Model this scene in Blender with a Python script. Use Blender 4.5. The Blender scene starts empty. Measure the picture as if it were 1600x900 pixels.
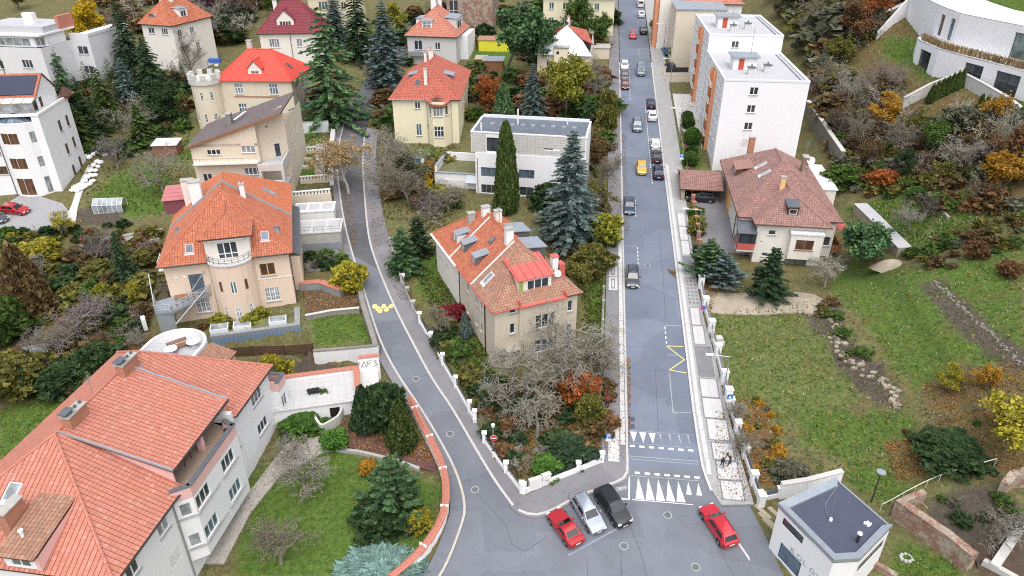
# Aerial view of a hillside villa quarter in autumn, built in metres. x right, y away from the viewer, z up.
import bpy,math,random
import numpy as np
from mathutils import Vector
random.seed(7)
scene=bpy.context.scene
COL=scene.collection
rad=math.radians

# ------------------------------------------------------------------ camera, sky, sun, exposure
cam=bpy.data.cameras.new('camera')
cam.sensor_width=36.0
cam.lens=25.425
cam.clip_start=1.0
cam.clip_end=3000.0
camo=bpy.data.objects.new('camera',cam)
COL.objects.link(camo)
camo.location=(0,0,52.5)
camo.rotation_euler=(rad(90 - 29.714),0,0)
scene.camera=camo

SUN_EL,SUN_AZ=64.0,172.0        # soft light through an overcast sky, from high behind the camera
world=bpy.data.worlds.new('World')
scene.world=world
world.use_nodes=True
wn=world.node_tree
wn.nodes.clear()
wo=wn.nodes.new('ShaderNodeOutputWorld')
bg=wn.nodes.new('ShaderNodeBackground')
sky=wn.nodes.new('ShaderNodeTexSky')
sky.sky_type='NISHITA'
sky.sun_disc=False
sky.sun_elevation=rad(SUN_EL)
sky.sun_rotation=rad(SUN_AZ)
sky.air_density=1.0
sky.dust_density=4.0
sky.ozone_density=1.0
hs=wn.nodes.new('ShaderNodeHueSaturation')
hs.inputs['Saturation'].default_value=0.45     # cloud veil: the sky is paler than a clear blue one
wn.links.new(sky.outputs[0],hs.inputs['Color'])
wn.links.new(hs.outputs[0],bg.inputs[0])
bg.inputs[1].default_value=0.15
wn.links.new(bg.outputs[0],wo.inputs[0])

sun=bpy.data.lights.new('sun','SUN')
sun.energy=1.0
sun.angle=rad(100)
sun.color=(1.0,0.97,0.93)
suno=bpy.data.objects.new('sun',sun)
COL.objects.link(suno)
suno.location=(-60,-40,150)
az=rad(SUN_AZ)
sd=Vector((math.sin(az)*math.cos(rad(SUN_EL)),math.cos(az)*math.cos(rad(SUN_EL)),math.sin(rad(SUN_EL))))
suno.rotation_euler=sd.to_track_quat('Z','Y').to_euler()

vs=scene.view_settings
vs.view_transform='Standard'
vs.look='None'
vs.exposure=0.74
vs.gamma=1.0
vs.use_curve_mapping=False
scene.cycles.max_bounces=5
scene.cycles.diffuse_bounces=3
scene.cycles.glossy_bounces=3
scene.cycles.transmission_bounces=3
scene.cycles.transparent_max_bounces=6
scene.cycles.use_denoising=False
scene.cycles.filter_width=1.1

# ---------------- the lie of the land
# ---- terrain: the street climbs away from the junction at about 12.5 %, a hillside rises on the right
RDX,RDY,GRADE=0.11201,0.99371,0.12505
G0X,G0Y=12.577,60.448
def road_st(x,y):
 dx,dy=x - G0X,y - G0Y
 return dx*RDX + dy*RDY,dx*RDY - dy*RDX
def R(s,t):
 return (G0X + s*RDX + t*RDY,G0Y + s*RDY - t*RDX)
def sstep(a,b,v):
 u=np.clip((v-a)/(b-a),0,1);return u*u*(3-2*u)
def ramp(v,a):
 return np.maximum(v-a,0.0)
def H(x,y):
 x=np.asarray(x,float);y=np.asarray(y,float)
 s,t=road_st(x,y)
 z=GRADE*s
 q=t - 7.2
 meadow=0.10*ramp(q,5) + 0.22*ramp(q,17) + 0.10*ramp(q,30) - 0.12*ramp(q,60)
 upper=0.60*ramp(q,25) - 0.30*ramp(q,47) - 0.05*ramp(q,80)
 w=sstep(22,34,s)
 z=z + (1-w)*meadow + w*upper
 # terraces in the meadow: low earth banks running along the slope
 b=sstep(26.5,28.0,q + 0.05*(s-5)) * 0.9 + sstep(43,44.5,q + 0.25*(s-8)) * 0.8
 z=z + (1-w)*b*sstep(-6,2,s)
 # sunken yard in front of the peach house's annex
 u,v=(x+43.3)*0.9659+(y-79.6)*0.2588,-(x+43.3)*0.2588+(y-79.6)*0.9659
 lo=sstep(-16.5,-14.5,v)*sstep(-4,-2,u)
 a=lo*(1-sstep(-5.6,-5.0,v))*(1-sstep(15.4,16.0,u));c=lo*(1-sstep(-10.6,-10.0,v))*(1-sstep(23,24.5,u))
 z=z - 1.8*np.maximum(a,c)
 return z

# ------------------------------------------------------------------ materials
MAT={}
def _nodes(name):
 m=bpy.data.materials.new(name)
 m.use_nodes=True
 nt=m.node_tree
 b=nt.nodes['Principled BSDF']
 return m,nt,b
def N(nt,typ,**kw):
 n=nt.nodes.new(typ)
 for k,v in kw.items():
  if k.startswith('i_'):
   n.inputs[k[2:]].default_value=v
  else:
   setattr(n,k,v)
 return n
def ramp_node(nt,stops):
 r=nt.nodes.new('ShaderNodeValToRGB')
 e=r.color_ramp.elements
 while len(e) < len(stops):
  e.new(0.5)
 for i,(p,c) in enumerate(stops):
  e[i].position=p
  e[i].color=(c[0],c[1],c[2],1) if not isinstance(c,(int,float)) else (c,c,c,1)
 return r
def mixrgb(nt,blend,fac,a,b):
 m=nt.nodes.new('ShaderNodeMix')
 m.data_type='RGBA'
 m.blend_type=blend
 for sock,v in ((m.inputs[0],fac),(m.inputs[6],a),(m.inputs[7],b)):
  if isinstance(v,(int,float)):
   sock.default_value=v
  elif isinstance(v,(tuple,list)):
   sock.default_value=(v[0],v[1],v[2],1)
  else:
   nt.links.new(v,sock)
 return m.outputs[2]
def coords(nt,obj=False):
 if obj:
  return N(nt,'ShaderNodeTexCoord').outputs['Object']
 return N(nt,'ShaderNodeNewGeometry').outputs['Position']
def noise(nt,vec,scale,detail=4,rough=0.6,dist=0.0):
 n=N(nt,'ShaderNodeTexNoise')
 n.inputs['Scale'].default_value=scale
 n.inputs['Detail'].default_value=detail
 n.inputs['Roughness'].default_value=rough
 n.inputs['Distortion'].default_value=dist
 nt.links.new(vec,n.inputs['Vector'])
 return n.outputs['Fac']
def bump(nt,b,h,strength=0.3,dist=0.05):
 n=N(nt,'ShaderNodeBump')
 n.inputs['Strength'].default_value=strength
 n.inputs['Distance'].default_value=dist
 nt.links.new(h,n.inputs['Height'])
 nt.links.new(n.outputs[0],b.inputs['Normal'])
def sc(c,k):
 return tuple(min(1.0,v*k) for v in c)
def surf(name,col,rough=0.8,var=0.12,scale=0.6,fine=9.0,stain=0.0,stain_col=(0.12,0.11,0.10),metallic=0.0,bmp=0.15,spec=0.3,island=0.0):
 """weathered plain surface: broad blotches, fine grain and vertical streaks of dirt"""
 if name in MAT:
  return MAT[name]
 m,nt,b=_nodes(name)
 P=coords(nt)
 n1=noise(nt,P,scale,5,0.65)
 n2=noise(nt,P,fine,4,0.7)
 r1=ramp_node(nt,[(0.25,sc(col,1-var)),(0.75,sc(col,1+var))])
 nt.links.new(n1,r1.inputs[0])
 r2=ramp_node(nt,[(0.3,1-var*0.8),(0.7,1.0)])
 nt.links.new(n2,r2.inputs[0])
 c=mixrgb(nt,'MULTIPLY',1.0,r1.outputs[0],r2.outputs[0])
 if island:
  g=N(nt,'ShaderNodeNewGeometry')
  ri=ramp_node(nt,[(0.0,1-island),(1.0,1+island)])
  nt.links.new(g.outputs['Random Per Island'],ri.inputs[0])
  c=mixrgb(nt,'MULTIPLY',1.0,c,ri.outputs[0])
 if stain:
  mp=N(nt,'ShaderNodeMapping')
  mp.inputs['Scale'].default_value=(1.4,1.4,0.22)
  nt.links.new(P,mp.inputs['Vector'])
  n3=noise(nt,mp.outputs[0],1.3,6,0.7)
  r3=ramp_node(nt,[(0.5,0.0),(0.78,1.0)])
  nt.links.new(n3,r3.inputs[0])
  f=N(nt,'ShaderNodeMath',operation='MULTIPLY')
  f.inputs[1].default_value=stain
  nt.links.new(r3.outputs[0],f.inputs[0])
  c=mixrgb(nt,'MIX',f.outputs[0],c,stain_col)
 nt.links.new(c,b.inputs['Base Color'])
 b.inputs['Roughness'].default_value=rough
 b.inputs['Metallic'].default_value=metallic
 b.inputs['Specular IOR Level'].default_value=spec
 if bmp:
  bump(nt,b,n2,bmp,0.03)
 MAT[name]=m
 return m
def tilemat(name,col,old=0.25,old_col=(0.20,0.13,0.10),spread=0.16):
 """burnt clay: every tile its own shade, patches of soot and lichen"""
 if name in MAT:
  return MAT[name]
 m,nt,b=_nodes(name)
 P=coords(nt)
 g=N(nt,'ShaderNodeNewGeometry')
 ri=ramp_node(nt,[(0.0,sc(col,1-spread)),(0.5,col),(0.86,sc(col,1+spread*0.7)),(1.0,(min(1,col[0]*1.08),col[1]*1.3,col[2]*1.4))])
 nt.links.new(g.outputs['Random Per Island'],ri.inputs[0])
 n1=noise(nt,P,0.45,6,0.7)
 r1=ramp_node(nt,[(0.42,0.0),(0.72,1.0)])
 nt.links.new(n1,r1.inputs[0])
 f=N(nt,'ShaderNodeMath',operation='MULTIPLY')
 f.inputs[1].default_value=old
 nt.links.new(r1.outputs[0],f.inputs[0])
 c=mixrgb(nt,'MIX',f.outputs[0],ri.outputs[0],old_col)
 n2=noise(nt,P,6.0,3,0.7)
 r2=ramp_node(nt,[(0.3,0.82),(0.7,1.05)])
 nt.links.new(n2,r2.inputs[0])
 c=mixrgb(nt,'MULTIPLY',1.0,c,r2.outputs[0])
 n4=noise(nt,P,2.6,4,0.75)
 r4=ramp_node(nt,[(0.63,0.0),(0.75,0.5*min(1,old*2))])
 nt.links.new(n4,r4.inputs[0])
 c=mixrgb(nt,'MIX',r4.outputs[0],c,(0.34,0.32,0.27))
 nt.links.new(c,b.inputs['Base Color'])
 b.inputs['Roughness'].default_value=0.75
 b.inputs['Specular IOR Level'].default_value=0.3
 bump(nt,b,n2,0.3,0.02)
 MAT[name]=m
 return m
def glassmat(name,col,rough=0.06,curtain=0.0):
 if name in MAT:
  return MAT[name]
 m,nt,b=_nodes(name)
 P=coords(nt)
 n1=noise(nt,P,0.9,2,0.5)
 r=ramp_node(nt,[(0.3,sc(col,0.55)),(0.7,sc(col,1.35))])
 nt.links.new(n1,r.inputs[0])
 nt.links.new(r.outputs[0],b.inputs['Base Color'])
 b.inputs['Roughness'].default_value=rough
 b.inputs['Specular IOR Level'].default_value=0.8
 MAT[name]=m
 return m
def paintmat(name,col,metallic=0.3,rough=0.28):
 """car paint under a clear coat with a little road dust"""
 if name in MAT:
  return MAT[name]
 m,nt,b=_nodes(name)
 P=coords(nt,True)
 n1=noise(nt,P,2.0,4,0.7)
 r=ramp_node(nt,[(0.3,sc(col,0.9)),(0.75,sc(col,1.06))])
 nt.links.new(n1,r.inputs[0])
 nt.links.new(r.outputs[0],b.inputs['Base Color'])
 b.inputs['Metallic'].default_value=metallic
 b.inputs['Roughness'].default_value=rough
 b.inputs['Coat Weight'].default_value=0.7
 b.inputs['Coat Roughness'].default_value=0.06
 MAT[name]=m
 return m
def leafmat(name,col,spread=0.35,hue2=None,trans=0.25):
 if name in MAT:
  return MAT[name]
 m,nt,b=_nodes(name)
 g=N(nt,'ShaderNodeNewGeometry')
 h2=hue2 or sc(col,1+spread)
 r=ramp_node(nt,[(0.0,sc(col,1-spread)),(0.55,col),(1.0,h2)])
 nt.links.new(g.outputs['Random Per Island'],r.inputs[0])
 oi=N(nt,'ShaderNodeObjectInfo')
 ro=ramp_node(nt,[(0.0,0.82),(1.0,1.15)])
 nt.links.new(oi.outputs['Random'],ro.inputs[0])
 c=mixrgb(nt,'MULTIPLY',1.0,r.outputs[0],ro.outputs[0])
 n1=noise(nt,coords(nt),0.8,3,0.6)
 rn=ramp_node(nt,[(0.3,0.8),(0.7,1.15)])
 nt.links.new(n1,rn.inputs[0])
 c=mixrgb(nt,'MULTIPLY',1.0,c,rn.outputs[0])
 nt.links.new(c,b.inputs['Base Color'])
 b.inputs['Roughness'].default_value=0.7
 b.inputs['Specular IOR Level'].default_value=0.2
 if trans:
  t=N(nt,'ShaderNodeBsdfTranslucent')
  nt.links.new(c,t.inputs[0])
  mx=N(nt,'ShaderNodeMixShader')
  mx.inputs[0].default_value=trans
  out=[n for n in nt.nodes if n.type == 'OUTPUT_MATERIAL'][0]
  nt.links.new(b.outputs[0],mx.inputs[1])
  nt.links.new(t.outputs[0],mx.inputs[2])
  nt.links.new(mx.outputs[0],out.inputs[0])
 MAT[name]=m
 return m

def brickmat(name):
 """crumbling brickwork under patches of old render"""
 m,nt,b=_nodes(name);P=coords(nt)
 mp=N(nt,'ShaderNodeMapping');mp.inputs['Rotation'].default_value=(rad(90),0,rad(30));nt.links.new(P,mp.inputs['Vector'])
 bt=N(nt,'ShaderNodeTexBrick');bt.inputs['Scale'].default_value=1.9;bt.inputs['Color1'].default_value=(0.34,0.15,0.10,1);bt.inputs['Color2'].default_value=(0.24,0.12,0.09,1);bt.inputs['Mortar'].default_value=(0.36,0.31,0.25,1);nt.links.new(mp.outputs[0],bt.inputs['Vector'])
 n1=noise(nt,P,0.9,6,0.75);r1=ramp_node(nt,[(0.46,0.0),(0.56,1.0)]);nt.links.new(n1,r1.inputs[0])
 n2=noise(nt,P,5.0,5,0.8);r2=ramp_node(nt,[(0.25,0.55),(0.75,1.15)]);nt.links.new(n2,r2.inputs[0])
 c=mixrgb(nt,'MIX',r1.outputs[0],bt.outputs['Color'],(0.42,0.36,0.28));c=mixrgb(nt,'MULTIPLY',1.0,c,r2.outputs[0])
 nt.links.new(c,b.inputs['Base Color']);b.inputs['Roughness'].default_value=0.95;bump(nt,b,n2,0.6,0.06);MAT[name]=m
# walls
surf('white_plaster',(0.80,0.80,0.80),0.85,0.04,stain=0.16,stain_col=(0.45,0.44,0.42))
surf('clean_white',(0.80,0.80,0.81),0.8,0.03,stain=0.14,stain_col=(0.55,0.55,0.54))
surf('ivory_plaster',(0.76,0.72,0.66),0.85,0.05,stain=0.2,stain_col=(0.4,0.37,0.33))
surf('peach_plaster',(0.70,0.56,0.44),0.85,0.05,stain=0.18,stain_col=(0.42,0.33,0.26))
surf('beige_plaster',(0.60,0.53,0.42),0.9,0.07,stain=0.35,stain_col=(0.34,0.30,0.25))
surf('cream_plaster',(0.76,0.70,0.50),0.85,0.04,stain=0.15,stain_col=(0.5,0.45,0.33))
surf('sand_plaster',(0.66,0.58,0.46),0.9,0.06,stain=0.25,stain_col=(0.40,0.35,0.28))
surf('grey_plaster',(0.58,0.57,0.56),0.9,0.05,stain=0.25,stain_col=(0.36,0.35,0.34))
surf('rose_plaster',(0.74,0.47,0.44),0.85,0.05,stain=0.1)
surf('orange_plaster',(0.66,0.30,0.16),0.8,0.06,stain=0.1)
surf('apricot_plaster',(0.74,0.50,0.24),0.85,0.05,stain=0.1)
surf('old_concrete',(0.42,0.41,0.38),0.95,0.16,1.2,stain=0.5,stain_col=(0.16,0.15,0.13))
surf('pale_concrete',(0.56,0.55,0.52),0.9,0.10,1.0,stain=0.3,stain_col=(0.30,0.29,0.27))
surf('stone',(0.25,0.235,0.21),0.95,0.2,2.0,island=0.25)
surf('kerb_stone',(0.47,0.46,0.44),0.9,0.10,2.0,island=0.14)
surf('yellow_kerb',(0.46,0.44,0.37),0.9,0.12,2.0,island=0.14)
surf('brick',(0.42,0.20,0.13),0.9,0.18,3.0,island=0.25)
brickmat('old_brick')
surf('wood_dark',(0.10,0.055,0.035),0.8,0.2,3.0,island=0.2)
surf('wood_brown',(0.28,0.13,0.06),0.6,0.15,3.0,island=0.15)
surf('wood_pale',(0.42,0.36,0.27),0.8,0.15,3.0,island=0.2)
surf('zinc',(0.40,0.44,0.48),0.45,0.10,1.0,metallic=0.5,bmp=0.05,stain=0.15,stain_col=(0.28,0.3,0.32))
surf('dark_zinc',(0.16,0.17,0.19),0.5,0.12,1.0,metallic=0.4,bmp=0.05)
surf('blue_sheet',(0.20,0.29,0.40),0.5,0.08,0.8,metallic=0.2,bmp=0.05,island=0.05)
surf('white_sheet',(0.74,0.76,0.78),0.5,0.05,0.8,stain=0.15,stain_col=(0.5,0.52,0.55))
surf('red_sheet',(0.55,0.13,0.11),0.55,0.08,1.0,stain=0.12,stain_col=(0.5,0.3,0.25))
surf('rose_sheet',(0.48,0.18,0.18),0.55,0.08,1.0)
surf('plum_wall',(0.20,0.07,0.09),0.7,0.1,1.0)
surf('roof_felt',(0.46,0.46,0.48),0.85,0.08,0.5,stain=0.25,stain_col=(0.34,0.34,0.36))
surf('dark_felt',(0.075,0.085,0.125),0.85,0.12,0.8)
surf('slate_felt',(0.13,0.15,0.18),0.8,0.18,0.5,stain=0.4,stain_col=(0.3,0.31,0.33))
surf('green_roof',(0.17,0.17,0.08),0.95,0.3,1.2)
surf('white_paint',(0.80,0.80,0.80),0.5,0.03,bmp=0.0)
surf('dark_metal',(0.03,0.033,0.035),0.5,0.1,bmp=0.0,spec=0.5)
surf('grey_metal',(0.42,0.44,0.46),0.4,0.08,metallic=0.7,bmp=0.0)
surf('rust_sheet',(0.25,0.12,0.08),0.9,0.3,2.0)
surf('black_plastic',(0.02,0.02,0.022),0.5,0.1,bmp=0.0)
surf('rubber',(0.018,0.018,0.018),0.85,0.1,bmp=0.0)
surf('blue_plastic',(0.05,0.13,0.38),0.6,0.08,bmp=0.0)
surf('yellow_paint_wall',(0.72,0.68,0.05),0.8,0.05)
surf('green_plastic',(0.06,0.45,0.25),0.6,0.08)
surf('wet_earth',(0.10,0.07,0.05),0.95,0.3,2.0)
surf('gravel',(0.33,0.33,0.34),0.95,0.25,4.0,fine=16,bmp=0.5)
surf('path_stone',(0.40,0.37,0.33),0.95,0.22,2.5,fine=12,bmp=0.5)
surf('terracotta_floor',(0.36,0.27,0.21),0.85,0.15,1.5)
surf('louvre',(0.30,0.31,0.32),0.6,0.1,bmp=0.0)
surf('shutter_white',(0.70,0.69,0.66),0.6,0.04,bmp=0.0)
surf('sill_grey',(0.40,0.39,0.38),0.7,0.1)
surf('ochre_blind',(0.62,0.45,0.22),0.7,0.05,bmp=0.0)
surf('curtain',(0.55,0.55,0.54),0.5,0.08,bmp=0.0)
surf('solar',(0.012,0.018,0.05),0.18,0.1,bmp=0.0,spec=0.6)
glassmat('glass',(0.045,0.055,0.065))
glassmat('glass_blue',(0.10,0.15,0.20))
glassmat('glass_pale',(0.28,0.31,0.33),0.15)
glassmat('glass_green',(0.12,0.17,0.16))
glassmat('glass_warm',(0.10,0.06,0.04))
glassmat('car_glass',(0.012,0.015,0.018),0.04)
glassmat('lamp_glass',(0.75,0.77,0.78),0.15)
glassmat('tail_glass',(0.35,0.02,0.02),0.2)
tilemat('tile_salmon',(0.52,0.20,0.142),0.22,(0.38,0.22,0.17),0.08)
tilemat('tile_orange',(0.49,0.16,0.088),0.25,(0.24,0.13,0.09))
tilemat('tile_red',(0.48,0.13,0.09),0.30,(0.22,0.13,0.10))
tilemat('tile_old',(0.38,0.20,0.135),0.45,(0.25,0.19,0.15))
tilemat('tile_brown',(0.33,0.185,0.16),0.35,(0.15,0.11,0.10))
tilemat('tile_plum',(0.23,0.045,0.06),0.2,(0.14,0.06,0.06),0.1)
tilemat('tile_slate',(0.155,0.125,0.125),0.3,(0.22,0.2,0.2),0.1)
tilemat('tile_bright',(0.70,0.085,0.06),0.1,(0.45,0.16,0.12),0.05)
tilemat('tile_joint',(0.10,0.04,0.03),0.2,(0.06,0.05,0.04))
# foliage
leafmat('leaf_yellow',(0.62,0.42,0.02),0.25,(0.75,0.55,0.04))
leafmat('leaf_lemon',(0.345,0.310,0.034),0.35,(0.483,0.414,0.057))
leafmat('leaf_golden',(0.42,0.23,0.03),0.35,(0.55,0.30,0.05))
leafmat('leaf_birch',(0.50,0.35,0.16),0.3,(0.60,0.45,0.24))
leafmat('leaf_orange',(0.36,0.11,0.03),0.4,(0.46,0.17,0.05))
leafmat('leaf_rust',(0.20,0.105,0.05),0.45,(0.30,0.17,0.075))
leafmat('leaf_brown',(0.142,0.095,0.041),0.45,(0.230,0.155,0.068))
leafmat('leaf_olive',(0.147,0.147,0.035),0.45,(0.266,0.238,0.056))
leafmat('leaf_lime',(0.27,0.28,0.035),0.35,(0.40,0.39,0.06))
leafmat('leaf_green',(0.081,0.142,0.030),0.45,(0.135,0.216,0.047))
leafmat('leaf_fresh',(0.090,0.204,0.034),0.4,(0.132,0.276,0.048))
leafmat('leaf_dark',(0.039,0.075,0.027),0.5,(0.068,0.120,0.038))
leafmat('leaf_grey',(0.149,0.155,0.101),0.4,(0.230,0.230,0.149))
leafmat('leaf_purple',(0.090,0.036,0.054),0.4,(0.132,0.060,0.072))
leafmat('leaf_red',(0.22,0.02,0.03),0.4,(0.30,0.05,0.05))
leafmat('leaf_wheat',(0.40,0.29,0.15),0.3,(0.5,0.38,0.22))
leafmat('leaf_bloom',(0.42,0.42,0.26),0.3,(0.55,0.54,0.36))
leafmat('needle_green',(0.070,0.144,0.060),0.45,(0.136,0.238,0.092),0.1)
leafmat('needle_dark',(0.033,0.066,0.030),0.45,(0.060,0.105,0.045),0.1)
leafmat('needle_blue',(0.106,0.156,0.144),0.4,(0.188,0.250,0.237),0.1)
leafmat('needle_silver',(0.15,0.26,0.22),0.35,(0.24,0.37,0.32),0.1)
leafmat('needle_thuja',(0.065,0.104,0.026),0.4,(0.117,0.163,0.039),0.1)
leafmat('needle_larch',(0.15,0.10,0.03),0.4,(0.22,0.16,0.05),0.1)
surf('bark',(0.13,0.105,0.085),0.95,0.25,3.0)
surf('bark_grey',(0.23,0.205,0.17),0.95,0.25,3.0)
surf('bark_birch',(0.48,0.45,0.40),0.9,0.25,3.0)
leafmat('twig',(0.22,0.19,0.14),0.4,(0.32,0.28,0.21),0.0)
leafmat('twig_grey',(0.29,0.27,0.22),0.4,(0.42,0.39,0.33),0.0)
leafmat('twig_dark',(0.095,0.08,0.065),0.35,(0.14,0.12,0.10),0.0)
leafmat('twig_violet',(0.19,0.16,0.155),0.4,(0.27,0.23,0.225),0.0)

# ------------------------------------------------------------------ mesh building
class MB:
 """collects faces of one part"""
 def __init__(self):
  self.v=[];self.f=[];self.m=[]
 def add(self,vs,fs,mi=0):
  o=len(self.v)
  self.v.extend([tuple(p) for p in vs])
  for f in fs:
   self.f.append([i+o for i in f]);self.m.append(mi)
  return self
 def poly(self,pts,mi=0):
  return self.add(pts,[list(range(len(pts)))],mi)
 def box(self,x0,x1,y0,y1,z0,z1,mi=0):
  if x1 < x0: x0,x1=x1,x0
  if y1 < y0: y0,y1=y1,y0
  if z1 < z0: z0,z1=z1,z0
  vs=[(x0,y0,z0),(x1,y0,z0),(x1,y1,z0),(x0,y1,z0),(x0,y0,z1),(x1,y0,z1),(x1,y1,z1),(x0,y1,z1)]
  return self.add(vs,[(0,3,2,1),(4,5,6,7),(0,1,5,4),(1,2,6,5),(2,3,7,6),(3,0,4,7)],mi)
 def obox(self,c,ux,hx,hy,z0,z1,mi=0):
  """box about centre c (xy) with its long axis along ux"""
  a=math.hypot(*ux[:2]);ex=(ux[0]/a,ux[1]/a);ey=(-ex[1],ex[0])
  q=[(c[0]+ex[0]*sx*hx+ey[0]*sy*hy,c[1]+ex[1]*sx*hx+ey[1]*sy*hy) for sx,sy in ((-1,-1),(1,-1),(1,1),(-1,1))]
  return self.prism(q,z0,z1,mi)
 def prism(self,q,z0,z1,mi=0):
  n=len(q)
  a=[z0]*n if np.isscalar(z0) else list(z0)
  b=[z1]*n if np.isscalar(z1) else list(z1)
  vs=[(p[0],p[1],a[i]) for i,p in enumerate(q)] + [(p[0],p[1],b[i]) for i,p in enumerate(q)]
  fs=[list(range(n))[::-1],list(range(n,2*n))] + [[i,(i+1) % n,n+(i+1) % n,n+i] for i in range(n)]
  return self.add(vs,fs,mi)
 def tube(self,p0,p1,r0,r1=None,n=6,mi=0,caps=True):
  r1=r0 if r1 is None else r1
  a=Vector(p0);b=Vector(p1);d=(b-a)
  if d.length < 1e-6: return self
  d.normalize()
  u=d.orthogonal().normalized();w=d.cross(u)
  vs=[]
  for p,r in ((a,r0),(b,r1)):
   for i in range(n):
    t=2*math.pi*i/n
    vs.append(p + (u*math.cos(t)+w*math.sin(t))*r)
  fs=[[i,(i+1) % n,n+(i+1) % n,n+i] for i in range(n)]
  if caps:
   fs += [list(range(n))[::-1],list(range(n,2*n))]
  return self.add(vs,fs,mi)
 def path(self,pts,r,n=5,mi=0):
  for a,b in zip(pts[:-1],pts[1:]):
   self.tube(a,b,r,r,n,mi)
  return self
 def mesh(self,name,mats,smooth=False):
  me=bpy.data.meshes.new(name)
  me.from_pydata([tuple(map(float,p)) for p in self.v],[],self.f)
  for m in (mats if isinstance(mats,(list,tuple)) else [mats]):
   me.materials.append(MAT[m])
  if len(me.materials) > 1:
   me.polygons.foreach_set('material_index',self.m)
  if smooth:
   me.polygons.foreach_set('use_smooth',[True]*len(me.polygons))
  me.update()
  return me
 def build(self,name,mats,parent=None,smooth=False):
  return link(name,self.mesh(name,mats,smooth),parent)
def link(name,me,parent=None,loc=None,rz=0.0,scale=None):
 o=bpy.data.objects.new(name,me)
 COL.objects.link(o)
 if parent is not None:
  o.parent=parent
 if loc is not None:
  o.location=loc
 if rz:
  o.rotation_euler=(0,0,rz)
 if scale is not None:
  o.scale=(scale,)*3 if np.isscalar(scale) else scale
 return o
def tag(o,label,cat,group=None):
 o['label']=label;o['category']=cat
 if group: o['group']=group
 return o
def thing(name,label,cat,loc=(0,0,0),rz=0.0,group=None):
 return tag(link(name,None,None,loc,rz),label,cat,group)
def struct(o,kind='structure',label=None):
 o['kind']=kind
 if label: o['label']=label
 return o
def npmesh(name,V,Fq,mats,mi=None,smooth=False):
 """mesh from numpy arrays of equal-sided faces"""
 me=bpy.data.meshes.new(name)
 V=np.asarray(V,np.float32);Fq=np.asarray(Fq,np.int32)
 k=Fq.shape[1];nf=Fq.shape[0]
 me.vertices.add(len(V));me.vertices.foreach_set('co',V.ravel())
 me.loops.add(nf*k);me.loops.foreach_set('vertex_index',Fq.ravel())
 me.polygons.add(nf)
 me.polygons.foreach_set('loop_start',np.arange(0,nf*k,k,dtype=np.int32))
 for m in (mats if isinstance(mats,(list,tuple)) else [mats]):
  me.materials.append(MAT[m])
 if mi is not None:
  me.polygons.foreach_set('material_index',np.asarray(mi,np.int32))
 if smooth:
  me.polygons.foreach_set('use_smooth',np.ones(nf,bool))
 me.update(calc_edges=True)
 me.validate()
 return me
def hz(x,y):
 return float(H(x,y))
def P3(p,dz=0.0):
 return (p[0],p[1],hz(p[0],p[1])+dz)

# clip a polygon (2D list) by an axis-aligned rectangle
def clip_rect(poly,x0,x1,y0,y1):
 def cut(pts,ax,val,keep_less):
  out=[]
  n=len(pts)
  for i in range(n):
   a,b=pts[i],pts[(i+1) % n]
   ia=a[ax] <= val if keep_less else a[ax] >= val
   ib=b[ax] <= val if keep_less else b[ax] >= val
   if ia: out.append(a)
   if ia != ib:
    t=(val-a[ax])/(b[ax]-a[ax])
    p=[a[0]+(b[0]-a[0])*t,a[1]+(b[1]-a[1])*t]
    p[ax]=val
    out.append(tuple(p))
  return out
 for ax,val,less in ((0,x0,False),(0,x1,True),(1,y0,False),(1,y1,True)):
  poly=cut(poly,ax,val,less)
  if len(poly) < 3: return []
 return poly
def area2(p):
 return 0.5*sum(p[i][0]*p[(i+1) % len(p)][1]-p[(i+1) % len(p)][0]*p[i][1] for i in range(len(p)))
def ccw(p):
 return list(p) if area2(p) > 0 else list(p)[::-1]
PAVED=[]     # outlines under which the earth is cut away
def drape(name,poly,mat,dz,step=4.0,skirt=0.35,parent=None,cut=True):
 """a sheet lying on the land inside an outline, with a skirt down its edge"""
 poly=ccw([(p[0],p[1]) for p in poly])
 mb=MB()
 xs=[p[0] for p in poly];ys=[p[1] for p in poly]
 i0,i1=math.floor(min(xs)/step),math.ceil(max(xs)/step)
 j0,j1=math.floor(min(ys)/step),math.ceil(max(ys)/step)
 for i in range(i0,i1):
  for j in range(j0,j1):
   c=clip_rect(poly,i*step,(i+1)*step,j*step,(j+1)*step)
   if len(c) >= 3 and abs(area2(c)) > 1e-4:
    mb.poly([P3(p,dz) for p in c])
 n=len(poly)
 if skirt:
  for i in range(n):
   a,b=poly[i],poly[(i+1) % n]
   k=max(1,int(math.hypot(a[0]-b[0],a[1]-b[1])/step))
   for q in range(k):
    p=(a[0]+(b[0]-a[0])*q/k,a[1]+(b[1]-a[1])*q/k);r=(a[0]+(b[0]-a[0])*(q+1)/k,a[1]+(b[1]-a[1])*(q+1)/k)
    mb.poly([P3(p,dz-skirt),P3(r,dz-skirt),P3(r,dz),P3(p,dz)])
 if cut: PAVED.append(poly)
 return mb.build(name,mat,parent)
def smooth_line(pts,n=6):
 """Catmull-Rom through the points"""
 P=[np.array(p[:2],float) for p in pts]
 P=[2*P[0]-P[1]] + P + [2*P[-1]-P[-2]]
 out=[]
 for i in range(1,len(P)-2):
  for k in range(n):
   t=k/n
   out.append(tuple(0.5*((2*P[i])+(-P[i-1]+P[i+1])*t+(2*P[i-1]-5*P[i]+4*P[i+1]-P[i+2])*t*t+(-P[i-1]+3*P[i]-3*P[i+1]+P[i+2])*t**3)))
 out.append(tuple(P[-2]))
 return out
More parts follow.
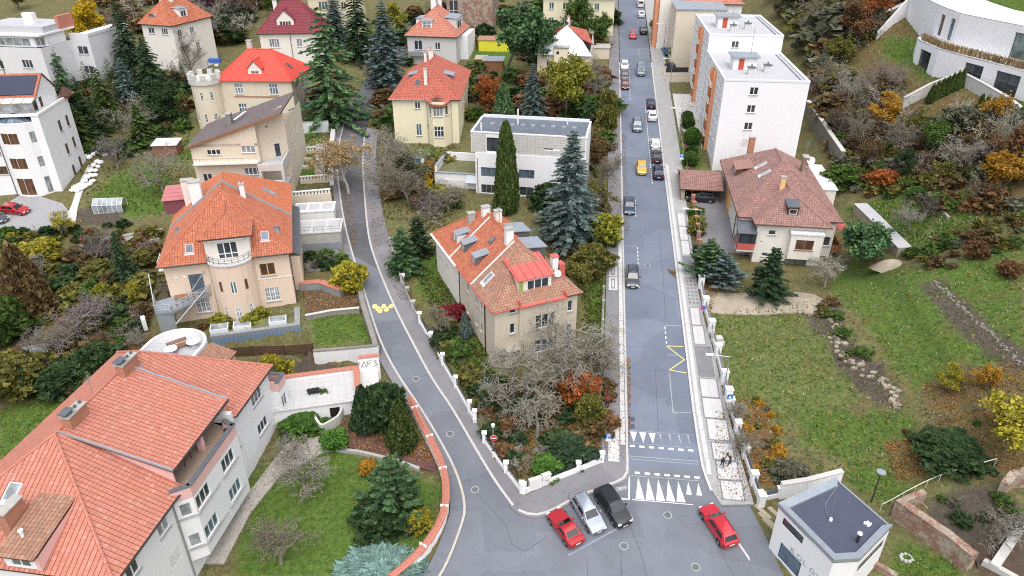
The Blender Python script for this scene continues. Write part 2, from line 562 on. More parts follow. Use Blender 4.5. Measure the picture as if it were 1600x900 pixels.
def offset_line(pts,d):
 """shift a polyline to its right by d"""
 out=[]
 for i,p in enumerate(pts):
  a=pts[max(0,i-1)];b=pts[min(len(pts)-1,i+1)]
  dx,dy=b[0]-a[0],b[1]-a[1];l=math.hypot(dx,dy) or 1
  out.append((p[0]+dy/l*d,p[1]-dx/l*d))
 return out
def resample(pts,step):
 out=[tuple(pts[0][:2])];acc=0.0
 for a,b in zip(pts[:-1],pts[1:]):
  L=math.hypot(b[0]-a[0],b[1]-a[1])
  while acc+L >= step:
   t=(step-acc)/L
   a=(a[0]+(b[0]-a[0])*t,a[1]+(b[1]-a[1])*t)
   out.append(a);L=math.hypot(b[0]-a[0],b[1]-a[1]);acc=0.0
  acc += L
 return out

# ------------------------------------------------------------------ asphalt, paint, paving
def asphaltmat(name,col,patch=0.12):
 m,nt,b=_nodes(name)
 P=coords(nt)
 n1=noise(nt,P,0.16,5,0.65)
 r1=ramp_node(nt,[(0.3,sc(col,1-patch)),(0.7,sc(col,1+patch))])
 nt.links.new(n1,r1.inputs[0])
 n2=noise(nt,P,14.0,3,0.8)
 r2=ramp_node(nt,[(0.25,0.82),(0.75,1.1)])
 nt.links.new(n2,r2.inputs[0])
 c=mixrgb(nt,'MULTIPLY',1.0,r1.outputs[0],r2.outputs[0])
 v=N(nt,'ShaderNodeTexVoronoi',feature='DISTANCE_TO_EDGE')
 v.inputs['Scale'].default_value=0.13
 v.inputs['Randomness'].default_value=1.0
 nd=N(nt,'ShaderNodeTexNoise')
 nd.inputs['Scale'].default_value=0.6
 nd.inputs['Detail'].default_value=5
 nt.links.new(P,nd.inputs['Vector'])
 wv=mixrgb(nt,'LINEAR_LIGHT',0.9,P,nd.outputs['Color'])
 nt.links.new(wv,v.inputs['Vector'])
 rv=ramp_node(nt,[(0.0,0.5),(0.006,1.0)])
 nt.links.new(v.outputs['Distance'],rv.inputs[0])
 c=mixrgb(nt,'MULTIPLY',0.3,c,rv.outputs[0])
 # long repair patches of newer, darker asphalt
 v2=N(nt,'ShaderNodeTexVoronoi',feature='F1',distance='CHEBYCHEV')
 v2.inputs['Scale'].default_value=0.11
 nt.links.new(P,v2.inputs['Vector'])
 rp=ramp_node(nt,[(0.55,1.0),(0.56,0.89),(1.0,0.89)])
 sx=N(nt,'ShaderNodeSeparateColor')
 nt.links.new(v2.outputs['Color'],sx.inputs[0])
 nt.links.new(sx.outputs[0],rp.inputs[0])
 c=mixrgb(nt,'MULTIPLY',1.0,c,rp.outputs[0])
 n5=noise(nt,P,1.1,5,0.75)
 r5=ramp_node(nt,[(0.56,1.0),(0.74,0.78)])
 nt.links.new(n5,r5.inputs[0])
 c=mixrgb(nt,'MULTIPLY',1.0,c,r5.outputs[0])
 nt.links.new(c,b.inputs['Base Color'])
 b.inputs['Roughness'].default_value=0.85
 b.inputs['Specular IOR Level'].default_value=0.25
 bump(nt,b,n2,0.2,0.01)
 MAT[name]=m
asphaltmat('asphalt',(0.172,0.196,0.25),0.12)
asphaltmat('asphalt_old',(0.175,0.188,0.215),0.16)
asphaltmat('asphalt_dark',(0.125,0.125,0.135),0.2)
asphaltmat('pave_asphalt',(0.215,0.21,0.225),0.14)
surf('mosaic',(0.36,0.355,0.35),0.9,0.16,1.5,fine=7,bmp=0.3)
surf('mosaic_dark',(0.21,0.215,0.225),0.9,0.18,1.5,fine=7,bmp=0.3)
surf('slab_white',(0.52,0.515,0.51),0.85,0.07,0.8,fine=9,stain=0.12,island=0.06)
def wornpaint(name,col,wear=0.5):
 m,nt,b=_nodes(name)
 P=coords(nt)
 n1=noise(nt,P,2.5,6,0.8)
 r=ramp_node(nt,[(wear-0.08,(0.22,0.22,0.23)),(wear+0.06,col)])
 r.color_ramp.elements[0].position=max(0.0,wear-0.16)
 nt.links.new(n1,r.inputs[0])
 nt.links.new(r.outputs[0],b.inputs['Base Color'])
 b.inputs['Roughness'].default_value=0.7
 MAT[name]=m
wornpaint('road_white',(0.70,0.70,0.70),0.36)
wornpaint('road_faded',(0.42,0.42,0.43),0.52)
wornpaint('road_yellow',(0.68,0.58,0.20),0.36)
wornpaint('road_blue',(0.24,0.31,0.40),0.52)

def groundmat():
 m,nt,b=_nodes('earth_and_grass')
 P=coords(nt)
 at=N(nt,'ShaderNodeAttribute',attribute_name='zone')
 sep=N(nt,'ShaderNodeSeparateColor')
 nt.links.new(at.outputs['Color'],sep.inputs[0])
 nA=noise(nt,P,0.35,6,0.7)
 nB=noise(nt,P,2.2,6,0.75)
 nC=noise(nt,P,9.0,4,0.8)
 nD=noise(nt,P,0.9,5,0.7,0.6)
 rough_g=ramp_node(nt,[(0.25,(0.060,0.055,0.030)),(0.42,(0.12,0.115,0.05)),(0.58,(0.18,0.18,0.075)),(0.78,(0.27,0.25,0.13))])
 nt.links.new(nB,rough_g.inputs[0])
 lawn=ramp_node(nt,[(0.25,(0.035,0.06,0.013)),(0.5,(0.08,0.135,0.026)),(0.78,(0.16,0.23,0.05))])
 nt.links.new(nB,lawn.inputs[0])
 litter=ramp_node(nt,[(0.2,(0.060,0.038,0.022)),(0.45,(0.125,0.075,0.034)),(0.62,(0.20,0.115,0.045)),(0.8,(0.28,0.18,0.07))])
 nt.links.new(nC,litter.inputs[0])
 soil=ramp_node(nt,[(0.25,(0.055,0.045,0.036)),(0.55,(0.10,0.082,0.064)),(0.8,(0.17,0.145,0.115))])
 nt.links.new(nB,soil.inputs[0])
 def soft(ch,n,lo,hi):
  a=N(nt,'ShaderNodeMath',operation='ADD')
  nt.links.new(ch,a.inputs[0])
  q=N(nt,'ShaderNodeMath',operation='MULTIPLY_ADD')
  nt.links.new(n,q.inputs[0]);q.inputs[1].default_value=0.9;q.inputs[2].default_value=-0.45
  nt.links.new(q.outputs[0],a.inputs[1])
  r=ramp_node(nt,[(lo,0.0),(hi,1.0)])
  nt.links.new(a.outputs[0],r.inputs[0])
  return r.outputs[0]
 c=mixrgb(nt,'MIX',soft(sep.outputs[0],nD,0.30,0.70),rough_g.outputs[0],lawn.outputs[0])
 c=mixrgb(nt,'MIX',soft(sep.outputs[1],nA,0.30,0.75),c,litter.outputs[0])
 c=mixrgb(nt,'MIX',soft(sep.outputs[2],nD,0.35,0.65),c,soil.outputs[0])
 rC=ramp_node(nt,[(0.25,0.72),(0.75,1.2)])
 nt.links.new(nC,rC.inputs[0])
 c=mixrgb(nt,'MULTIPLY',1.0,c,rC.outputs[0])
 nt.links.new(c,b.inputs['Base Color'])
 b.inputs['Roughness'].default_value=0.95
 b.inputs['Specular IOR Level'].default_value=0.15
 bump(nt,b,nC,0.7,0.08)
 MAT['ground']=m
groundmat()

# ------------------------------------------------------------------ streets
KERB_L=smooth_line([(-8.82,40.18),(-6.34,43.74),(-4.88,48.33),(-4.54,51.21),(-5.59,55.11),(-7.57,59.38),(-10.11,64.08),(-13.81,70.36),(-16.59,76.21),(-19.48,84.13),(-23.29,94.89),(-26.18,103.81),(-28.95,114.03),(-31.67,125.83),(-33.21,139.57),(-33.64,155.81),(-31.98,171.02),(-29.36,185.00),(-25.56,201.47),(-20.24,220.54)],5)
KERB_R=smooth_line([(0.00,51.01),(-1.95,54.26),(-4.09,58.45),(-6.86,64.03),(-9.71,69.20),(-12.94,76.15),(-15.82,82.67),(-19.30,91.56),(-22.04,100.03),(-25.03,113.93),(-27.22,125.70),(-28.89,139.44),(-29.20,155.65),(-28.12,170.05),(-25.58,183.90),(-22.33,199.71),(-17.34,218.51)],5)
CORNER=smooth_line([R(-4.5,0.0),(11.84,54.72),(11.15,53.93),(9.99,53.40),(6.66,51.98),(3.87,50.37),(2.36,49.88),(0.93,50.19),(0.00,51.01)],4)
far_l=[KERB_L[-1],(KERB_L[-1][0]+22,KERB_L[-1][1]+60)]
far_r=[KERB_R[-1],(KERB_R[-1][0]+22,KERB_R[-1][1]+60)]
side_poly=KERB_L[:51] + KERB_R[:36][::-1] + CORNER[::-1] + [R(-4.5,7.45),(19.76,53.04),(20.51,50.76),(23.26,50.81),(23.90,46.94),(24.10,44.61),(24.80,39.72),(15.86,37.22),(0.00,37.36)]
SIDE=struct(drape('junction_and_side_street',side_poly,'asphalt_old',0.0,3.0))
LANE=struct(drape('upper_side_street',KERB_L[50:] + far_l[1:] + far_r[1:][::-1] + KERB_R[35:][::-1],'asphalt_dark',0.0,3.0))
main_poly=[R(-4.5,0.0),R(-4.5,7.45),R(-1,7.3),R(4,7.2),R(320,7.2),R(320,0.0)]
MAIN=struct(drape('main_street',main_poly,'asphalt',0.002,5.0))
# pavements
def kerbs(line,mat,parent,width=0.26,top=0.13,length=1.0,limit=400,side=1):
 pts=resample(line,length)
 n=0
 for a,b in zip(pts[:-1],pts[1:]):
  if n >= limit: break
  dx,dy=b[0]-a[0],b[1]-a[1];l=math.hypot(dx,dy)
  ex=(dx/l,dy/l);nx=(ex[1]*side,-ex[0]*side)
  g=0.012
  q=[(a[0]+ex[0]*g,a[1]+ex[1]*g),(b[0]-ex[0]*g,b[1]-ex[1]*g),(b[0]-ex[0]*g+nx[0]*width,b[1]-ex[1]*g+nx[1]*width),(a[0]+ex[0]*g+nx[0]*width,a[1]+ex[1]*g+nx[1]*width)]
  q=ccw(q)
  mb=MB()
  mb.prism(q,[hz(*p)-0.2 for p in q],[hz(*p)+top for p in q])
  mb.build('kerb_stone',mat,parent)
  n += 1
LP=struct(drape('left_pavement',[R(-4.5,-0.22)] + offset_line(CORNER,-0.22)[1:] + offset_line(KERB_R,0.22)[1:9] + [(-4.67,63.51),(-2.75,59.14),(-0.66,55.29),(0.77,52.74),(1.40,52.27),(9.37,56.82),R(1.5,-2.9),R(16,-2.6),R(38,-2.5),R(60,-2.5),R(160,-2.6),R(320,-2.6),R(320,-0.22)],'pave_asphalt',0.12,3.0))
fence_r=smooth_line([(-4.67,63.51),(-6.54,67.04),(-9.00,72.53),(-11.50,77.99),(-13.84,84.02),(-15.97,89.93),(-18.05,97.31),(-20.39,105.59),(-22.76,116.07),(-25.04,128.20),(-26.00,137.87)],5)
SP=struct(drape('side_street_pavement',offset_line(KERB_R,0.22)[8:56] + fence_r[::-1],'pave_asphalt',0.118,3.0))
LSP=struct(drape('curved_pavement',KERB_L[1:21] + offset_line(KERB_L,-1.55)[1:21][::-1],'asphalt_old',0.10,3.0))
LSP2=struct(drape('upper_left_pavement',KERB_L[20:75] + offset_line(KERB_L,-1.2)[20:75][::-1],'pave_asphalt',0.10,3.0))
RP=struct(drape('right_pavement',[R(-8.6,8.9),R(-8.2,12.1),R(-2.8,11.6),R(4.4,11.0),R(12.8,10.7),R(20,10.1),R(27,9.9),R(46,10.1),R(60,10.5),R(120,10.6),R(320,10.6),R(320,7.42),R(4,7.42),R(-1,7.52),R(-4.5,7.68),R(-7.0,8.2)],'mosaic',0.12,3.0))
kerbs([R(s,0.0) for s in np.arange(-4.5,115.5,1.5)],'kerb_stone',LP,0.24,0.135,1.5,90,-1)
kerbs(CORNER,'kerb_stone',LP,0.26,0.135,1.0,40,-1 if area2(CORNER) > 0 else 1)
kerbs(KERB_R[:60],'kerb_stone',SP,0.26,0.135,1.0,90,1)
kerbs(KERB_L[:22],'yellow_kerb',LSP,0.24,0.125,1.0,40,-1)
kerbs(KERB_L[21:72],'kerb_stone',LSP2,0.24,0.125,1.2,80,-1)
kerbs([R(-7.0,8.0),R(-4.5,7.46),R(-1,7.3),R(4,7.2)] + [R(s,7.2) for s in np.arange(5.5,116,1.5)],'slab_white',RP,0.24,0.135,1.5,90,1)
# pale band behind the right kerb, then the paving bays of the right pavement, slab by slab
def slab(s0,s1,t0,t1,mat,parent,top,g=0.03):
 q=ccw([R(s0+g,t0+g),R(s1-g,t0+g),R(s1-g,t1-g),R(s0+g,t1-g)])
 MB().prism(q,[hz(*p)-0.02 for p in q],[hz(*p)+top for p in q]).build('paving_slab',mat,parent)
for k in range(34):
 s0=-5.0+k*2.0
 t0=7.6 if s0 > 3 else 7.6+(3-s0)*0.034
 slab(s0,s0+2.0,t0,t0+0.52,'slab_white',RP,0.135)
def twide(s):
 return 10.05 if s > 18 else 10.05+(18-s)*0.062
for (s0,s1,n) in ((34.6,46.5,3),(15.0,22.4,2),(-0.4,9.1,3),(-8.0,-0.6,3)):
 for k in range(n):
  a=s0+(s1-s0)*k/n;b2=s0+(s1-s0)*(k+1)/n
  ta=8.35 if a > 2 else 8.35+(2-a)*0.07
  tb=twide(a)-0.45
  slab(a+0.12,b2-0.12,ta+0.12,(ta+tb)/2,'slab_white',RP,0.137,0.012)
  slab(a+0.12,b2-0.12,(ta+tb)/2,tb,'slab_white',RP,0.137,0.012)
  q0,q1=a,b2
  for (u0,u1,v0,v1) in ((q0,q1,ta,ta+0.12),(q0,q1,tb,tb+0.12),(q0,q0+0.12,ta+0.12,tb),(q1-0.12,q1,ta+0.12,tb)):
   slab(u0,u1,v0,v1,'mosaic_dark',RP,0.132,0.0)
for (s0,s1) in ((9.3,14.8),(30.6,34.4)):
 slab(s0,s1,8.35,twide(s0)-0.3,'mosaic_dark',RP,0.131,0.0)
for k in range(9):
 for j in range(3):
  s0=23.2+k*0.8
  slab(s0,s0+0.42,8.45+j*0.5,8.72+j*0.5,'mosaic_dark',RP,0.132,0.0)
# left pavement: dark mosaic field and framed white bays
slab(9.5,24.8,-2.3,-0.95,'mosaic_dark',LP,0.126,0.0)
for k in range(26):
 slab(-2.0+k*1.6,-0.4+k*1.6,-0.85,-0.3,'slab_white',LP,0.134)
for (s0,s1) in ((25.2,28.2),(28.4,31.0)):
 slab(s0,s1,-2.2,-1.0,'slab_white',LP,0.134,0.0)
 slab(s0+0.35,s1-0.35,-1.85,-1.35,'mosaic_dark',LP,0.139,0.0)
 slab(s0+0.65,s1-0.65,-1.72,-1.48,'slab_white',LP,0.144,0.0)
for k in range(8):
 for j in range(3):
  slab(31.6+k*0.85,32.0+k*0.85,-2.15+j*0.45,-1.92+j*0.45,'mosaic_dark',LP,0.127,0.0)
slab(-4.3,0.6,-2.1,-0.95,'slab_white',LP,0.133,0.0)
# road markings, thin sheets over the asphalt
def mark(poly,mat,parent,dz=0.008,name='road_marking'):
 mb=MB()
 mb.poly([P3(p,dz) for p in ccw(poly)])
 return mb.build(name,mat,parent)
def bar(s0,s1,t0,t1,mat='road_white',parent=None,dz=0.008):
 return mark([R(s0,t0),R(s1,t0),R(s1,t1),R(s0,t1)],mat,parent or MAIN,dz)
for k in range(7):
 t=0.62+k*1.0
 sb=-8.65+0.02*k
 tip=-5.95
 w=0.98 if k < 5 else 0.62
 sb2=sb if k < 5 else -7.6
 mark([R(sb2,t),R(sb2,t+w*0.9),R(tip-0.02*k,t+0.32)],'road_white',SIDE)
for k in range(3):
 t=0.22+k*1.0
 mark([R(0.1,t),R(0.1,t+0.75),R(-1.35,t+0.4)],'road_white',MAIN)
for k in range(3,7):
 t=0.22+k*1.0
 mark([R(0.1,t+0.1),R(0.1,t+0.3),R(-1.3,t+0.4)],'road_faded',MAIN)
for k in range(7):
 bar(-2.05,-1.78,0.15+k*1.02,0.70+k*1.02)
 mark([R(-5.55,0.62+k*1.0),R(-5.55,1.15+k*1.0),R(-5.28,1.15+k*1.0),R(-5.28,0.62+k*1.0)],'road_white',SIDE)
for (s,w) in ((0.22,0.05),(-1.55,0.04),(-3.35,0.09),(-3.72,0.06)):
 bar(s,s+w,0.05,7.2,'road_faded')
mark([R(-5.85,0.1),R(-5.85,7.5),R(-5.79,7.5),R(-5.79,0.1)],'road_faded',SIDE)
mark([R(-8.85,-0.1),R(-5.95,-0.02),R(-5.95,0.12),R(-8.85,0.06)],'road_white',SIDE)
mark([R(-8.9,-1.1),R(-8.8,0.0),R(-8.72,0.0),R(-8.6,-1.2)],'road_white',SIDE)
mark([R(-7.9,-1.25),R(-7.6,-0.2),R(-7.2,-0.25),R(-7.45,-1.3)],'road_faded',SIDE)
mark([R(-8.8,0.3),R(-8.8,6.2),R(-8.72,6.2),R(-8.72,0.3)],'road_white',SIDE)
# yellow zigzag and the bays beside it
def stroke(pts,w,mat,parent,dz=0.008):
 for a,b in zip(pts[:-1],pts[1:]):
  dx,dy=b[0]-a[0],b[1]-a[1];l=math.hypot(dx,dy);nx,ny=-dy/l*w/2,dx/l*w/2
  mark([(a[0]-nx,a[1]-ny),(b[0]-nx,b[1]-ny),(b[0]+nx,b[1]+ny),(a[0]+nx,a[1]+ny)],mat,parent,dz)
stroke([R(14.6,7.05),R(14.5,5.0),R(12.2,7.0),R(10.2,5.05),R(9.9,7.1)],0.13,'road_yellow',MAIN)
stroke([R(18.6,7.05),R(18.5,5.0)],0.1,'road_faded',MAIN)
stroke([R(12.9,5.0),R(12.9,6.2)],0.1,'road_faded',MAIN)
for k in range(4):
 bar(14.9+k*0.95,15.4+k*0.95,4.94,5.06)
stroke([R(9.8,5.05),R(3.4,5.05),R(3.5,7.1)],0.09,'road_faded',MAIN)
for k in range(60):
 s0=56+k*0.95
 if s0 < 92: bar(s0,s0+0.5,4.95,5.08)
for (sa,sb,t) in ((26.2,36.4,2.0),(45.0,50.2,2.0),(92,112,2.0)):
 k=0
 while sa+k*0.95 < sb:
  bar(sa+k*0.95,sa+k*0.95+0.5,t-0.06,t+0.06);k += 1
 bar(sa,sa+0.1,0.05,t,'road_faded');bar(sb,sb+0.1,0.05,t,'road_faded')
bar(118,118.15,4.6,7.0,'road_faded');bar(118,124,4.6,4.7,'road_faded');bar(124,124.15,4.6,7.0,'road_faded')
# blue resident bays in the junction, pale edge line on the right
stroke([(5.19,45.66),(11.71,49.42)],0.16,'road_blue',SIDE)
stroke([(11.71,49.42),(11.14,50.80)],0.14,'road_blue',SIDE)
stroke([(7.55,47.64),(6.85,48.76)],0.14,'road_blue',SIDE)
for (a,b) in (((20.98,47.15),(22.31,43.32)),):
 stroke([a,b],0.22,'slab_white',SIDE,0.02)
# yellow painted dots across the side street
for k,(px,py) in enumerate(((-18.4,82.9),(-17.9,82.4),(-17.2,82.9),(-16.7,82.2),(-16.2,82.9),(-17.5,81.9))):
 q=[(px+0.34*math.cos(a)*(1+0.2*math.sin(3*a+k)),py+0.5*math.sin(a)) for a in np.linspace(0,2*math.pi,11)[:-1]]
 mark(q,'road_yellow',SIDE,0.01)
# tar-sealed joints in the asphalt
surf('tar',(0.10,0.104,0.115),0.8,0.2,bmp=0)
for pts,par in (([(-13.16,68.83),(-10.65,69.43),(-7.53,70.59)],SIDE),([(-16.63,79.36),(-14.33,79.58)],SIDE),([(17.10,70.07),(16.29,63.68),(15.92,60.49)],MAIN),([(15.73,70.09),(19.04,69.82)],MAIN),([(11.25,48.71),(11.85,46.11),(12.13,43.24)],SIDE),([(6.88,45.38),(6.76,43.29)],SIDE),([(10.22,47.34),(9.79,43.26)],SIDE),([(-5.08,54.14),(-2.63,54.91)],SIDE),([(0.00,46.91),(1.19,46.10),(3.32,47.69)],SIDE),([(19.09,47.24),(19.51,44.73),(19.98,43.16)],SIDE),([(22.45,99.90),(21.22,89.16),(19.90,79.33)],MAIN),([(-4.20,53.50),(-0.61,48.99),(0.00,46.78)],SIDE)):
 stroke(pts,0.05,'tar',par,0.006)
# manhole covers and gully grates let into the asphalt
def manhole(c,r,parent,grate=False):
 mb=MB()
 if grate:
  x,y=c
  for k in range(5):
   q=[(x-r,y-r+k*r*0.42),(x+r,y-r+k*r*0.42),(x+r,y-r+k*r*0.42+r*0.22),(x-r,y-r+k*r*0.42+r*0.22)]
   mb.prism(q,[hz(*p)-0.01 for p in q],[hz(*p)+0.016 for p in q])
 else:
  q=[(c[0]+r*math.cos(a),c[1]+r*math.sin(a)) for a in np.linspace(0,2*math.pi,15)[:-1]]
  mb.prism(q,[hz(*p)-0.01 for p in q],[hz(*p)+0.014 for p in q])
  q=[(c[0]+r*0.8*math.cos(a),c[1]+r*0.8*math.sin(a)) for a in np.linspace(0,2*math.pi,15)[:-1]]
  mb.prism(q,[hz(*p)+0.01 for p in q],[hz(*p)+0.018 for p in q],1)
 return mb.build('manhole_cover' if not grate else 'gully_grate',['old_concrete','dark_zinc'] if not grate else 'dark_metal',parent)
for c,par in (((-6.75,60.45),SIDE),((-3.73,53.10),SIDE),((15.05,49.88),SIDE),((10.43,46.59),SIDE),((16.64,44.38),SIDE),((19.43,91.53),MAIN),((31.90,164.52),MAIN),((-11.36,69.01),SIDE)):
 manhole(c,0.42,par)
for c in ((13.24,62.29),(13.10,61.27)):
 manhole(c,0.33,MAIN,True)

# ------------------------------------------------------------------ the ground sheet
def inpoly(X,Y,poly):
 ins=np.zeros(X.shape,bool)
 n=len(poly)
 px=np.array([p[0] for p in poly]);py=np.array([p[1] for p in poly])
 bb=(X >= px.min()) & (X <= px.max()) & (Y >= py.min()) & (Y <= py.max())
 x=X[bb];y=Y[bb];r=np.zeros(x.shape,bool)
 j=n-1
 for i in range(n):
  c=((py[i] > y) != (py[j] > y)) & (x < (px[j]-px[i])*(y-py[i])/((py[j]-py[i]) or 1e-9)+px[i])
  r ^= c
  j=i
 ins[bb]=r
 return ins
LAWN=[
 [(-26.66,54.97),(-20.72,59.56),(-13.90,55.62),(-7.11,53.53),(-8.40,47.00),(-13.81,43.50),(-24.81,43.61),(-26.05,50.72)],
 [(-58.42,64.79),(-52.32,66.51),(-50.42,62.74),(-53.93,56.98)],
 [(-54.73,82.32),(-50.35,82.51),(-48.24,76.16),(-51.54,75.01)],
 [(-70.88,115.13),(-68.60,123.90),(-63.10,126.74),(-56.05,108.45),(-62.61,106.23)],
 [(-64.69,133.41),(-62.31,135.29),(-58.59,126.61),(-61.08,125.42)],
 [(25.60,80.80),(37.04,79.24),(38.47,71.88),(39.91,66.18),(36.76,61.19),(33.58,57.93),(25.07,63.55),(24.84,71.96)],
 [(41.88,83.88),(48.98,92.99),(52.38,81.54),(62.06,78.82),(52.07,59.04),(48.83,64.66),(43.90,61.54),(43.34,68.08),(42.87,78.19)],
 [(32.49,62.66),(42.11,60.27),(41.50,55.93),(33.95,55.33),(30.41,58.29)],
 [(33.95,55.33),(44.56,54.90),(41.94,51.66),(35.49,49.73),(33.42,52.19)],
 [(34.95,45.62),(38.90,42.69),(36.05,38.63),(31.23,39.23)],
 [(74.43,152.85),(77.94,144.75),(74.07,135.36),(74.79,126.97),(73.26,126.27),(73.00,134.43),(73.10,146.30)],
 [(94.65,164.20),(104.11,150.51),(96.24,136.19),(91.99,148.74)],
 [(77.56,114.58),(79.36,110.24),(76.97,105.74),(76.55,109.94)],
 [(-26.16,80.98),(-20.36,81.67),(-17.44,76.47),(-24.49,74.90)],
 [(-21.54,128.62),(-13.06,129.15),(-14.41,118.11),(-19.77,121.07)],
 [(-45.20,138.48),(-37.60,138.24),(-32.52,119.77),(-39.31,119.96)],
 [(52.07,104.47),(59.22,100.84),(66.09,91.81),(59.25,86.43),(53.41,90.01)],
 [(-9.64,187.96),(0.00,187.53),(0.00,158.17),(-9.78,158.53)],
 [(-39.68,194.24),(-38.03,204.81),(-30.96,179.57),(-34.16,175.32)],
 [(34.64,149.93),(38.26,148.14),(33.22,121.01),(29.53,121.11)],
 [(-15.06,94.70),(-9.40,94.58),(-6.91,83.88),(-12.10,83.98)],
 [(10.82,89.37),(13.23,90.87),(10.90,72.19),(9.35,76.99)],
 [(-9.80,77.33),(-4.49,77.23),(0.00,63.92),(-4.83,67.01)],
]
LITTER=[
 [(67.19,170.84),(83.88,162.27),(73.63,132.30),(75.91,105.36),(66.63,87.11),(58.70,103.78),(53.80,118.09),(58.56,142.62)],
 [(-2.04,58.43),(1.44,63.90),(11.96,67.79),(10.19,58.26),(4.61,55.38),(0.00,54.23)],
 [(24.23,64.54),(27.98,65.20),(28.56,57.62),(26.82,52.86),(23.96,53.93)],
 [(44.64,63.26),(53.68,62.20),(47.63,49.87),(42.57,53.06)],
 [(38.34,57.00),(44.90,55.64),(44.20,51.73),(37.62,52.21)],
 [(-29.32,87.20),(-21.54,88.53),(-20.01,82.07),(-27.13,81.53)],
 [(-18.63,63.23),(-7.57,59.38),(-7.34,56.37),(-19.15,58.66)],
 [(-71.77,88.05),(-50.60,89.12),(-44.58,73.79),(-60.80,68.94)],
 [(21.85,90.69),(29.24,87.40),(25.96,80.53)],
 [(11.68,72.18),(14.40,72.13),(12.56,58.23),(9.51,58.27)],
]
SOIL=[
 [(39.74,79.69),(41.36,80.36),(40.51,71.60),(41.80,67.60),(42.31,64.17),(40.92,60.71),(39.46,63.22),(38.21,69.07)],
 [(50.88,78.42),(52.60,77.43),(53.68,62.20),(52.47,59.81),(50.55,68.37)],
 [(-71.30,108.83),(-65.50,112.83),(-61.42,104.66),(-69.15,104.85)],
 [(38.99,48.76),(44.19,49.43),(45.67,46.12),(42.73,40.51),(38.90,42.69)],
 [(-29.96,75.04),(-18.99,72.54),(-18.46,62.28),(-24.88,62.37)],
 [(38.14,80.14),(40.27,79.43),(39.38,74.56),(37.29,75.11)],
]
def ground_sheet():
 xs=np.concatenate([np.arange(-420,-110,8),np.arange(-110,-60,1.4),np.arange(-60,60,0.62),np.arange(60,115,1.2),np.arange(115,420,8)])
 ys=np.concatenate([np.arange(-40,28,5),np.arange(28,118,0.62),np.arange(118,190,1.2),np.arange(190,300,2.5),np.arange(300,640,10)])
 X,Y=np.meshgrid(xs,ys)
 Z=H(X,Y)
 rng=np.random.default_rng(3)
 near=(np.abs(X) < 115) & (Y > 28) & (Y < 300)
 Z=Z + np.where(near,rng.normal(0,0.035,X.shape),0)
 cutm=np.zeros(X.shape,bool)
 for p in PAVED:
  cutm |= inpoly(X,Y,p)
 Z=np.where(cutm,Z-0.32,Z)
 zone=np.zeros(X.shape+(4,),np.float32);zone[...,3]=1
 zone[...,0]=0.36;zone[...,1]=0.40;zone[...,2]=0.38
 for i,p in enumerate(LAWN):
  m=inpoly(X,Y,p);wild=i in (5,6,7,8,16);zone[m,0]=(0.52 if i == 5 else 0.74) if wild else 0.85;zone[m,1]=0.3 if wild else 0.12;zone[m,2]=0.33 if wild else 0.12
 for p in LITTER:
  m=inpoly(X,Y,p);zone[m,1]=0.62;zone[m,0]=0.2
 for p in LAWN[10:13]:
  m=inpoly(X,Y,p);zone[m,0]=0.95;zone[m,1]=0.05;zone[m,2]=0.05
 for p in SOIL:
  m=inpoly(X,Y,p);zone[m,2]=0.85
 for _ in range(2):
  zz=zone.copy()
  zz[1:-1,1:-1]=(zone[1:-1,1:-1]*2+zone[:-2,1:-1]+zone[2:,1:-1]+zone[1:-1,:-2]+zone[1:-1,2:])/6
  zone=zz
 ny,nx=X.shape
 V=np.stack([X,Y,Z],-1).reshape(-1,3)
 idx=np.arange(nx*ny).reshape(ny,nx)
 Fq=np.stack([idx[:-1,:-1],idx[:-1,1:],idx[1:,1:],idx[1:,:-1]],-1).reshape(-1,4)
 me=npmesh('ground',V,Fq,'ground',smooth=True)
 ca=me.color_attributes.new('zone','FLOAT_COLOR','POINT')
 ca.data.foreach_set('color',zone.reshape(-1))
 return struct(link('ground',me))

# ------------------------------------------------------------------ houses: walls with real openings, windows, tiled roofs
_wcache={}
def window_meshes(w,h,n,tr,fm,gm,bars):
 key=(round(w,2),round(h,2),n,tr,fm,gm,bars)
 if key in _wcache:
  return _wcache[key]
 f=MB();b=0.075
 f.box(0,w,-0.035,0.04,0,b);f.box(0,w,-0.035,0.04,h-b,h)
 f.box(0,b,-0.035,0.04,b,h-b);f.box(w-b,w,-0.035,0.04,b,h-b)
 for i in range(1,n):
  x=w*i/n
  f.box(x-0.06,x+0.06,-0.04,0.04,b,h-b)
 if tr:
  z=h*tr
  f.box(b,w-b,-0.037,0.038,z-0.05,z+0.05)
 if bars:
  for i in range(n):
   for k in range(1,bars):
    z=h*k/bars
    f.box(w*i/n+0.06,w*(i+1)/n-0.06,-0.025,0.03,z-0.025,z+0.025)
   x=w*(i+0.5)/n
   f.box(x-0.025,x+0.025,-0.026,0.031,b,h-b)
 fr=f.mesh('window',fm)
 p=MB();p.box(b*0.5,w-b*0.5,0.0,0.02,b*0.5,h-b*0.5)
 pa=p.mesh('pane',gm)
 _wcache[key]=(fr,pa)
 return fr,pa
_scache={}
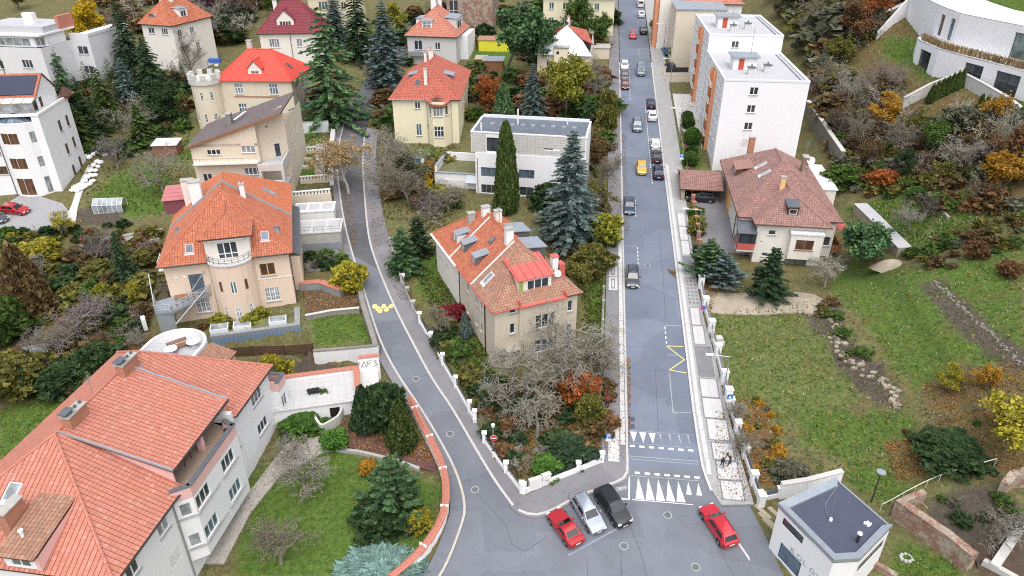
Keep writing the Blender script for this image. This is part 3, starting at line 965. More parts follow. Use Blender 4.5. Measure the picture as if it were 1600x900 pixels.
class House:
 def __init__(s,name,label,loc,ang,cat='house',z=None,group=None):
  s.z0=hz(*loc) if z is None else z
  s.root=thing(name,label,cat,(loc[0],loc[1],s.z0),rad(ang),group)
  s.roof=None
  s.k=0
  s.rng=random.Random(sum(map(ord,name+label)))
 def part(s,name,mb,mats,parent=None,smooth=False):
  return mb.build(name,mats,parent or s.root,smooth)
 def window(s,p0,d,x,z,w,h,rev,n=2,tr=0,fm='white_paint',gm=None,sill='sill_grey',bars=0,name='window',parent=None):
  if gm is None:
   gm=s.rng.choice(['glass','glass','glass','glass_blue','glass_green','glass_pale'])
  fr,pa=window_meshes(w,h,n,tr,fm,gm,bars)
  nin=(-d[1],d[0])
  o=link(name,fr,parent or s.root,(p0[0]+d[0]*x+nin[0]*(rev-0.04),p0[1]+d[1]*x+nin[1]*(rev-0.04),z),math.atan2(d[1],d[0]))
  link('pane',pa,o)
  if sill:
   k=(round(w,2),round(rev,2),sill)
   if k not in _scache:
    m=MB();m.box(-0.1,w+0.1,-(rev+0.10),-0.04,-0.09,-0.004)
    _scache[k]=m.mesh('sill',sill)
   link('sill',_scache[k],o)
  return o
 def panel(s,p0,d,x,z,w,h,rev,mat,name,slats=0):
  """closed shutter, door leaf or louvre set into an opening"""
  m=MB();nin=(-d[1],d[0])
  m.box(0,w,0,0.05,0,h)
  if slats:
   k=int(h/slats)
   for i in range(k):
    m.box(0.05,w-0.05,-0.02,0.0,0.05+i*(h-0.1)/k,0.05+(i+0.6)*(h-0.1)/k)
  me=m.mesh(name,mat)
  return link(name,me,s.root,(p0[0]+d[0]*x+nin[0]*(rev-0.05),p0[1]+d[1]*x+nin[1]*(rev-0.05),z),math.atan2(d[1],d[0]))
 def walls(s,segs,mat,name='wall',rev=0.16,parent=None):
  """segs: (p0, p1, z0, z1 or (z1a, z1b), openings); outward is right of p0 -> p1"""
  mb=MB()
  for seg in segs:
   p0,p1,z0,z1=seg[:4]
   ops=seg[4] if len(seg) > 4 else []
   L=math.hypot(p1[0]-p0[0],p1[1]-p0[1]);d=((p1[0]-p0[0])/L,(p1[1]-p0[1])/L)
   nin=(-d[1],d[0])
   def pt(x,z,y=0.0):
    return (p0[0]+d[0]*x+nin[0]*y,p0[1]+d[1]*x+nin[1]*y,z)
   slope=None
   if not np.isscalar(z1):
    slope=z1;z1=min(z1)
   xs=sorted({0.0,L} | {round(v,4) for o in ops for v in (o[0],o[0]+o[2])})
   zs=sorted({z0,z1} | {round(v,4) for o in ops for v in (o[1],o[1]+o[3])})
   for a,b in zip(xs[:-1],xs[1:]):
    for c,e in zip(zs[:-1],zs[1:]):
     mx,mz=(a+b)/2,(c+e)/2
     if any(o[0] < mx < o[0]+o[2] and o[1] < mz < o[1]+o[3] for o in ops):
      continue
     mb.poly([pt(a,c),pt(b,c),pt(b,e),pt(a,e)])
   if slope:
    mb.poly([pt(0,z1),pt(L,z1),pt(L,slope[1])] + ([pt(0,slope[0])] if slope[0] > z1 else []) if slope[1] > z1 else [pt(0,z1),pt(L,z1),pt(0,slope[0])])
   for o in ops:
    x,z,w,h=o[:4]
    kw=dict(o[4]) if len(o) > 4 else {}
    for q in ([pt(x,z),pt(x,z,rev),pt(x,z+h,rev),pt(x,z+h)],[pt(x+w,z,rev),pt(x+w,z),pt(x+w,z+h),pt(x+w,z+h,rev)],
        [pt(x,z+h),pt(x,z+h,rev),pt(x+w,z+h,rev),pt(x+w,z+h)],[pt(x,z,rev),pt(x,z),pt(x+w,z),pt(x+w,z,rev)]):
     mb.poly(q)
    kind=kw.pop('kind','window')
    if kind == 'window':
     s.window(p0,d,x,z,w,h,rev,**kw)
    elif kind == 'door':
     s.panel(p0,d,x,z,w,h,rev,kw.get('mat','wood_brown'),'door')
    elif kind == 'shutter':
     s.panel(p0,d,x,z,w,h,rev*0.6,kw.get('mat','shutter_white'),'roller_shutter',0.09)
    elif kind == 'louvre':
     s.panel(p0,d,x,z,w,h,rev*0.6,kw.get('mat','louvre'),'louvre',0.14)
    elif kind == 'void':
     s.panel(p0,d,x,z,w,h,rev+kw.get('deep',0.5),kw.get('mat','black_plastic'),'recess')
  return s.part(name,mb,mat,parent)
 def rect_walls(s,x0,x1,y0,y1,z0,z1,ops,mat,**kw):
  """ops: dict with keys f (front, y0), r (x1 side), b, l (x0 side, x measured from the front)"""
  lw=y1-y0
  lo=[]
  for o in ops.get('l',[]):
   lo.append((lw-o[0]-o[2],)+tuple(o[1:]))
  return s.walls([((x0,y0),(x1,y0),z0,z1,ops.get('f',[])),((x1,y0),(x1,y1),z0,z1,ops.get('r',[])),
      ((x1,y1),(x0,y1),z0,z1,ops.get('b',[])),((x0,y1),(x0,y0),z0,z1,lo)],mat,**kw)
 def tiled(s,faces,mat,cw=0.34,ch=0.38,gap=0.02,joint='tile_joint',caps=(),capmat=None,thick=0.16,name='roof',lift=0.055,parent=None,tiles=True):
  """faces: lists of 3D points (planar). Every tile is real: its own clipped, tilted piece over a dark underlay."""
  ub=MB();tb=MB()
  for F in faces:
   F=[Vector(p) for p in F]
   n=Vector((0,0,0))
   for i in range(len(F)):
    n += (F[i]-F[0]).cross(F[(i+1) % len(F)]-F[0])
   n.normalize()
   if n.z < 0:
    F=F[::-1];n=-n
   ub.add([p-n*0.005 for p in F] + [p-Vector((0,0,thick)) for p in F],
       [list(range(len(F))),list(range(len(F),2*len(F)))[::-1]] + [[i,i+len(F),(i+1) % len(F)+len(F),(i+1) % len(F)] for i in range(len(F))])
   if not tiles:
    continue
   u=Vector((0,0,1)).cross(n)
   if u.length < 1e-4: u=Vector((1,0,0))
   u.normalize();v=n.cross(u)
   if v.z < 0: u,v=-u,-v
   o=F[0]
   q=[((p-o).dot(u),(p-o).dot(v)) for p in F]
   q=ccw(q)
   u0,u1=min(p[0] for p in q),max(p[0] for p in q)
   v0,v1=min(p[1] for p in q),max(p[1] for p in q)
   nr=int(math.ceil((v1-v0)/ch))
   for r in range(nr):
    va=v0+r*ch;vb=min(va+ch,v1)
    strip=clip_rect(q,u0,u1,va,vb)
    if len(strip) < 3: continue
    su0,su1=min(p[0] for p in strip),max(p[0] for p in strip)
    k0,k1=int(math.floor((su0-u0)/cw)),int(math.ceil((su1-u0)/cw))
    for k in range(k0,k1):
     c=clip_rect(strip,u0+k*cw+gap,u0+(k+1)*cw-gap,va,vb)
     if len(c) < 3 or abs(area2(c)) < 0.004: continue
     c=ccw(c)
     m=len(c)
     top=[o+u*p[0]+v*p[1]+n*(lift*(1-0.75*(p[1]-va)/ch)) for p in c]
     bot=[o+u*p[0]+v*p[1]-n*0.004 for p in c]
     fs=[list(range(m))]
     for i in range(m):
      a,b=c[i],c[(i+1) % m]
      if abs(b[1]-a[1]) < 1e-6 and abs(a[1]-va) > 1e-6: continue   # hidden under the next course
      fs.append([i,m+i,m+(i+1) % m,(i+1) % m])
     tb.add(top+bot,fs)
  ro=s.part(name,ub,joint,parent)
  if tiles:
   t=tb.build('roof_tiles',mat,ro);t['kind']='stuff'
  if caps:
   cb=MB()
   for a,b in caps:
    a,b=Vector(a),Vector(b);L=(b-a).length;k=max(1,int(L/0.42));d=(b-a)/k
    for i in range(k):
     p=a+d*i+Vector((0,0,0.03));q2=a+d*(i+1.04)+Vector((0,0,0.03))
     cb.tube(p,q2,0.145,0.12,7)
   c=cb.build('ridge_tiles',capmat or mat,ro);c['kind']='stuff'
  return ro
 def gutter(s,pts,r=0.075,mat='dark_metal'):
  return s.part('gutter',MB().path(pts,r,6),mat)
 def pipe(s,x,y,z0,z1,mat='dark_metal',r=0.06):
  return s.part('downpipe',MB().tube((x,y,z0),(x,y,z1),r,r,6),mat)
 def chimney(s,x,y,z0,z1,w=0.7,d=0.6,mat='white_plaster',pots=2,cap='old_concrete',potmat='tile_salmon',rz=0.0):
  m=MB();m.box(-w/2,w/2,-d/2,d/2,z0,z1)
  o=m.build('chimney',mat,s.root);o.location=(x,y,0);o.rotation_euler=(0,0,rz)
  c=MB();c.box(-w/2-0.08,w/2+0.08,-d/2-0.08,d/2+0.08,z1+0.003,z1+0.12)
  c.build('chimney_cap',cap,o)
  for i in range(pots):
   px=(i+0.5)/pots*w-w/2
   p=MB();p.tube((px,0,z1+0.12),(px,0,z1+0.5),0.13,0.11,8);p.tube((px,0,z1+0.5),(px,0,z1+0.54),0.16,0.16,8)
   p.build('chimney_pot',potmat,o)
  return o
 def skylight(s,face,x,y,w=0.8,h=1.2,up=0.16,gm='glass_pale',fm='zinc',open_=0.0):
  F=[Vector(p) for p in face]
  n=(F[1]-F[0]).cross(F[2]-F[0]).normalized()
  if n.z < 0: n=-n
  z=F[0].z-(n.x*(x-F[0].x)+n.y*(y-F[0].y))/n.z
  u=Vector((0,0,1)).cross(n).normalized();v=n.cross(u)
  c=Vector((x,y,z))
  def bx(m,a0,a1,b0,b1,c0,c1,tilt=0.0):
   vs=[c+u*a+v*b+n*(e+tilt*(b1-b)) for e in (c0,c1) for a,b in ((a0,b0),(a1,b0),(a1,b1),(a0,b1))]
   m.add(vs,[(0,3,2,1),(4,5,6,7),(0,1,5,4),(1,2,6,5),(2,3,7,6),(3,0,4,7)])
  m=MB();e=0.09
  bx(m,-w/2,w/2,-h/2,-h/2+e,-0.05,up);bx(m,-w/2,w/2,h/2-e,h/2,-0.05,up)
  bx(m,-w/2,-w/2+e,-h/2+e,h/2-e,-0.05,up);bx(m,w/2-e,w/2,-h/2+e,h/2-e,-0.05,up)
  bx(m,-w/2-0.12,w/2+0.12,-h/2-0.28,-h/2-0.003,-0.02,0.075)
  o=m.build('skylight',fm,s.root)
  g=MB();bx(g,-w/2+e*0.7,w/2-e*0.7,-h/2+e*0.7,h/2-e*0.7,up-0.05,up-0.015,open_)
  g.build('pane',gm,o)
  return o
 def dormer(s,cx,cy,ang,w,depth,zb,zt,wallmat='white_plaster',roofmat='zinc',lites=2,drop=0.0,over=0.18,win=(0.18,0.2,0.64,0.6),gable=0.0,tile=None,fm='white_paint',tr=0,gm=None,bars=0):
  """dormer whose front stands at (cx, cy) and looks along -y of its own frame turned by ang"""
  o=link('dormer',None,s.root,(cx,cy,0),rad(ang))
  H_=House.__new__(House);H_.root=o;H_.rng=s.rng;H_.roof=None
  x,z,ww,hh=win[0]*w,win[1]*(zt-zb),win[2]*w,win[3]*(zt-zb)
  kw=dict(n=lites,fm=fm,tr=tr,bars=bars,sill=None)
  if gm: kw['gm']=gm
  H_.walls([((-w/2,0),(w/2,0),zb,zt,[(x,zb+z,ww,hh,kw)]),((w/2,0),(w/2,depth),zb,zt),((-w/2,depth),(-w/2,0),zb,zt)],wallmat,'dormer_wall',0.1)
  if gable:
   zg=zt+gable
   fs=[[(-w/2-over,-over,zt-0.05),(0,-over+0.0,zg),(0,depth+1.2,zg),(-w/2-over,depth,zt-0.05)],
      [(0,-over,zg),(w/2+over,-over,zt-0.05),(w/2+over,depth,zt-0.05),(0,depth+1.2,zg)]]
   H_.tiled(fs,tile,name='dormer_roof',thick=0.1,caps=[((0,-over,zg),(0,depth+1.2,zg))])
   g=MB();g.poly([(-w/2,0.0,zt),(w/2,0.0,zt),(0,0.0,zg-0.12)]);g.build('gable',wallmat,o)
  else:
   r=MB();za,zc=zt+0.0,zt+drop
   r.prism([(-w/2-over,-over),(w/2+over,-over),(w/2+over,depth),(-w/2-over,depth)],[za+0.005,za+0.005,zc,zc],[za+0.12,za+0.12,zc+0.12,zc+0.12])
   r.build('dormer_roof',roofmat,o)
  return o
def W(x,z,w,h,**kw):
 return (x,z,w,h,kw)
def hip_faces(x0,x1,y0,y1,z,ra,rb):
 """four faces of a hipped roof; ra, rb are the ridge ends"""
 A,B,C,D=(x0,y0,z),(x1,y0,z),(x1,y1,z),(x0,y1,z)
 return A,B,C,D

# ------------------------------------------------------------------ the houses
def antenna(h,x,y,z,hgt=1.8):
 m=MB();m.tube((x,y,z),(x,y,z+hgt),0.035,0.035,5)
 for k in range(4):
  m.tube((x-0.45+0.05*k,y,z+hgt-0.1-0.22*k),(x+0.45-0.05*k,y,z+hgt-0.1-0.22*k),0.018,0.018,4)
 m.build('antenna','grey_metal',h.root)
def dish(h,x,y,z,r=0.42,ang=200):
 m=MB();a=rad(ang);d=Vector((math.cos(a),math.sin(a),0.35)).normalized();u=d.orthogonal().normalized();w=d.cross(u)
 c=Vector((x,y,z));vs=[c-d*0.12];n=12
 for k in (0.55,1.0):
  for i in range(n):
   t=2*math.pi*i/n;vs.append(c+(u*math.cos(t)+w*math.sin(t))*r*k-d*0.12*(1-k*k))
 fs=[[0,1+i,1+(i+1) % n] for i in range(n)] + [[1+i,1+n+i,1+n+(i+1) % n,1+(i+1) % n] for i in range(n)]
 m.add(vs,fs);m.tube(c-d*0.1,c-d*0.1-Vector((0,0,0.6)),0.03,0.03,5);m.tube(c-d*0.1,c+d*0.4,0.015,0.015,4)
 m.build('satellite_dish','white_paint',h.root)

# ---- large white house with the salmon hipped roof, bottom left
def house_salmon():
 h=House('villa','large white house with salmon tiled hipped roof and roof terrace above the front garden',(-28.4,44.4),82,z=-2.6)
 L3=dict(n=3)
 h.walls([((-8.6,0),(0.0,0),-1.0,9.95,[W(-3.1+8.6,7.8,1.45,1.35,n=2),(-2.9+8.6,3.9,1.4,1.35,dict(kind='shutter')),W(-7.4+8.6,7.8,1.45,1.35,n=2),W(-7.4+8.6,3.9,1.45,1.35,n=2)]),
    ((0.0,0),(8.6,0),-1.0,2.3,[W(5.4,0.2,1.6,1.5,n=2,gm='glass')]),
    ((8.6,0),(17.8,0),-1.0,9.95,[W(5.3,7.75,2.1,1.5,n=3),W(5.3,3.95,2.1,1.35,n=3),W(0.9,5.9,0.9,1.2,n=1),(1.2,0.2,1.7,1.3,dict(kind='louvre')),(5.4,0.4,1.9,1.3,dict(kind='louvre')),(8.1,0.1,0.9,2.0,dict(kind='door',mat='dark_zinc'))]),
    ((17.8,0),(17.8,16.8),-1.0,9.95),((17.8,16.8),(-8.6,16.8),-1.0,9.95),((-8.6,16.8),(-8.6,0),-1.0,9.95)],'clean_white')
 # projecting bay below the terrace: white storeys, rose parapet
 b=[(-0.7,0.0),(0.3,-1.3),(8.3,-1.3),(8.75,0.0)]
 def end_win(z):
  return [W(0.35,z,0.95,1.45,n=1,gm='glass_pale')]
 h.walls([(b[0],b[1],2.3,9.3,end_win(7.4)+end_win(3.75)),(b[1],b[2],2.3,9.3,[W(0.2,7.4,2.15,1.5,n=3,gm='glass'),W(4.7,7.3,2.15,1.55,n=3,gm='glass'),W(0.2,3.75,2.15,1.5,n=3,gm='glass_blue'),W(4.7,3.65,2.1,1.55,n=3)]),
    (b[2],b[3],2.3,9.3)],'clean_white','bay_wall')
 m=MB();m.prism(b,2.18,2.302);h.part('bay_floor',m,'clean_white')
 for z in (7.28,3.6):
  m=MB();m.path([(b[0][0]-0.05,b[0][1]-0.05,z),(b[1][0]-0.06,b[1][1]-0.1,z),(4.0 if z > 5 else 4.0,-1.42,z)],0.09,4);h.part('sill_band',m,'sill_grey')
  m=MB();m.path([(4.6,-1.42,z-0.06),(7.5,-1.42,z-0.06)],0.09,4);h.part('sill_band',m,'sill_grey')
 m=MB()
 for a,c in ((b[0],b[1]),(b[1],b[2]),(b[2],b[3])):
  dx,dy=c[0]-a[0],c[1]-a[1];l=math.hypot(dx,dy);nx,ny=dy/l*0.02,-dx/l*0.02
  i=(-dy/l*0.28,dx/l*0.28)
  m.prism([(a[0]+nx,a[1]+ny),(c[0]+nx,c[1]+ny),(c[0]+i[0],c[1]+i[1]),(a[0]+i[0],a[1]+i[1])],9.3,10.5)
 h.part('parapet',m,'rose_plaster')
 m=MB()
 for a,c in ((b[0],b[1]),(b[1],b[2]),(b[2],b[3])):
  dx,dy=c[0]-a[0],c[1]-a[1];l=math.hypot(dx,dy);nx,ny=dy/l*0.1,-dx/l*0.1
  i=(-dy/l*0.36,dx/l*0.36)
  m.prism([(a[0]+nx,a[1]+ny),(c[0]+nx,c[1]+ny),(c[0]+i[0],c[1]+i[1]),(a[0]+i[0],a[1]+i[1])],10.503,10.58)
 h.part('parapet_coping',m,'dark_zinc')
 m=MB();m.prism([(-0.5,0.05),(0.35,-1.1),(8.2,-1.1),(8.7,0.0),(9.6,3.0),(0.8,3.0)],9.3,9.62);h.part('terrace_floor',m,'terracotta_floor')
 h.walls([((0.8,2.9),(9.7,2.9),9.6,12.6,[W(1.5,9.75,1.6,2.1,n=2,gm='glass'),W(5.0,9.75,2.2,2.1,n=2,gm='glass')])],'rose_plaster','attic_wall')
 m=MB();m.box(5.3,5.75,0.35,0.85,9.62,12.0);h.part('post',m,['rose_plaster'])
 m=MB();m.box(9.25,9.75,-0.35,2.6,9.6,10.75);h.part('side_parapet',m,'clean_white')
 for (x,y) in ((0.75,-0.55),(8.0,-0.5)):
  m=MB();m.tube((x,y,9.62),(x,y,10.0),0.2,0.26,8);o=h.part('planter',m,'black_plastic')
 m=MB();m.box(3.2,4.4,0.9,1.6,10.3,10.36);[m.box(x,x+0.06,y,y+0.06,9.62,10.3) for x in (3.25,4.3) for y in (0.95,1.5)];h.part('terrace_table',m,'wood_dark')
 # rose cheeks between main slope and terrace roof
 def zm(y): return 10+5*(y+0.5)/10
 def zr(y): return 12+3*(y-0.3)/9.2
 m=MB()
 for x in (0.80,9.76):
  m=MB();m.add([(x-0.06,0.3,zm(0.3)-0.3),(x-0.06,9.4,zm(9.4)-0.1),(x-0.06,0.3,zr(0.3)),(x+0.06,0.3,zm(0.3)-0.3),(x+0.06,9.4,zm(9.4)-0.1),(x+0.06,0.3,zr(0.3))],[(0,1,2),(3,5,4),(0,2,5,3),(1,4,5,2),(0,3,4,1)]);h.part('roof_cheek',m,'rose_plaster')
 A,B,C,D=(-9.1,-0.5,10),(18.3,-0.5,10),(18.3,17.3,10),(-9.1,17.3,10)
 r0,r1=(0.2,9.5,15),(12.2,9.5,15)
 hipn=[A,r0,D]
 h.tiled([[A,(0.74,-0.5,10),(0.74,9.5,15),r0],[(9.82,-0.5,10),B,r1,(9.82,9.5,15)],[B,C,r1],hipn[::-1],[C,D,r0,r1]],'tile_salmon',0.42,0.34,0.028,lift=0.03,
   caps=[(A,r0),(B,r1),(r0,r1),(D,r0),(C,r1)])
 h.tiled([[(0.45,0.0,11.9),(10.05,0.0,11.9),(10.05,9.5,15.0),(0.45,9.5,15.0)]],'tile_salmon',0.42,0.34,0.028,lift=0.03,name='terrace_roof',thick=0.2)
 m=MB();m.prism([(0.42,-0.02),(0.56,-0.02),(0.56,9.4),(0.42,9.4)],[11.85,11.85,14.9,14.9],[12.06,12.06,15.1,15.1]);h.part('verge_flashing',m,'zinc')
 m=MB();m.prism([(9.94,-0.02),(10.12,-0.02),(10.12,9.4),(9.94,9.4)],[11.85,11.85,14.9,14.9],[12.06,12.06,15.1,15.1]);h.part('verge_flashing',m,'zinc')
 h.gutter([(-9.1,-0.6,9.96),(0.6,-0.6,9.96)]);h.gutter([(9.9,-0.6,9.96),(18.3,-0.6,9.96)]);h.gutter([(0.45,-0.12,11.85),(10.05,-0.12,11.85)])
 h.pipe(-0.85,-0.12,0.2,9.9,'grey_metal',0.08)
 for x in (2.2,9.6):
  o=h.chimney(x,9.0,14.0,15.9,2.2,0.8,'brick',0)
  for k in range(4):
   m=MB();m.tube((-0.9+k*0.6,0,16.02),(-0.9+k*0.6,0,16.25),0.14,0.12,8);m.build('flue','dark_zinc',o)
  m=MB();m.box(-1.3,-0.2,-0.4,0.4,16.4,16.45);m.tube((-0.9,0.3,16.0),(-0.9,0.3,16.41),0.03,0.03,4);m.tube((-0.6,-0.3,16.0),(-0.6,-0.3,16.41),0.03,0.03,4);m.build('chimney_hood','dark_zinc',o)
  m=MB();m.box(-1.35,1.35,-0.62,-0.45,14.3,14.52);m.box(1.2,1.36,-0.45,0.5,14.3,14.6);m.build('flashing','zinc',o)
 antenna(h,5.6,9.8,15.0,2.0)
 # dormer, chimney and open roof hatch on the near hip
 h.dormer(-8.9,6.9,-90,2.7,5.0,10.2,11.5,'clean_white','zinc',2,win=(0.2,0.1,0.6,0.7))
 h.tiled([[(-9.3,5.3,11.66),(-9.3,8.5,11.66),(-3.9,8.5,12.75),(-3.9,5.3,12.75)]],'tile_old',0.34,0.36,0.02,name='dormer_roof',thick=0.1)
 m=MB();m.add([(-9.0,5.25,10.2),(-4.2,5.25,12.55),(-9.0,5.25,11.55),(-9.0,5.55,10.2),(-4.2,5.55,12.55),(-9.0,5.55,11.55)],[(0,1,2),(3,5,4),(0,2,5,3)]);h.part('dormer_cheek',m,'rose_plaster')
 h.chimney(-6.3,8.95,10.8,13.6,1.9,0.75,'brick',0)
 m=MB();m.tube((-7.6,7.3,11.8),(-7.6,7.3,12.6),0.13,0.13,8);m.tube((-7.6,7.3,12.6),(-7.6,7.3,12.68),0.2,0.2,8);h.part('vent_pipe',m,'white_paint')
 h.skylight(hipn,-4.2,10.6,1.1,1.5,0.25,'glass_pale','white_sheet')
 m=MB();m.tube((-3.0,15.5,12.6),(-3.0,15.5,13.4),0.1,0.1,8);h.part('vent_pipe',m,'white_paint')
 # corner bay at the far end with its own rose parapet
 h.rect_walls(17.8,19.5,-0.9,2.2,-1.0,6.9,dict(f=[W(0.3,4.3,1.1,1.7,n=2),W(0.3,0.9,1.1,1.5,n=2)]),'clean_white',name='corner_bay')
 m=MB()
 for q in ((17.8,19.5,-0.95,-0.7),(19.27,19.52,-0.7,2.2),(17.8,18.0,-0.7,2.2)): m.box(q[0],q[1],q[2],q[3],6.9,8.1)
 h.part('parapet',m,'rose_plaster')
 m=MB();m.box(17.7,19.6,-1.05,-0.62,8.103,8.18);m.box(19.2,19.6,-0.62,2.2,8.103,8.18);h.part('parapet_coping',m,'dark_zinc')
 m=MB();m.box(-8.65,17.85,-0.06,0,-1.0,0.0);h.part('plinth',m,'sill_grey')
 # round terrace at the far end
 n=22;cx,cy,r=21.3,12.4,3.3
 pts=[(cx+r*math.cos(a),cy+r*math.sin(a)) for a in np.linspace(-math.pi/2,math.pi/2,n)] + [(17.8,cy+r),(17.8,cy-r)]
 m=MB();m.prism(pts,-1.0,8.6);h.part('round_annex',m,'clean_white')
 m=MB()
 for a,c in zip(pts[:n-1],pts[1:n]):
  k=0.9
  m.prism([a,c,(cx+(c[0]-cx)*k,cy+(c[1]-cy)*k),(cx+(a[0]-cx)*k,cy+(a[1]-cy)*k)],8.6,9.5)
 m.box(18.3,21.3,cy-r,cy-r+0.3,8.6,9.5);m.box(18.3,21.3,cy+r-0.3,cy+r,8.6,9.5)
 h.part('round_parapet',m,'white_plaster')
 m=MB();m.prism([(cx+r*0.88*math.cos(a),cy+r*0.88*math.sin(a)) for a in np.linspace(-math.pi/2,math.pi/2,n)] + [(18.4,cy+r*0.88),(18.4,cy-r*0.88)],8.6,8.64);h.part('round_floor',m,'roof_felt')
 h.tiled([[(18.0,6.0,8.2),(22.6,6.0,8.2),(22.6,8.9,9.2),(18.0,8.9,9.2)]],'tile_old',0.34,0.36,name='annex_roof',thick=0.12)
 h.rect_walls(18.0,22.4,6.2,9.0,-1.0,8.1,{},'rose_plaster',name='annex_wall')
 return h
HS=house_salmon()
def terrace_set():
 # two round white tables and a wooden chest on the round terrace
 fr=(-28.4,44.4);a=rad(82)
 def w(x,y): return (fr[0]+x*math.cos(a)-y*math.sin(a),fr[1]+x*math.sin(a)+y*math.cos(a))
 for k,(x,y) in enumerate(((20.6,12.6),(22.3,10.9))):
  t=thing('garden_table',('round white garden table on the round terrace, nearer the salmon roof','round white garden table on the round terrace, at its outer edge')[k],'table',w(x,y)+(6.02,),0,'tables on the round terrace')
  MB().tube((0,0,0.70),(0,0,0.75),0.72,0.72,20).build('table_top','white_paint',t)
  MB().tube((0,0,0.02),(0,0,0.70),0.05,0.05,8).build('leg','white_paint',t);MB().tube((0,0,0.0),(0,0,0.04),0.3,0.25,10).build('foot','white_paint',t)
 t=thing('garden_bench','reddish wooden bench folded up between the white tables on the round terrace','bench',w(21.7,12.4)+(6.02,),rad(40))
 m=MB();[m.box(-1.1,1.1,-0.35+k*0.18,-0.2+k*0.18,0.42,0.47) for k in range(4)];m.build('seat','wood_brown',t)
 m=MB();[m.box(-1.1,1.1,0.38,0.42,0.55+k*0.16,0.66+k*0.16) for k in range(3)];m.build('backrest','wood_brown',t)
 for sx in (-0.95,0.95):
  MB().box(sx-0.05,sx+0.05,-0.33,0.42,0,0.42).build('leg','wood_dark',t)
terrace_set()

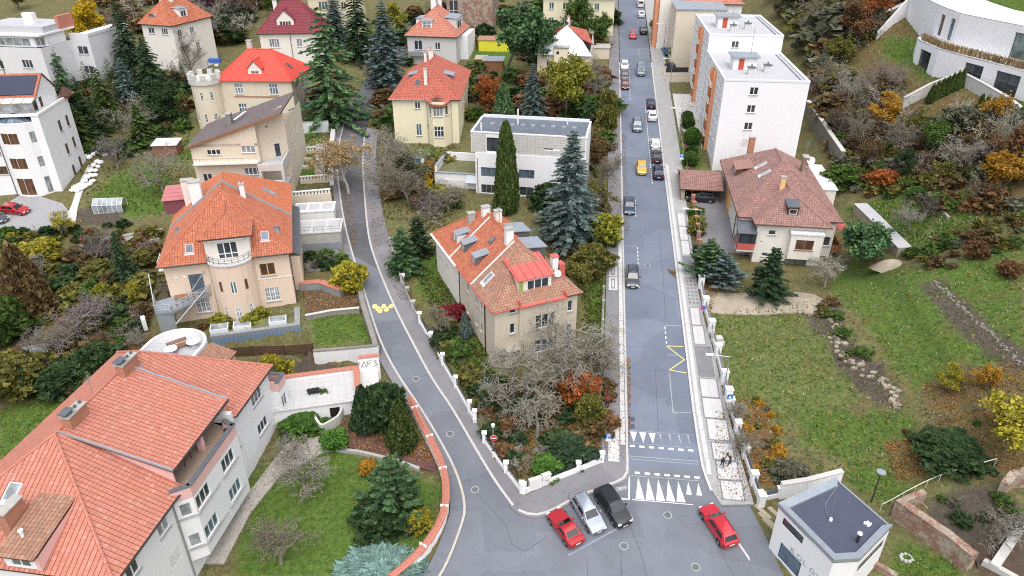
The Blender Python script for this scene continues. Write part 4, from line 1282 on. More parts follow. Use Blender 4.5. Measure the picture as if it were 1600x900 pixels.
# ---- peach house with round bay, left of centre
def house_peach():
 h=House('villa','peach house with round corner bay, orange tiled hipped roof and grey steel balcony stair',(-43.3,79.6),15,z=1.6)
 e=8.6
 h.walls([((-0.3,0.4),(5.1,0.4),-3.0,e,[W(2.6,4.2,1.7,2.6,n=3,gm='glass_blue',fm='dark_zinc',tr=0.7),W(2.7,1.1,1.7,2.1,n=3,bars=3,gm='glass_pale')]),
    ((10.3,0.4),(14.8,0.4),-3.0,e,[W(0.7,5.4,1.9,1.75,n=2,gm='glass_warm',fm='ochre_blind'),W(0.8,1.5,1.8,2.0,n=3,bars=3,gm='glass_pale')]),
    ((14.8,0.4),(14.8,24.0),-3.0,e,[W(3,5.2,1.2,1.6),W(7,5.2,1.2,1.6),W(3,1.8,1.2,1.6),W(7,1.8,1.2,1.6)]),((14.8,24.0),(-0.3,24.0),-3.0,e),
    ((-0.3,24.0),(-0.3,0.4),-3.0,e,[W(13,5.2,1.2,1.6),W(18,5.2,1.2,1.6),W(13,1.8,1.2,1.6),W(18,1.8,1.2,1.6)])],'peach_plaster')
 # string course
 m=MB();m.box(10.25,14.86,0.34,0.4,4.9,5.02);h.part('string_course',m,'ivory_plaster')
 m=MB();m.box(14.8,16.0,3.5,20.0,-3,6.2);h.part('side_wing',m,'peach_plaster')
 m=MB();m.prism([(14.75,3.4),(16.2,3.4),(16.2,20.1),(14.75,20.1)],[7.0,6.25,6.25,7.0],[7.12,6.37,6.37,7.12]);h.part('side_wing_roof',m,'dark_zinc')
 # round bay, three storeys, balcony on top
 cx,cy,r=7.7,1.3,2.95
 A0,A1=rad(198),rad(342)
 nseg=9
 ang=[A0+(A1-A0)*i/nseg for i in range(nseg+1)]
 pts=[(cx+r*math.cos(a),cy+r*math.sin(a)) for a in ang]
 segs=[]
 for i in range(nseg):
  p,q=pts[i],pts[i+1];l=math.hypot(p[0]-q[0],p[1]-q[1])
  ops=[]
  if i == 4: ops=[W(0.04,4.4,l-0.08,1.75,n=2,gm='glass_green',fm='white_paint',sill=None),W(0.04,0.3,l-0.08,2.1,n=2,bars=3,gm='glass_pale',sill=None)]
  if i in (2,6): ops=[W(0.2,4.6,l-0.4,1.5,n=1,gm='glass_warm',fm='wood_brown',sill=None),W(0.15,0.7,l-0.3,1.7,n=1,bars=3,gm='glass_pale',sill=None)]
  segs.append((p,q,-0.6,8.3,ops))
 h.walls(segs,'peach_plaster','bay_wall',0.08)
 m=MB()
 for i in range(nseg):
  a,b=ang[i],ang[i+1]
  for (k0,k1,z0,z1) in ((0.93,1.05,8.3,8.5),(0.0,1.0,8.18,8.3)):
   m.prism([(cx+r*k1*math.cos(a),cy+r*k1*math.sin(a)),(cx+r*k1*math.cos(b),cy+r*k1*math.sin(b)),(cx+r*k0*math.cos(b)+0.001*i,cy+r*k0*math.sin(b)),(cx+r*k0*math.cos(a)+0.001*i,cy+r*k0*math.sin(a)+0.001)],z0,z1)
 h.part('balcony_slab',m,'grey_plaster')
 m=MB()
 for i in range(nseg):
  a,b=ang[i],ang[i+1]
  for z in (8.75,9.1,9.35):
   m.tube((cx+r*0.97*math.cos(a),cy+r*0.97*math.sin(a),z),(cx+r*0.97*math.cos(b),cy+r*0.97*math.sin(b),z),0.025,0.025,4)
  m.tube((cx+r*0.97*math.cos(a),cy+r*0.97*math.sin(a),8.5),(cx+r*0.97*math.cos(a),cy+r*0.97*math.sin(a),9.35),0.03,0.03,4)
 h.part('balcony_railing',m,'dark_metal')
 m=MB()
 for i in range(nseg):
  a,b=ang[i],ang[i+1]
  m.prism([(cx+r*1.22*math.cos(a),cy+r*1.22*math.sin(a)),(cx+r*1.22*math.cos(b),cy+r*1.22*math.sin(b)),(cx+r*0.98*math.cos(b),cy+r*0.98*math.sin(b)),(cx+r*0.98*math.cos(a),cy+r*0.98*math.sin(a))],-0.75,-0.5)
 h.part('bay_plinth',m,'ivory_plaster')
 # attic front with three-leaf balcony door under a half-hipped gable
 h.walls([((5.0,0.3),(10.4,0.3),8.3,11.8,[W(1.45,8.55,2.4,2.25,n=3,tr=0.3,gm='glass',sill=None)]),((10.4,0.3),(10.4,4.5),8.3,11.8),((5.0,4.5),(5.0,0.3),8.3,11.8)],'ivory_plaster','attic_wall',0.1)
 m=MB();m.box(5.6,9.8,-0.15,0.2,11.2,11.4);h.part('awning_case',m,'white_paint')
 A,B,C,D=(-0.9,-0.3,e),(15.4,-0.3,e),(15.4,24.6,e),(-0.9,24.6,e)
 ap=(7.0,8.9,14.6);ap2=(7.0,15.8,14.6)
 fl=[A,D,ap2,ap];fr=[B,C,ap2,ap]
 # front slope left and right of the attic gable
 def onf(x,y): return (x,y,e+(14.6-e)*(y+0.3)/9.2)
 f1=[A,(5.0,-0.3,e),onf(5.0,6.57)]
 f2=[(10.4,-0.3,e),B,onf(10.4,5.18)]
 yb=11.6
 def onl(y,k): # point on left slope, k from eave to ridge
  return (-0.9+(7.9)*k,y,e+6.0*k)
 def onr(y,k): return (15.4-8.4*k,y,e+6.0*k)
 h.tiled([f1,f2,[A,ap,(7.0,yb,14.6),onl(yb,0)],[B,onr(yb,0),(7.0,yb,14.6),ap],[onf(5.0,4.0),onf(10.4,4.0),onf(10.4,5.18),ap,onf(5.0,6.57)]],'tile_orange',0.31,0.34,0.018,caps=[(A,ap),(B,ap),(ap,(7.0,yb,14.6))])
 h.tiled([[onl(yb,0),(7.0,yb,14.6),ap2,D],[onr(yb,0),C,ap2,(7.0,yb,14.6)],[C,D,ap2]],'tile_bright2',0.31,0.34,0.014,name='rear_roof')
 g0,g1,hh,gr=(4.5,-0.5,11.75),(10.9,-0.5,11.75),(7.6,3.2,13.4),(7.6,7.2,13.4)
 h.tiled([[g0,g1,hh],[g0,hh,gr,(4.5,4.6,11.75)],[g1,(10.9,4.6,11.75),gr,hh]],'tile_orange',0.31,0.34,0.018,name='gable_roof',caps=[(g0,hh),(g1,hh),(hh,gr)])
 h.gutter([(-0.9,-0.38,e-0.03),(5.0,-0.38,e-0.03)]);h.gutter([(10.4,-0.38,e-0.03),(15.4,-0.38,e-0.03)])
 # party-wall parapet with zinc coping
 m=MB()
 for s0,s1 in ((onl(yb,0),(7.0,yb,14.6)),((7.0,yb,14.6),onr(yb,0))):
  m.prism([(s0[0],yb-0.2),(s1[0],yb-0.2),(s1[0],yb+0.2),(s0[0],yb+0.2)],[s0[2]-0.2,s1[2]-0.2,s1[2]-0.2,s0[2]-0.2],[s0[2]+0.28,s1[2]+0.28,s1[2]+0.28,s0[2]+0.28])
 h.part('party_wall',m,'zinc')
 h.chimney(3.3,13.0,10.5,14.6,1.5,1.3,'white_plaster',0);h.chimney(9.6,10.4,11.8,14.6,0.6,0.9,'white_plaster',1)
 h.chimney(2.0,15.4,10,14.0,1.6,1.0,'ivory_plaster',0)
 h.skylight(f1,3.0,1.6,1.0,1.35,0.14,'glass_blue','rose_plaster');h.skylight(f2,12.2,2.2,1.0,1.35,0.14,'glass_blue','rose_plaster')
 h.skylight([B,C,ap2],12.4,16.5,1.0,2.0,0.14,'glass_pale','zinc')
 # eyebrow dormers in dark zinc
 for (x,y,a) in ((0.75,7.4,-90),(13.8,4.6,90)):
  o=link('dormer',None,h.root,(x,y,0),rad(a))
  m=MB();n=8
  arc=[(1.15*math.cos(t),9.3+1.15*math.sin(t)*0.85) for t in np.linspace(0,math.pi,n+1)]
  for p,q in zip(arc[:-1],arc[1:]):
   m.poly([(p[0],-0.1,p[1]+0.0),(q[0],-0.1,q[1]),(q[0],2.6,q[1]),(p[0],2.6,p[1])])
  m.build('dormer_roof','dark_zinc',o,True)
  m=MB();m.poly([(p[0],0.0,p[1]) for p in arc] + [(-1.15,0.0,8.7),(1.15,0.0,8.7)]);m.build('dormer_front','glass',o)
 # rose sheet box dormer on the far left
 m=MB();m.box(-1.9,2.2,16.4,21.2,8.8,10.9);o=h.part('box_dormer',m,'plum_wall')
 m=MB();m.prism([(-2.1,16.1),(2.5,16.1),(2.5,21.4),(-2.1,21.4)],[10.905]*2+[11.2]*2,[11.0]*2+[11.3]*2);[m.box(-2.1,2.5,17.2+k*1.3,17.26+k*1.3,11.05+k*0.07,11.15+k*0.07) for k in range(3)];m.build('box_dormer_roof','rose_sheet',o)
 # small loggia on the left flank
 m=MB();m.box(-2.2,-0.3,5.6,8.4,5.2,5.4);[m.tube((-2.15,5.65+k*0.9,5.4),(-2.15,5.65+k*0.9,6.5),0.04,0.04,4) for k in range(4)];m.tube((-2.15,5.6,6.5),(-2.15,8.4,6.5),0.05,0.05,4);m.tube((-2.15,5.6,6.0),(-2.15,8.4,6.0),0.03,0.03,4);h.part('side_balcony',m,'white_paint')
 # grey steel balcony with stair, pointed like a ship's bow
 m=MB()
 deck=[(-1.6,-3.4),(0.4,-3.6),(4.6,0.3),(-0.3,0.3),(-2.0,-0.4)]
 m.prism(deck,3.75,4.0);o=h.part('steel_balcony',m,'zinc')
 m=MB()
 loop=[(-2.0,-0.4),(-1.6,-3.4),(0.4,-3.6),(4.6,0.3)]
 for z in (4.4,4.75,5.1):
  m.path([p+(z,) for p in loop],0.045,5)
 for a,b in zip(loop[:-1],loop[1:]):
  for k in range(5):
   t=k/4;p=(a[0]+(b[0]-a[0])*t,a[1]+(b[1]-a[1])*t);m.tube(p+(4.0,),p+(5.1,),0.03,0.03,4)
 m.build('railing','zinc',o)
 m=MB()
 for p in ((-1.5,-3.3),(0.3,-3.4),(-1.9,-0.5)): m.tube(p+(-2.5,),p+(3.8,),0.09,0.09,6)
 m.tube((-1.6,-3.4,0.6),(4.4,0.2,7.2),0.07,0.07,5);m.tube((0.4,-3.6,2.2),(4.6,0.3,5.2),0.09,0.09,5);m.tube((-1.9,-0.5,8.0),(-1.6,-3.4,4.0),0.07,0.07,5)
 m.build('steel_frame','zinc',o)
 m=MB();m.box(-1.55,0.35,-3.35,-3.25,0.2,3.7);m.box(-1.6,-1.5,-3.3,-1.8,0.2,3.7);m.build('stair_screen','zinc',o)
 m=MB();m.box(0.4,2.0,-1.2,-0.5,4.6,4.66);[m.box(x,x+0.07,y,y+0.07,4.0,4.6) for x in (0.45,1.9) for y in (-1.15,-0.6)];m.build('balcony_table','wood_brown',o)
 for k in range(6):
  m=MB();x=0.2+k*0.6;y=-3.2+k*0.56;m.tube((x,y+0.3,4.0),(x,y+0.3,4.35),0.13,0.17,7);m.build('flower_pot','tile_old',o)
 for x in (0.9,1.9):
  m=MB();m.tube((x,0.34,6.6),(x,0.40,6.6),0.17,0.17,10);h.part('wall_lamp',m,'white_paint')
 h.pipe(5.0,0.28,-0.5,8.5,'wood_dark',0.07)
 h.pipe(14.95,0.6,-1.0,8.5,'dark_metal',0.06)
 # blue sheet-metal annex with planted roof and roof lights
 m=MB();m.prism([(4.2,-5.1),(15.2,-5.1),(15.2,0.3),(4.2,0.3)],-3.6,0.1);m.box(15.2,16.4,-2.0,3.0,-3.6,-0.1);o=h.part('annex',m,'blue_sheet')
 for k in range(21):
  m=MB();x=4.25+k*0.53;m.box(x,x+0.04,-5.14,-5.102,-3.6,0.5);m.build('standing_seam','blue_sheet',o)
 m=MB();m.box(4.2,15.2,-5.1,-4.5,0.1,0.62);m.box(14.5,15.2,-4.5,0.3,0.1,0.62);m.build('annex_parapet','zinc',o)
 m=MB();m.box(4.2,14.5,-4.5,0.3,0.103,0.3);m.build('planted_roof','green_roof',o)
 for x in (5.2,8.0,12.4):
  m=MB();m.box(x-1.1,x+1.1,-4.0,-2.5,0.3,0.85);q=m.build('roof_light','white_sheet',o)
  m=MB();m.box(x-0.98,x+0.98,-3.9,-2.6,0.853,0.90);m.build('pane','glass_pale',q)
 return h
tilemat('tile_bright2',(0.54,0.17,0.085),0.08,(0.3,0.15,0.1),0.08)
HP=house_peach()

# ---- weathered beige house with the red dormer, centre
def house_beige():
 h=House('house','weathered beige corner house, roof half orange half brown tiles, red sheet dormer in front',(-2.0,70.8),23,z=1.08)
 e=8.1
 T3=dict(n=3)
 h.rect_walls(0,10.7,0,22,-3.0,e,dict(
  f=[W(5.05,4.4,2.55,1.85,n=3),W(5.0,0.95,2.6,1.75,n=3),W(1.9,4.3,0.65,1.4,n=1,gm='glass'),W(1.9,7.1,0.8,0.7,n=1,gm='glass'),W(9.45,5.6,0.65,1.5,n=1,gm='glass'),W(9.45,2.3,0.65,1.4,n=1,gm='glass'),(1.65,-0.4,0.95,2.1,dict(kind='door',mat='wood_dark')),(5.4,-1.9,1.9,1.2,dict(kind='louvre',mat='pale_concrete'))],
  l=[W(4.2,5.5,0.7,1.35,n=1),W(5.7,5.5,0.7,1.35,n=1),W(8.8,5.5,1.1,1.35),W(4.3,2.4,0.7,1.2,n=1),W(5.9,2.4,0.7,1.2,n=1),W(9.1,2.3,0.9,1.4),W(12.0,5.5,1.1,1.4),W(12.0,2.2,1.1,1.4),W(16.5,5.5,1.2,1.4),W(19.2,5.5,1.0,1.4),W(16.5,2.2,1.2,1.4),W(19.2,2.2,1.0,1.4)],
  r=[W(4,5.3,1.1,1.4),W(9,5.3,1.1,1.4),W(15,5.3,1.1,1.4)]),'beige_plaster')
 m=MB();m.box(-0.05,0.0,12.0,22.02,-3.0,7.95);h.part('rear_half_facade',m,'ivory_plaster')
 m=MB();m.box(-0.08,10.78,-0.08,0.0,-3.0,-0.4);h.part('plinth',m,'old_concrete')
 m=MB();m.box(2.95,9.15,-0.35,0.0,3.3,7.9);
 h.walls([((3.0,-0.35),(8.4,-0.35),-3.0,7.9,[W(2.05,4.4,2.55,1.85,n=3),W(2.0,0.95,2.6,1.75,n=3)]),((8.4,-0.35),(8.4,0),-3.0,7.9),((3.0,0),(3.0,-0.35),-3.0,7.9)],'beige_plaster','shallow_bay')
 m=MB();m.box(1.1,2.95,-1.0,0,2.35,2.5);m.box(1.1,1.2,-1.0,0,2.5,2.6);h.part('door_hood',m,'old_concrete')
 # window guard, arched bars
 m=MB()
 for k in range(7): m.tube((5.2+k*0.4,-0.75,-0.5),(5.2+k*0.4,-0.75,0.6),0.02,0.02,4)
 for z in (-0.5,0.0,0.6): m.path([(5.1,-0.36,z),(5.1,-0.75,z),(7.7,-0.75,z),(7.7,-0.36,z)],0.025,4)
 h.part('window_guard',m,'grey_metal')
 A,B,C,D=(-0.45,-0.45,e),(11.15,-0.45,e),(11.15,22.45,e),(-0.45,22.45,e)
 a1,a2=(5.35,5.4,12.9),(5.35,16.9,12.9)
 k=(12.9-e)/5.8
 yb,yc=6.6,14.5
 def pl(y,x): return (x,y,e+(x+0.45)*k)
 def pr(y,x): return (x,y,e+(11.15-x)*k)
 h.tiled([[A,B,a1],[A,a1,(5.35,yb,12.9),(-0.45,yb,e)],[B,(11.15,yb,e),(5.35,yb,12.9),a1]],'tile_old',0.33,0.36,0.018,caps=[(A,a1),(B,a1)])
 h.tiled([[(-0.45,yb,e),(5.35,yb,12.9),a2,D],[(11.15,yb,e),C,a2,(5.35,yb,12.9)],[C,D,a2]],'tile_orange',0.33,0.36,0.022,name='newer_roof',caps=[(a2,D),((5.35,yb,12.9),a2),(a2,C)])
 for y in (yb,yc):
  m=MB();m.prism([(-0.5,y-0.09),(5.3,y-0.09),(5.3,y+0.09),(-0.5,y+0.09)],[e,12.86,12.86,e],[e+0.16,13.02,13.02,e+0.16]);h.part('roof_strip',m,'white_sheet')
 h.gutter([(-0.55,-0.5,e-0.05),(-0.55,12,e-0.05)],0.08,'red_sheet');h.gutter([(-0.5,-0.55,e-0.05),(3.0,-0.55,e-0.05)],0.08,'red_sheet')
 m=MB();m.box(-0.75,-0.42,12.0,22.4,e-0.12,e+0.02);h.part('box_gutter',m,'white_sheet')
 h.pipe(-0.1,3.0,-2.5,8.0,'dark_metal',0.07);h.pipe(-0.12,12.1,-1.5,7.9,'dark_metal',0.07);h.pipe(10.8,0.2,-2.5,8.0,'old_concrete',0.06)
 # red sheet dormer with french window and planted balcony
 o=h.dormer(5.5,0.9,0,4.2,4.2,8.3,10.7,'ivory_plaster','red_sheet',3,drop=0.9,over=0.3,win=(0.26,0.06,0.66,0.84),tr=0.28)
 m=MB()
 for i in range(5): m.prism([(3.3+i*1.05,0.55),(3.35+i*1.05,0.55),(3.35+i*1.05,5.0),(3.3+i*1.05,5.0)],[10.85,10.85,11.7,11.7],[10.92,10.92,11.78,11.78])
 h.part('roof_seams',m,'red_sheet')
 m=MB();m.prism([(2.9,-0.75),(8.9,-0.75),(8.9,0.85),(2.9,0.85)],[7.95,7.95,8.3,8.3],[8.12,8.12,8.5,8.5]);m.box(2.9,3.05,-0.7,3.0,8.1,8.75);m.box(8.75,8.9,-0.7,1.6,8.1,8.75);h.part('balcony_apron',m,'red_sheet')
 m=MB();m.box(3.45,3.95,0.84,0.895,8.45,10.5);h.part('trellis',m,'leaf_lime_flat')
 h.chimney(8.9,2.9,9.0,11.9,0.75,0.75,'white_plaster',0,'red_sheet');m=MB();m.box(9.4,10.1,2.3,3.4,9.0,10.9);h.part('red_box',m,'red_sheet')
 dish(h,8.6,1.3,10.4,0.45,250)
 h.chimney(4.9,7.4,11.2,14.3,0.95,0.75,'white_plaster',0);h.chimney(6.2,14.2,12,13.7,0.9,0.7,'ivory_plaster',0);h.chimney(5.2,16.0,12,13.7,1.0,0.8,'white_plaster',0);h.chimney(3.6,17.2,11,12.6,0.9,0.7,'old_concrete',0)
 FL=[(-0.45,yb,e),(5.35,yb,12.9),a2]
 for (x,y) in ((0.95,16.2),(0.95,13.3),(0.95,9.3)):
  h.dormer(x,y,-90,1.3,1.9,e+0.9,e+2.35,'white_sheet' if y > 15 else 'dark_zinc','zinc',1,drop=0.35,over=0.12,win=(0.12,0.1,0.76,0.75),gm='glass_pale')
 h.skylight([A,a1,(5.35,yb,12.9)],1.2,4.9,0.95,1.7,0.15,'glass_pale','white_sheet')
 h.skylight(FL,3.9,10.2,0.7,0.8,0.2,'glass_green','dark_zinc')
 for (y,w) in ((13.5,2.6),(8.6,2.8)):
  h.dormer(9.8,y,90,w,2.6,e+0.9,e+2.9,'dark_zinc','zinc',2,drop=0.3,over=0.2)
 antenna(h,5.3,11.5,12.9,2.6)
 return h
surf('leaf_lime_flat',(0.30,0.42,0.10),0.8,0.3,6.0)
HB=house_beige()

# ---- brown-roofed house on the right and its carport
def house_brown():
 h=House('house','ivory house with brown tiled hipped roof and enclosed balcony beside the carport',(34.4,92.2),-8,z=4.2)
 e=6.2
 h.walls([((0,0),(9.2,0),-3.0,e,[W(1.6,4.4,1.0,0.75,n=1,gm='glass'),W(0.65,3.15,0.35,0.25,n=1,gm='glass',sill=None),W(1.2,1.0,0.9,0.6,n=1,gm='glass'),(4.5,-1.6,3.0,2.4,dict(kind='window',n=2,fm='wood_dark',gm='glass_green'))]),
    ((9.2,0),(9.2,2.2),-3.0,e),((9.2,2.2),(11.1,2.2),-3.0,e,[W(0.3,2.2,1.3,1.4,n=1,gm='glass'),W(0.3,-1.2,1.3,1.8,n=1,gm='glass_blue')]),((11.1,2.2),(11.1,25),-3.0,e),((11.1,25),(-1.9,25),-3.0,e),
    ((-1.9,25),(-1.9,2.1),-3.0,e,[W(19.0,3.6,1.5,1.6,fm='wood_brown'),W(19.0,0.2,1.5,1.7,fm='wood_brown'),W(13,3.8,0.7,1.1,n=1),W(13,0.8,0.7,1.1,n=1)]),((-1.9,2.1),(0,2.1),-3.0,e),((0,2.1),(0,0),-3.0,e)],'ivory_plaster')
 m=MB();m.box(-1.96,-1.9,12.5,18.5,-3,6.1);h.part('apricot_facade',m,'apricot_plaster')
 m=MB();m.box(-2.12,-1.97,14.6,15.6,-3,6.0);h.part('pilaster',m,'orange_plaster')
 # box bay with blue-grey lid
 h.walls([((4.5,-1.1),(8.7,-1.1),1.5,5.2,[W(0.75,2.9,2.4,1.5,n=2,fm='wood_brown',gm='glass_warm',sill='wood_brown')]),((8.7,-1.1),(8.7,0),1.5,5.2),((4.5,0),(4.5,-1.1),1.5,5.2)],'ivory_plaster','box_bay',0.12)
 m=MB();m.box(4.5,8.7,-1.1,0,1.42,1.5);h.part('bay_floor',m,'ivory_plaster')
 m=MB();m.box(4.35,8.85,-1.25,0,5.2,5.45);h.part('bay_lid',m,'white_sheet')
 # enclosed balcony in the corner
 m=MB();m.box(-2.4,0.0,-0.6,2.05,1.9,2.1);o=h.part('balcony',m,'ivory_plaster')
 m=MB()
 for k in range(10): m.box(-2.42,-2.36,-0.55+k*0.26,-0.32+k*0.26,2.1,3.1)
 for k in range(9): m.box(-2.36+k*0.26,-2.13+k*0.26,-0.62,-0.56,2.1,3.1)
 m.build('balustrade','red_sheet',o)
 m=MB()
 for x in (-2.35,-1.2,-0.05): m.box(x-0.04,x+0.04,-0.6,-0.52,3.1,4.7)
 m.box(-2.4,0,-0.6,-0.54,3.1,3.18);m.box(-2.4,0,-0.6,-0.54,4.62,4.7);m.box(-2.4,-2.34,-0.52,2.0,4.62,4.7);m.box(-2.4,-2.34,0.7,0.78,3.1,4.62);m.build('glazing_frame','wood_dark',o)
 m=MB();m.box(-2.34,-0.05,-0.57,-0.55,3.18,4.62);m.box(-2.38,-2.36,-0.5,2.0,3.18,4.62);m.build('pane','glass',o)
 m=MB();m.prism([(-2.6,-0.8),(0.0,-0.8),(0.0,2.0),(-2.6,2.0)],[4.7,4.7,5.5,5.5],[4.78,4.78,5.58,5.58]);m.build('balcony_roof','dark_zinc',o)
 # right-hand loggia
 m=MB();m.box(11.1,12.6,2.6,6.5,1.0,1.25);m.box(12.4,12.6,2.6,6.5,1.25,2.2);m.box(11.1,12.6,2.55,2.7,1.25,2.2);h.part('loggia_parapet',m,'wood_brown')
 m=MB();m.prism([(11.0,2.3),(13.0,2.3),(13.0,7.0),(11.0,7.0)],[4.9,4.5,4.5,4.9],[5.0,4.6,4.6,5.0]);h.part('loggia_awning',m,'red_sheet')
 ap,ap2=(4.6,12.6,10.9),(4.6,18.5,10.9)
 A,B,C,D=(-2.5,1.6,e),(11.7,1.6,e),(11.7,25.5,e),(-2.5,25.5,e)
 wa=(4.6,4.4,9.3)
 k=(10.9-e)/11.0
 wy=1.6+(9.3-e)/k
 wb=(4.6,wy,9.3)
 a0,b0=(-0.6,-0.6,e),(9.8,-0.6,e)
 def onf(x,y): return (x,y,e+(y-1.6)*k)
 h.tiled([[A,(-0.6,1.6,e),wb,ap],[(9.8,1.6,e),B,ap,wb],[A,ap,ap2,D],[B,C,ap2,ap],[C,D,ap2]],'tile_brown',0.33,0.36,0.016,caps=[(A,ap),(B,ap),(ap,ap2)])
 h.tiled([[a0,b0,wa],[a0,wa,wb,(-0.6,1.6,e)],[b0,(9.8,1.6,e),wb,wa]],'tile_brown',0.33,0.36,0.016,name='wing_roof',caps=[(a0,wa),(b0,wa),(wa,wb)])
 h.gutter([(-0.6,-0.7,e-0.04),(9.8,-0.7,e-0.04)],0.08,'wood_dark');h.gutter([(-2.58,1.6,e-0.04),(-2.58,25,e-0.04)],0.08,'wood_dark')
 h.pipe(-2.0,6.2,-2,6.1)
 h.dormer(4.6,0.95,0,1.5,2.6,7.1,8.35,'wood_dark','dark_zinc',1,drop=0.25,over=0.15,win=(0.15,0.15,0.7,0.65),gm='glass')
 h.skylight([a0,b0,wa],4.8,2.6,0.7,0.7,0.06,'glass_pale','zinc')
 h.chimney(3.8,6.6,8.0,10.6,0.65,0.65,'apricot_plaster',0);h.chimney(8.6,15.2,8.0,10.9,0.8,1.4,'old_brick',0);h.chimney(1.8,23.5,7.5,11.0,0.9,0.9,'brick',0)
 dish(h,9.2,14.4,10.6,0.6,260);antenna(h,8.6,15.6,10.9,2.2)
 FL=[A,ap,ap2]
 for y in (11.4,14.9):
  h.skylight(FL,2.2,y,0.8,1.7,0.12,'glass_pale','white_sheet')
 h.dormer(-1.3,17.5,-90,3.6,2.6,e+0.7,e+1.9,'wood_dark','tile_brown',2,drop=0.5)
 # white annex behind
 m=MB();m.box(11.12,14.4,16.0,27.0,-2,5.4);o=h.part('annex',m,'ivory_plaster')
 m=MB();m.prism([(11.0,15.8),(14.6,15.8),(14.6,27.2),(11.0,27.2)],5.405,5.55);[m.box(11.0,14.6,15.9+i*1.6,15.95+i*1.6,5.55,5.6) for i in range(8)];m.build('annex_roof','white_sheet',o)
 # lower rose canopies over the side door
 for (x,y,z) in ((-3.4,8.6,0.2),(-3.2,4.0,-0.6)):
  m=MB();m.prism([(x,y),(-1.92,y),(-1.92,y+2.6),(x,y+2.6)],[z,z+0.5,z+0.5,z],[z+0.1,z+0.6,z+0.6,z+0.1]);[m.tube((x+0.1,y+0.1+i*2.3,-2.0),(x+0.1,y+0.1+i*2.3,z),0.05,0.05,5) for i in (0,1)];h.part('door_canopy',m,'rose_sheet')
 return h
HN=house_brown()
def carport():
 a=rad(-8)
 h=House('carport','open carport with brown tiled roof between the street and the apricot facade',(34.4,92.2),-8,'carport',z=4.2)
 h.tiled([[(-9.5,16.0,4.3),(-2.7,16.0,4.3),(-2.7,20.6,5.6),(-9.5,20.6,5.6)],[(-9.5,25.0,4.3),(-9.5,20.6,5.6),(-2.7,20.6,5.6),(-2.7,25.0,4.3)]],'tile_brown',0.33,0.36,0.016,caps=[((-9.5,20.6,5.6),(-2.7,20.6,5.6))])
 m=MB();m.box(-9.3,-8.7,16.3,25,1.0,4.1);h.part('pier_wall',m,'old_brick')
 m=MB();m.box(-9.0,-2.8,24.6,24.9,1.0,4.1);h.part('rear_wall',m,'ivory_plaster')
 for x in (-6.1,-2.95):
  h.part('post',MB().tube((x,16.4,1.0),(x,16.4,4.15),0.09,0.09,6),'wood_dark')
 m=MB();m.box(-9.3,-2.8,16.25,16.45,4.0,4.18);h.part('beam',m,'wood_dark')
carport()

# ---- white shop cube with lettering, bottom right
def shop():
 h=House('shop','small white flat-roofed shop cube with KOLON lettering beside the junction',(23.7,46.4),-67,'shop',z=-1.75)
 # footprint in local metres: street front along +x
 P=[(0.15,0.0),(6.65,0.0),(7.35,2.0),(5.8,7.2),(-0.3,7.1)]
 h.walls([(P[0],P[1],-1.2,5.5,[W(0.75,4.05,2.5,0.85,n=1,fm='dark_metal',gm='glass',sill=None),W(1.15,0.3,2.6,1.85,n=1,fm='blue_frame',gm='glass_blue',sill=None),W(4.75,0.2,1.2,1.7,n=1,fm='dark_metal',gm='glass',sill=None)]),(P[1],P[2],-1.2,5.5),(P[2],P[3],-1.2,5.5,[W(0.5,3.5,4.4,0.95,n=1,fm='dark_metal',gm='glass',sill=None)]),(P[3],P[4],-1.2,5.5),(P[4],P[0],-1.2,5.5)],'clean_white',rev=0.12)
 m=MB();m.prism(P,5.3,5.52);h.part('roof_deck',m,'dark_felt')
 m=MB();n=len(P);c=(sum(p[0] for p in P)/n,sum(p[1] for p in P)/n)
 for i in (0,1,2,4):
  a,b=P[i],P[(i+1) % n]
  o=lambda p,k: (c[0]+(p[0]-c[0])*k,c[1]+(p[1]-c[1])*k)
  w=0.83
  m.prism([o(a,1.03),o(b,1.03),o(b,w),o(a,w)],[5.5]*4,[5.86,5.86,5.74,5.74])
 h.part('parapet_flashing',m,'zinc')
 m=MB();a,b=P[3],P[4];m.prism([a,b,(b[0]+0.1,b[1]-0.15),(a[0]+0.0,a[1]-0.15)],5.5,5.66);h.part('rear_edge',m,'zinc')
 # chrome flue, vent hood, lightning rod with cable
 m=MB();m.tube((5.9,3.3,5.5),(5.9,3.3,6.5),0.14,0.14,10);o=h.part('flue',m,'dark_metal');m=MB();m.tube((5.9,3.3,6.5),(5.9,3.3,6.62),0.22,0.2,12);m.build('flue_cap','white_paint',o)
 m=MB();m.tube((3.2,3.0,5.52),(3.2,3.0,5.75),0.16,0.13,10);h.part('roof_vent',m,'white_paint')
 m=MB();m.tube((3.2,3.0,5.7),(2.3,3.9,7.7),0.015,0.012,4);m.path([(3.2,3.0,5.75),(2.6,3.1,5.6),(1.6,3.9,5.56),(0.9,5.4,5.56),(0.4,6.6,5.7)],0.03,4);h.part('lightning_rod',m,'grey_metal')
 m=MB();[m.tube((4.8+0.16*math.cos(k),5.6+0.2*math.sin(k*1.7),5.54),(4.8+0.16*math.cos(k),5.6+0.2*math.sin(k*1.7),5.72),0.13,0.1,6) for k in range(7)];h.part('insulator_bundle',m,'white_paint')
 # lettering, one letter after the other on the street front
 for k,ch in enumerate('KOLON'):
  cu=bpy.data.curves.new('letter','FONT');cu.body=ch;cu.size=0.8;cu.extrude=0.02
  t=link('letter',cu);dg=bpy.context.evaluated_depsgraph_get()
  me=bpy.data.meshes.new_from_object(t.evaluated_get(dg));bpy.data.objects.remove(t);me.materials.clear();me.materials.append(MAT['letter_grey'])
  q=link('letter',me,h.root,(2.45+k*0.78,-0.03,2.32));q.rotation_euler=(rad(90),0,0)
 # things in the big window: pale goods seen through the glass
 return h
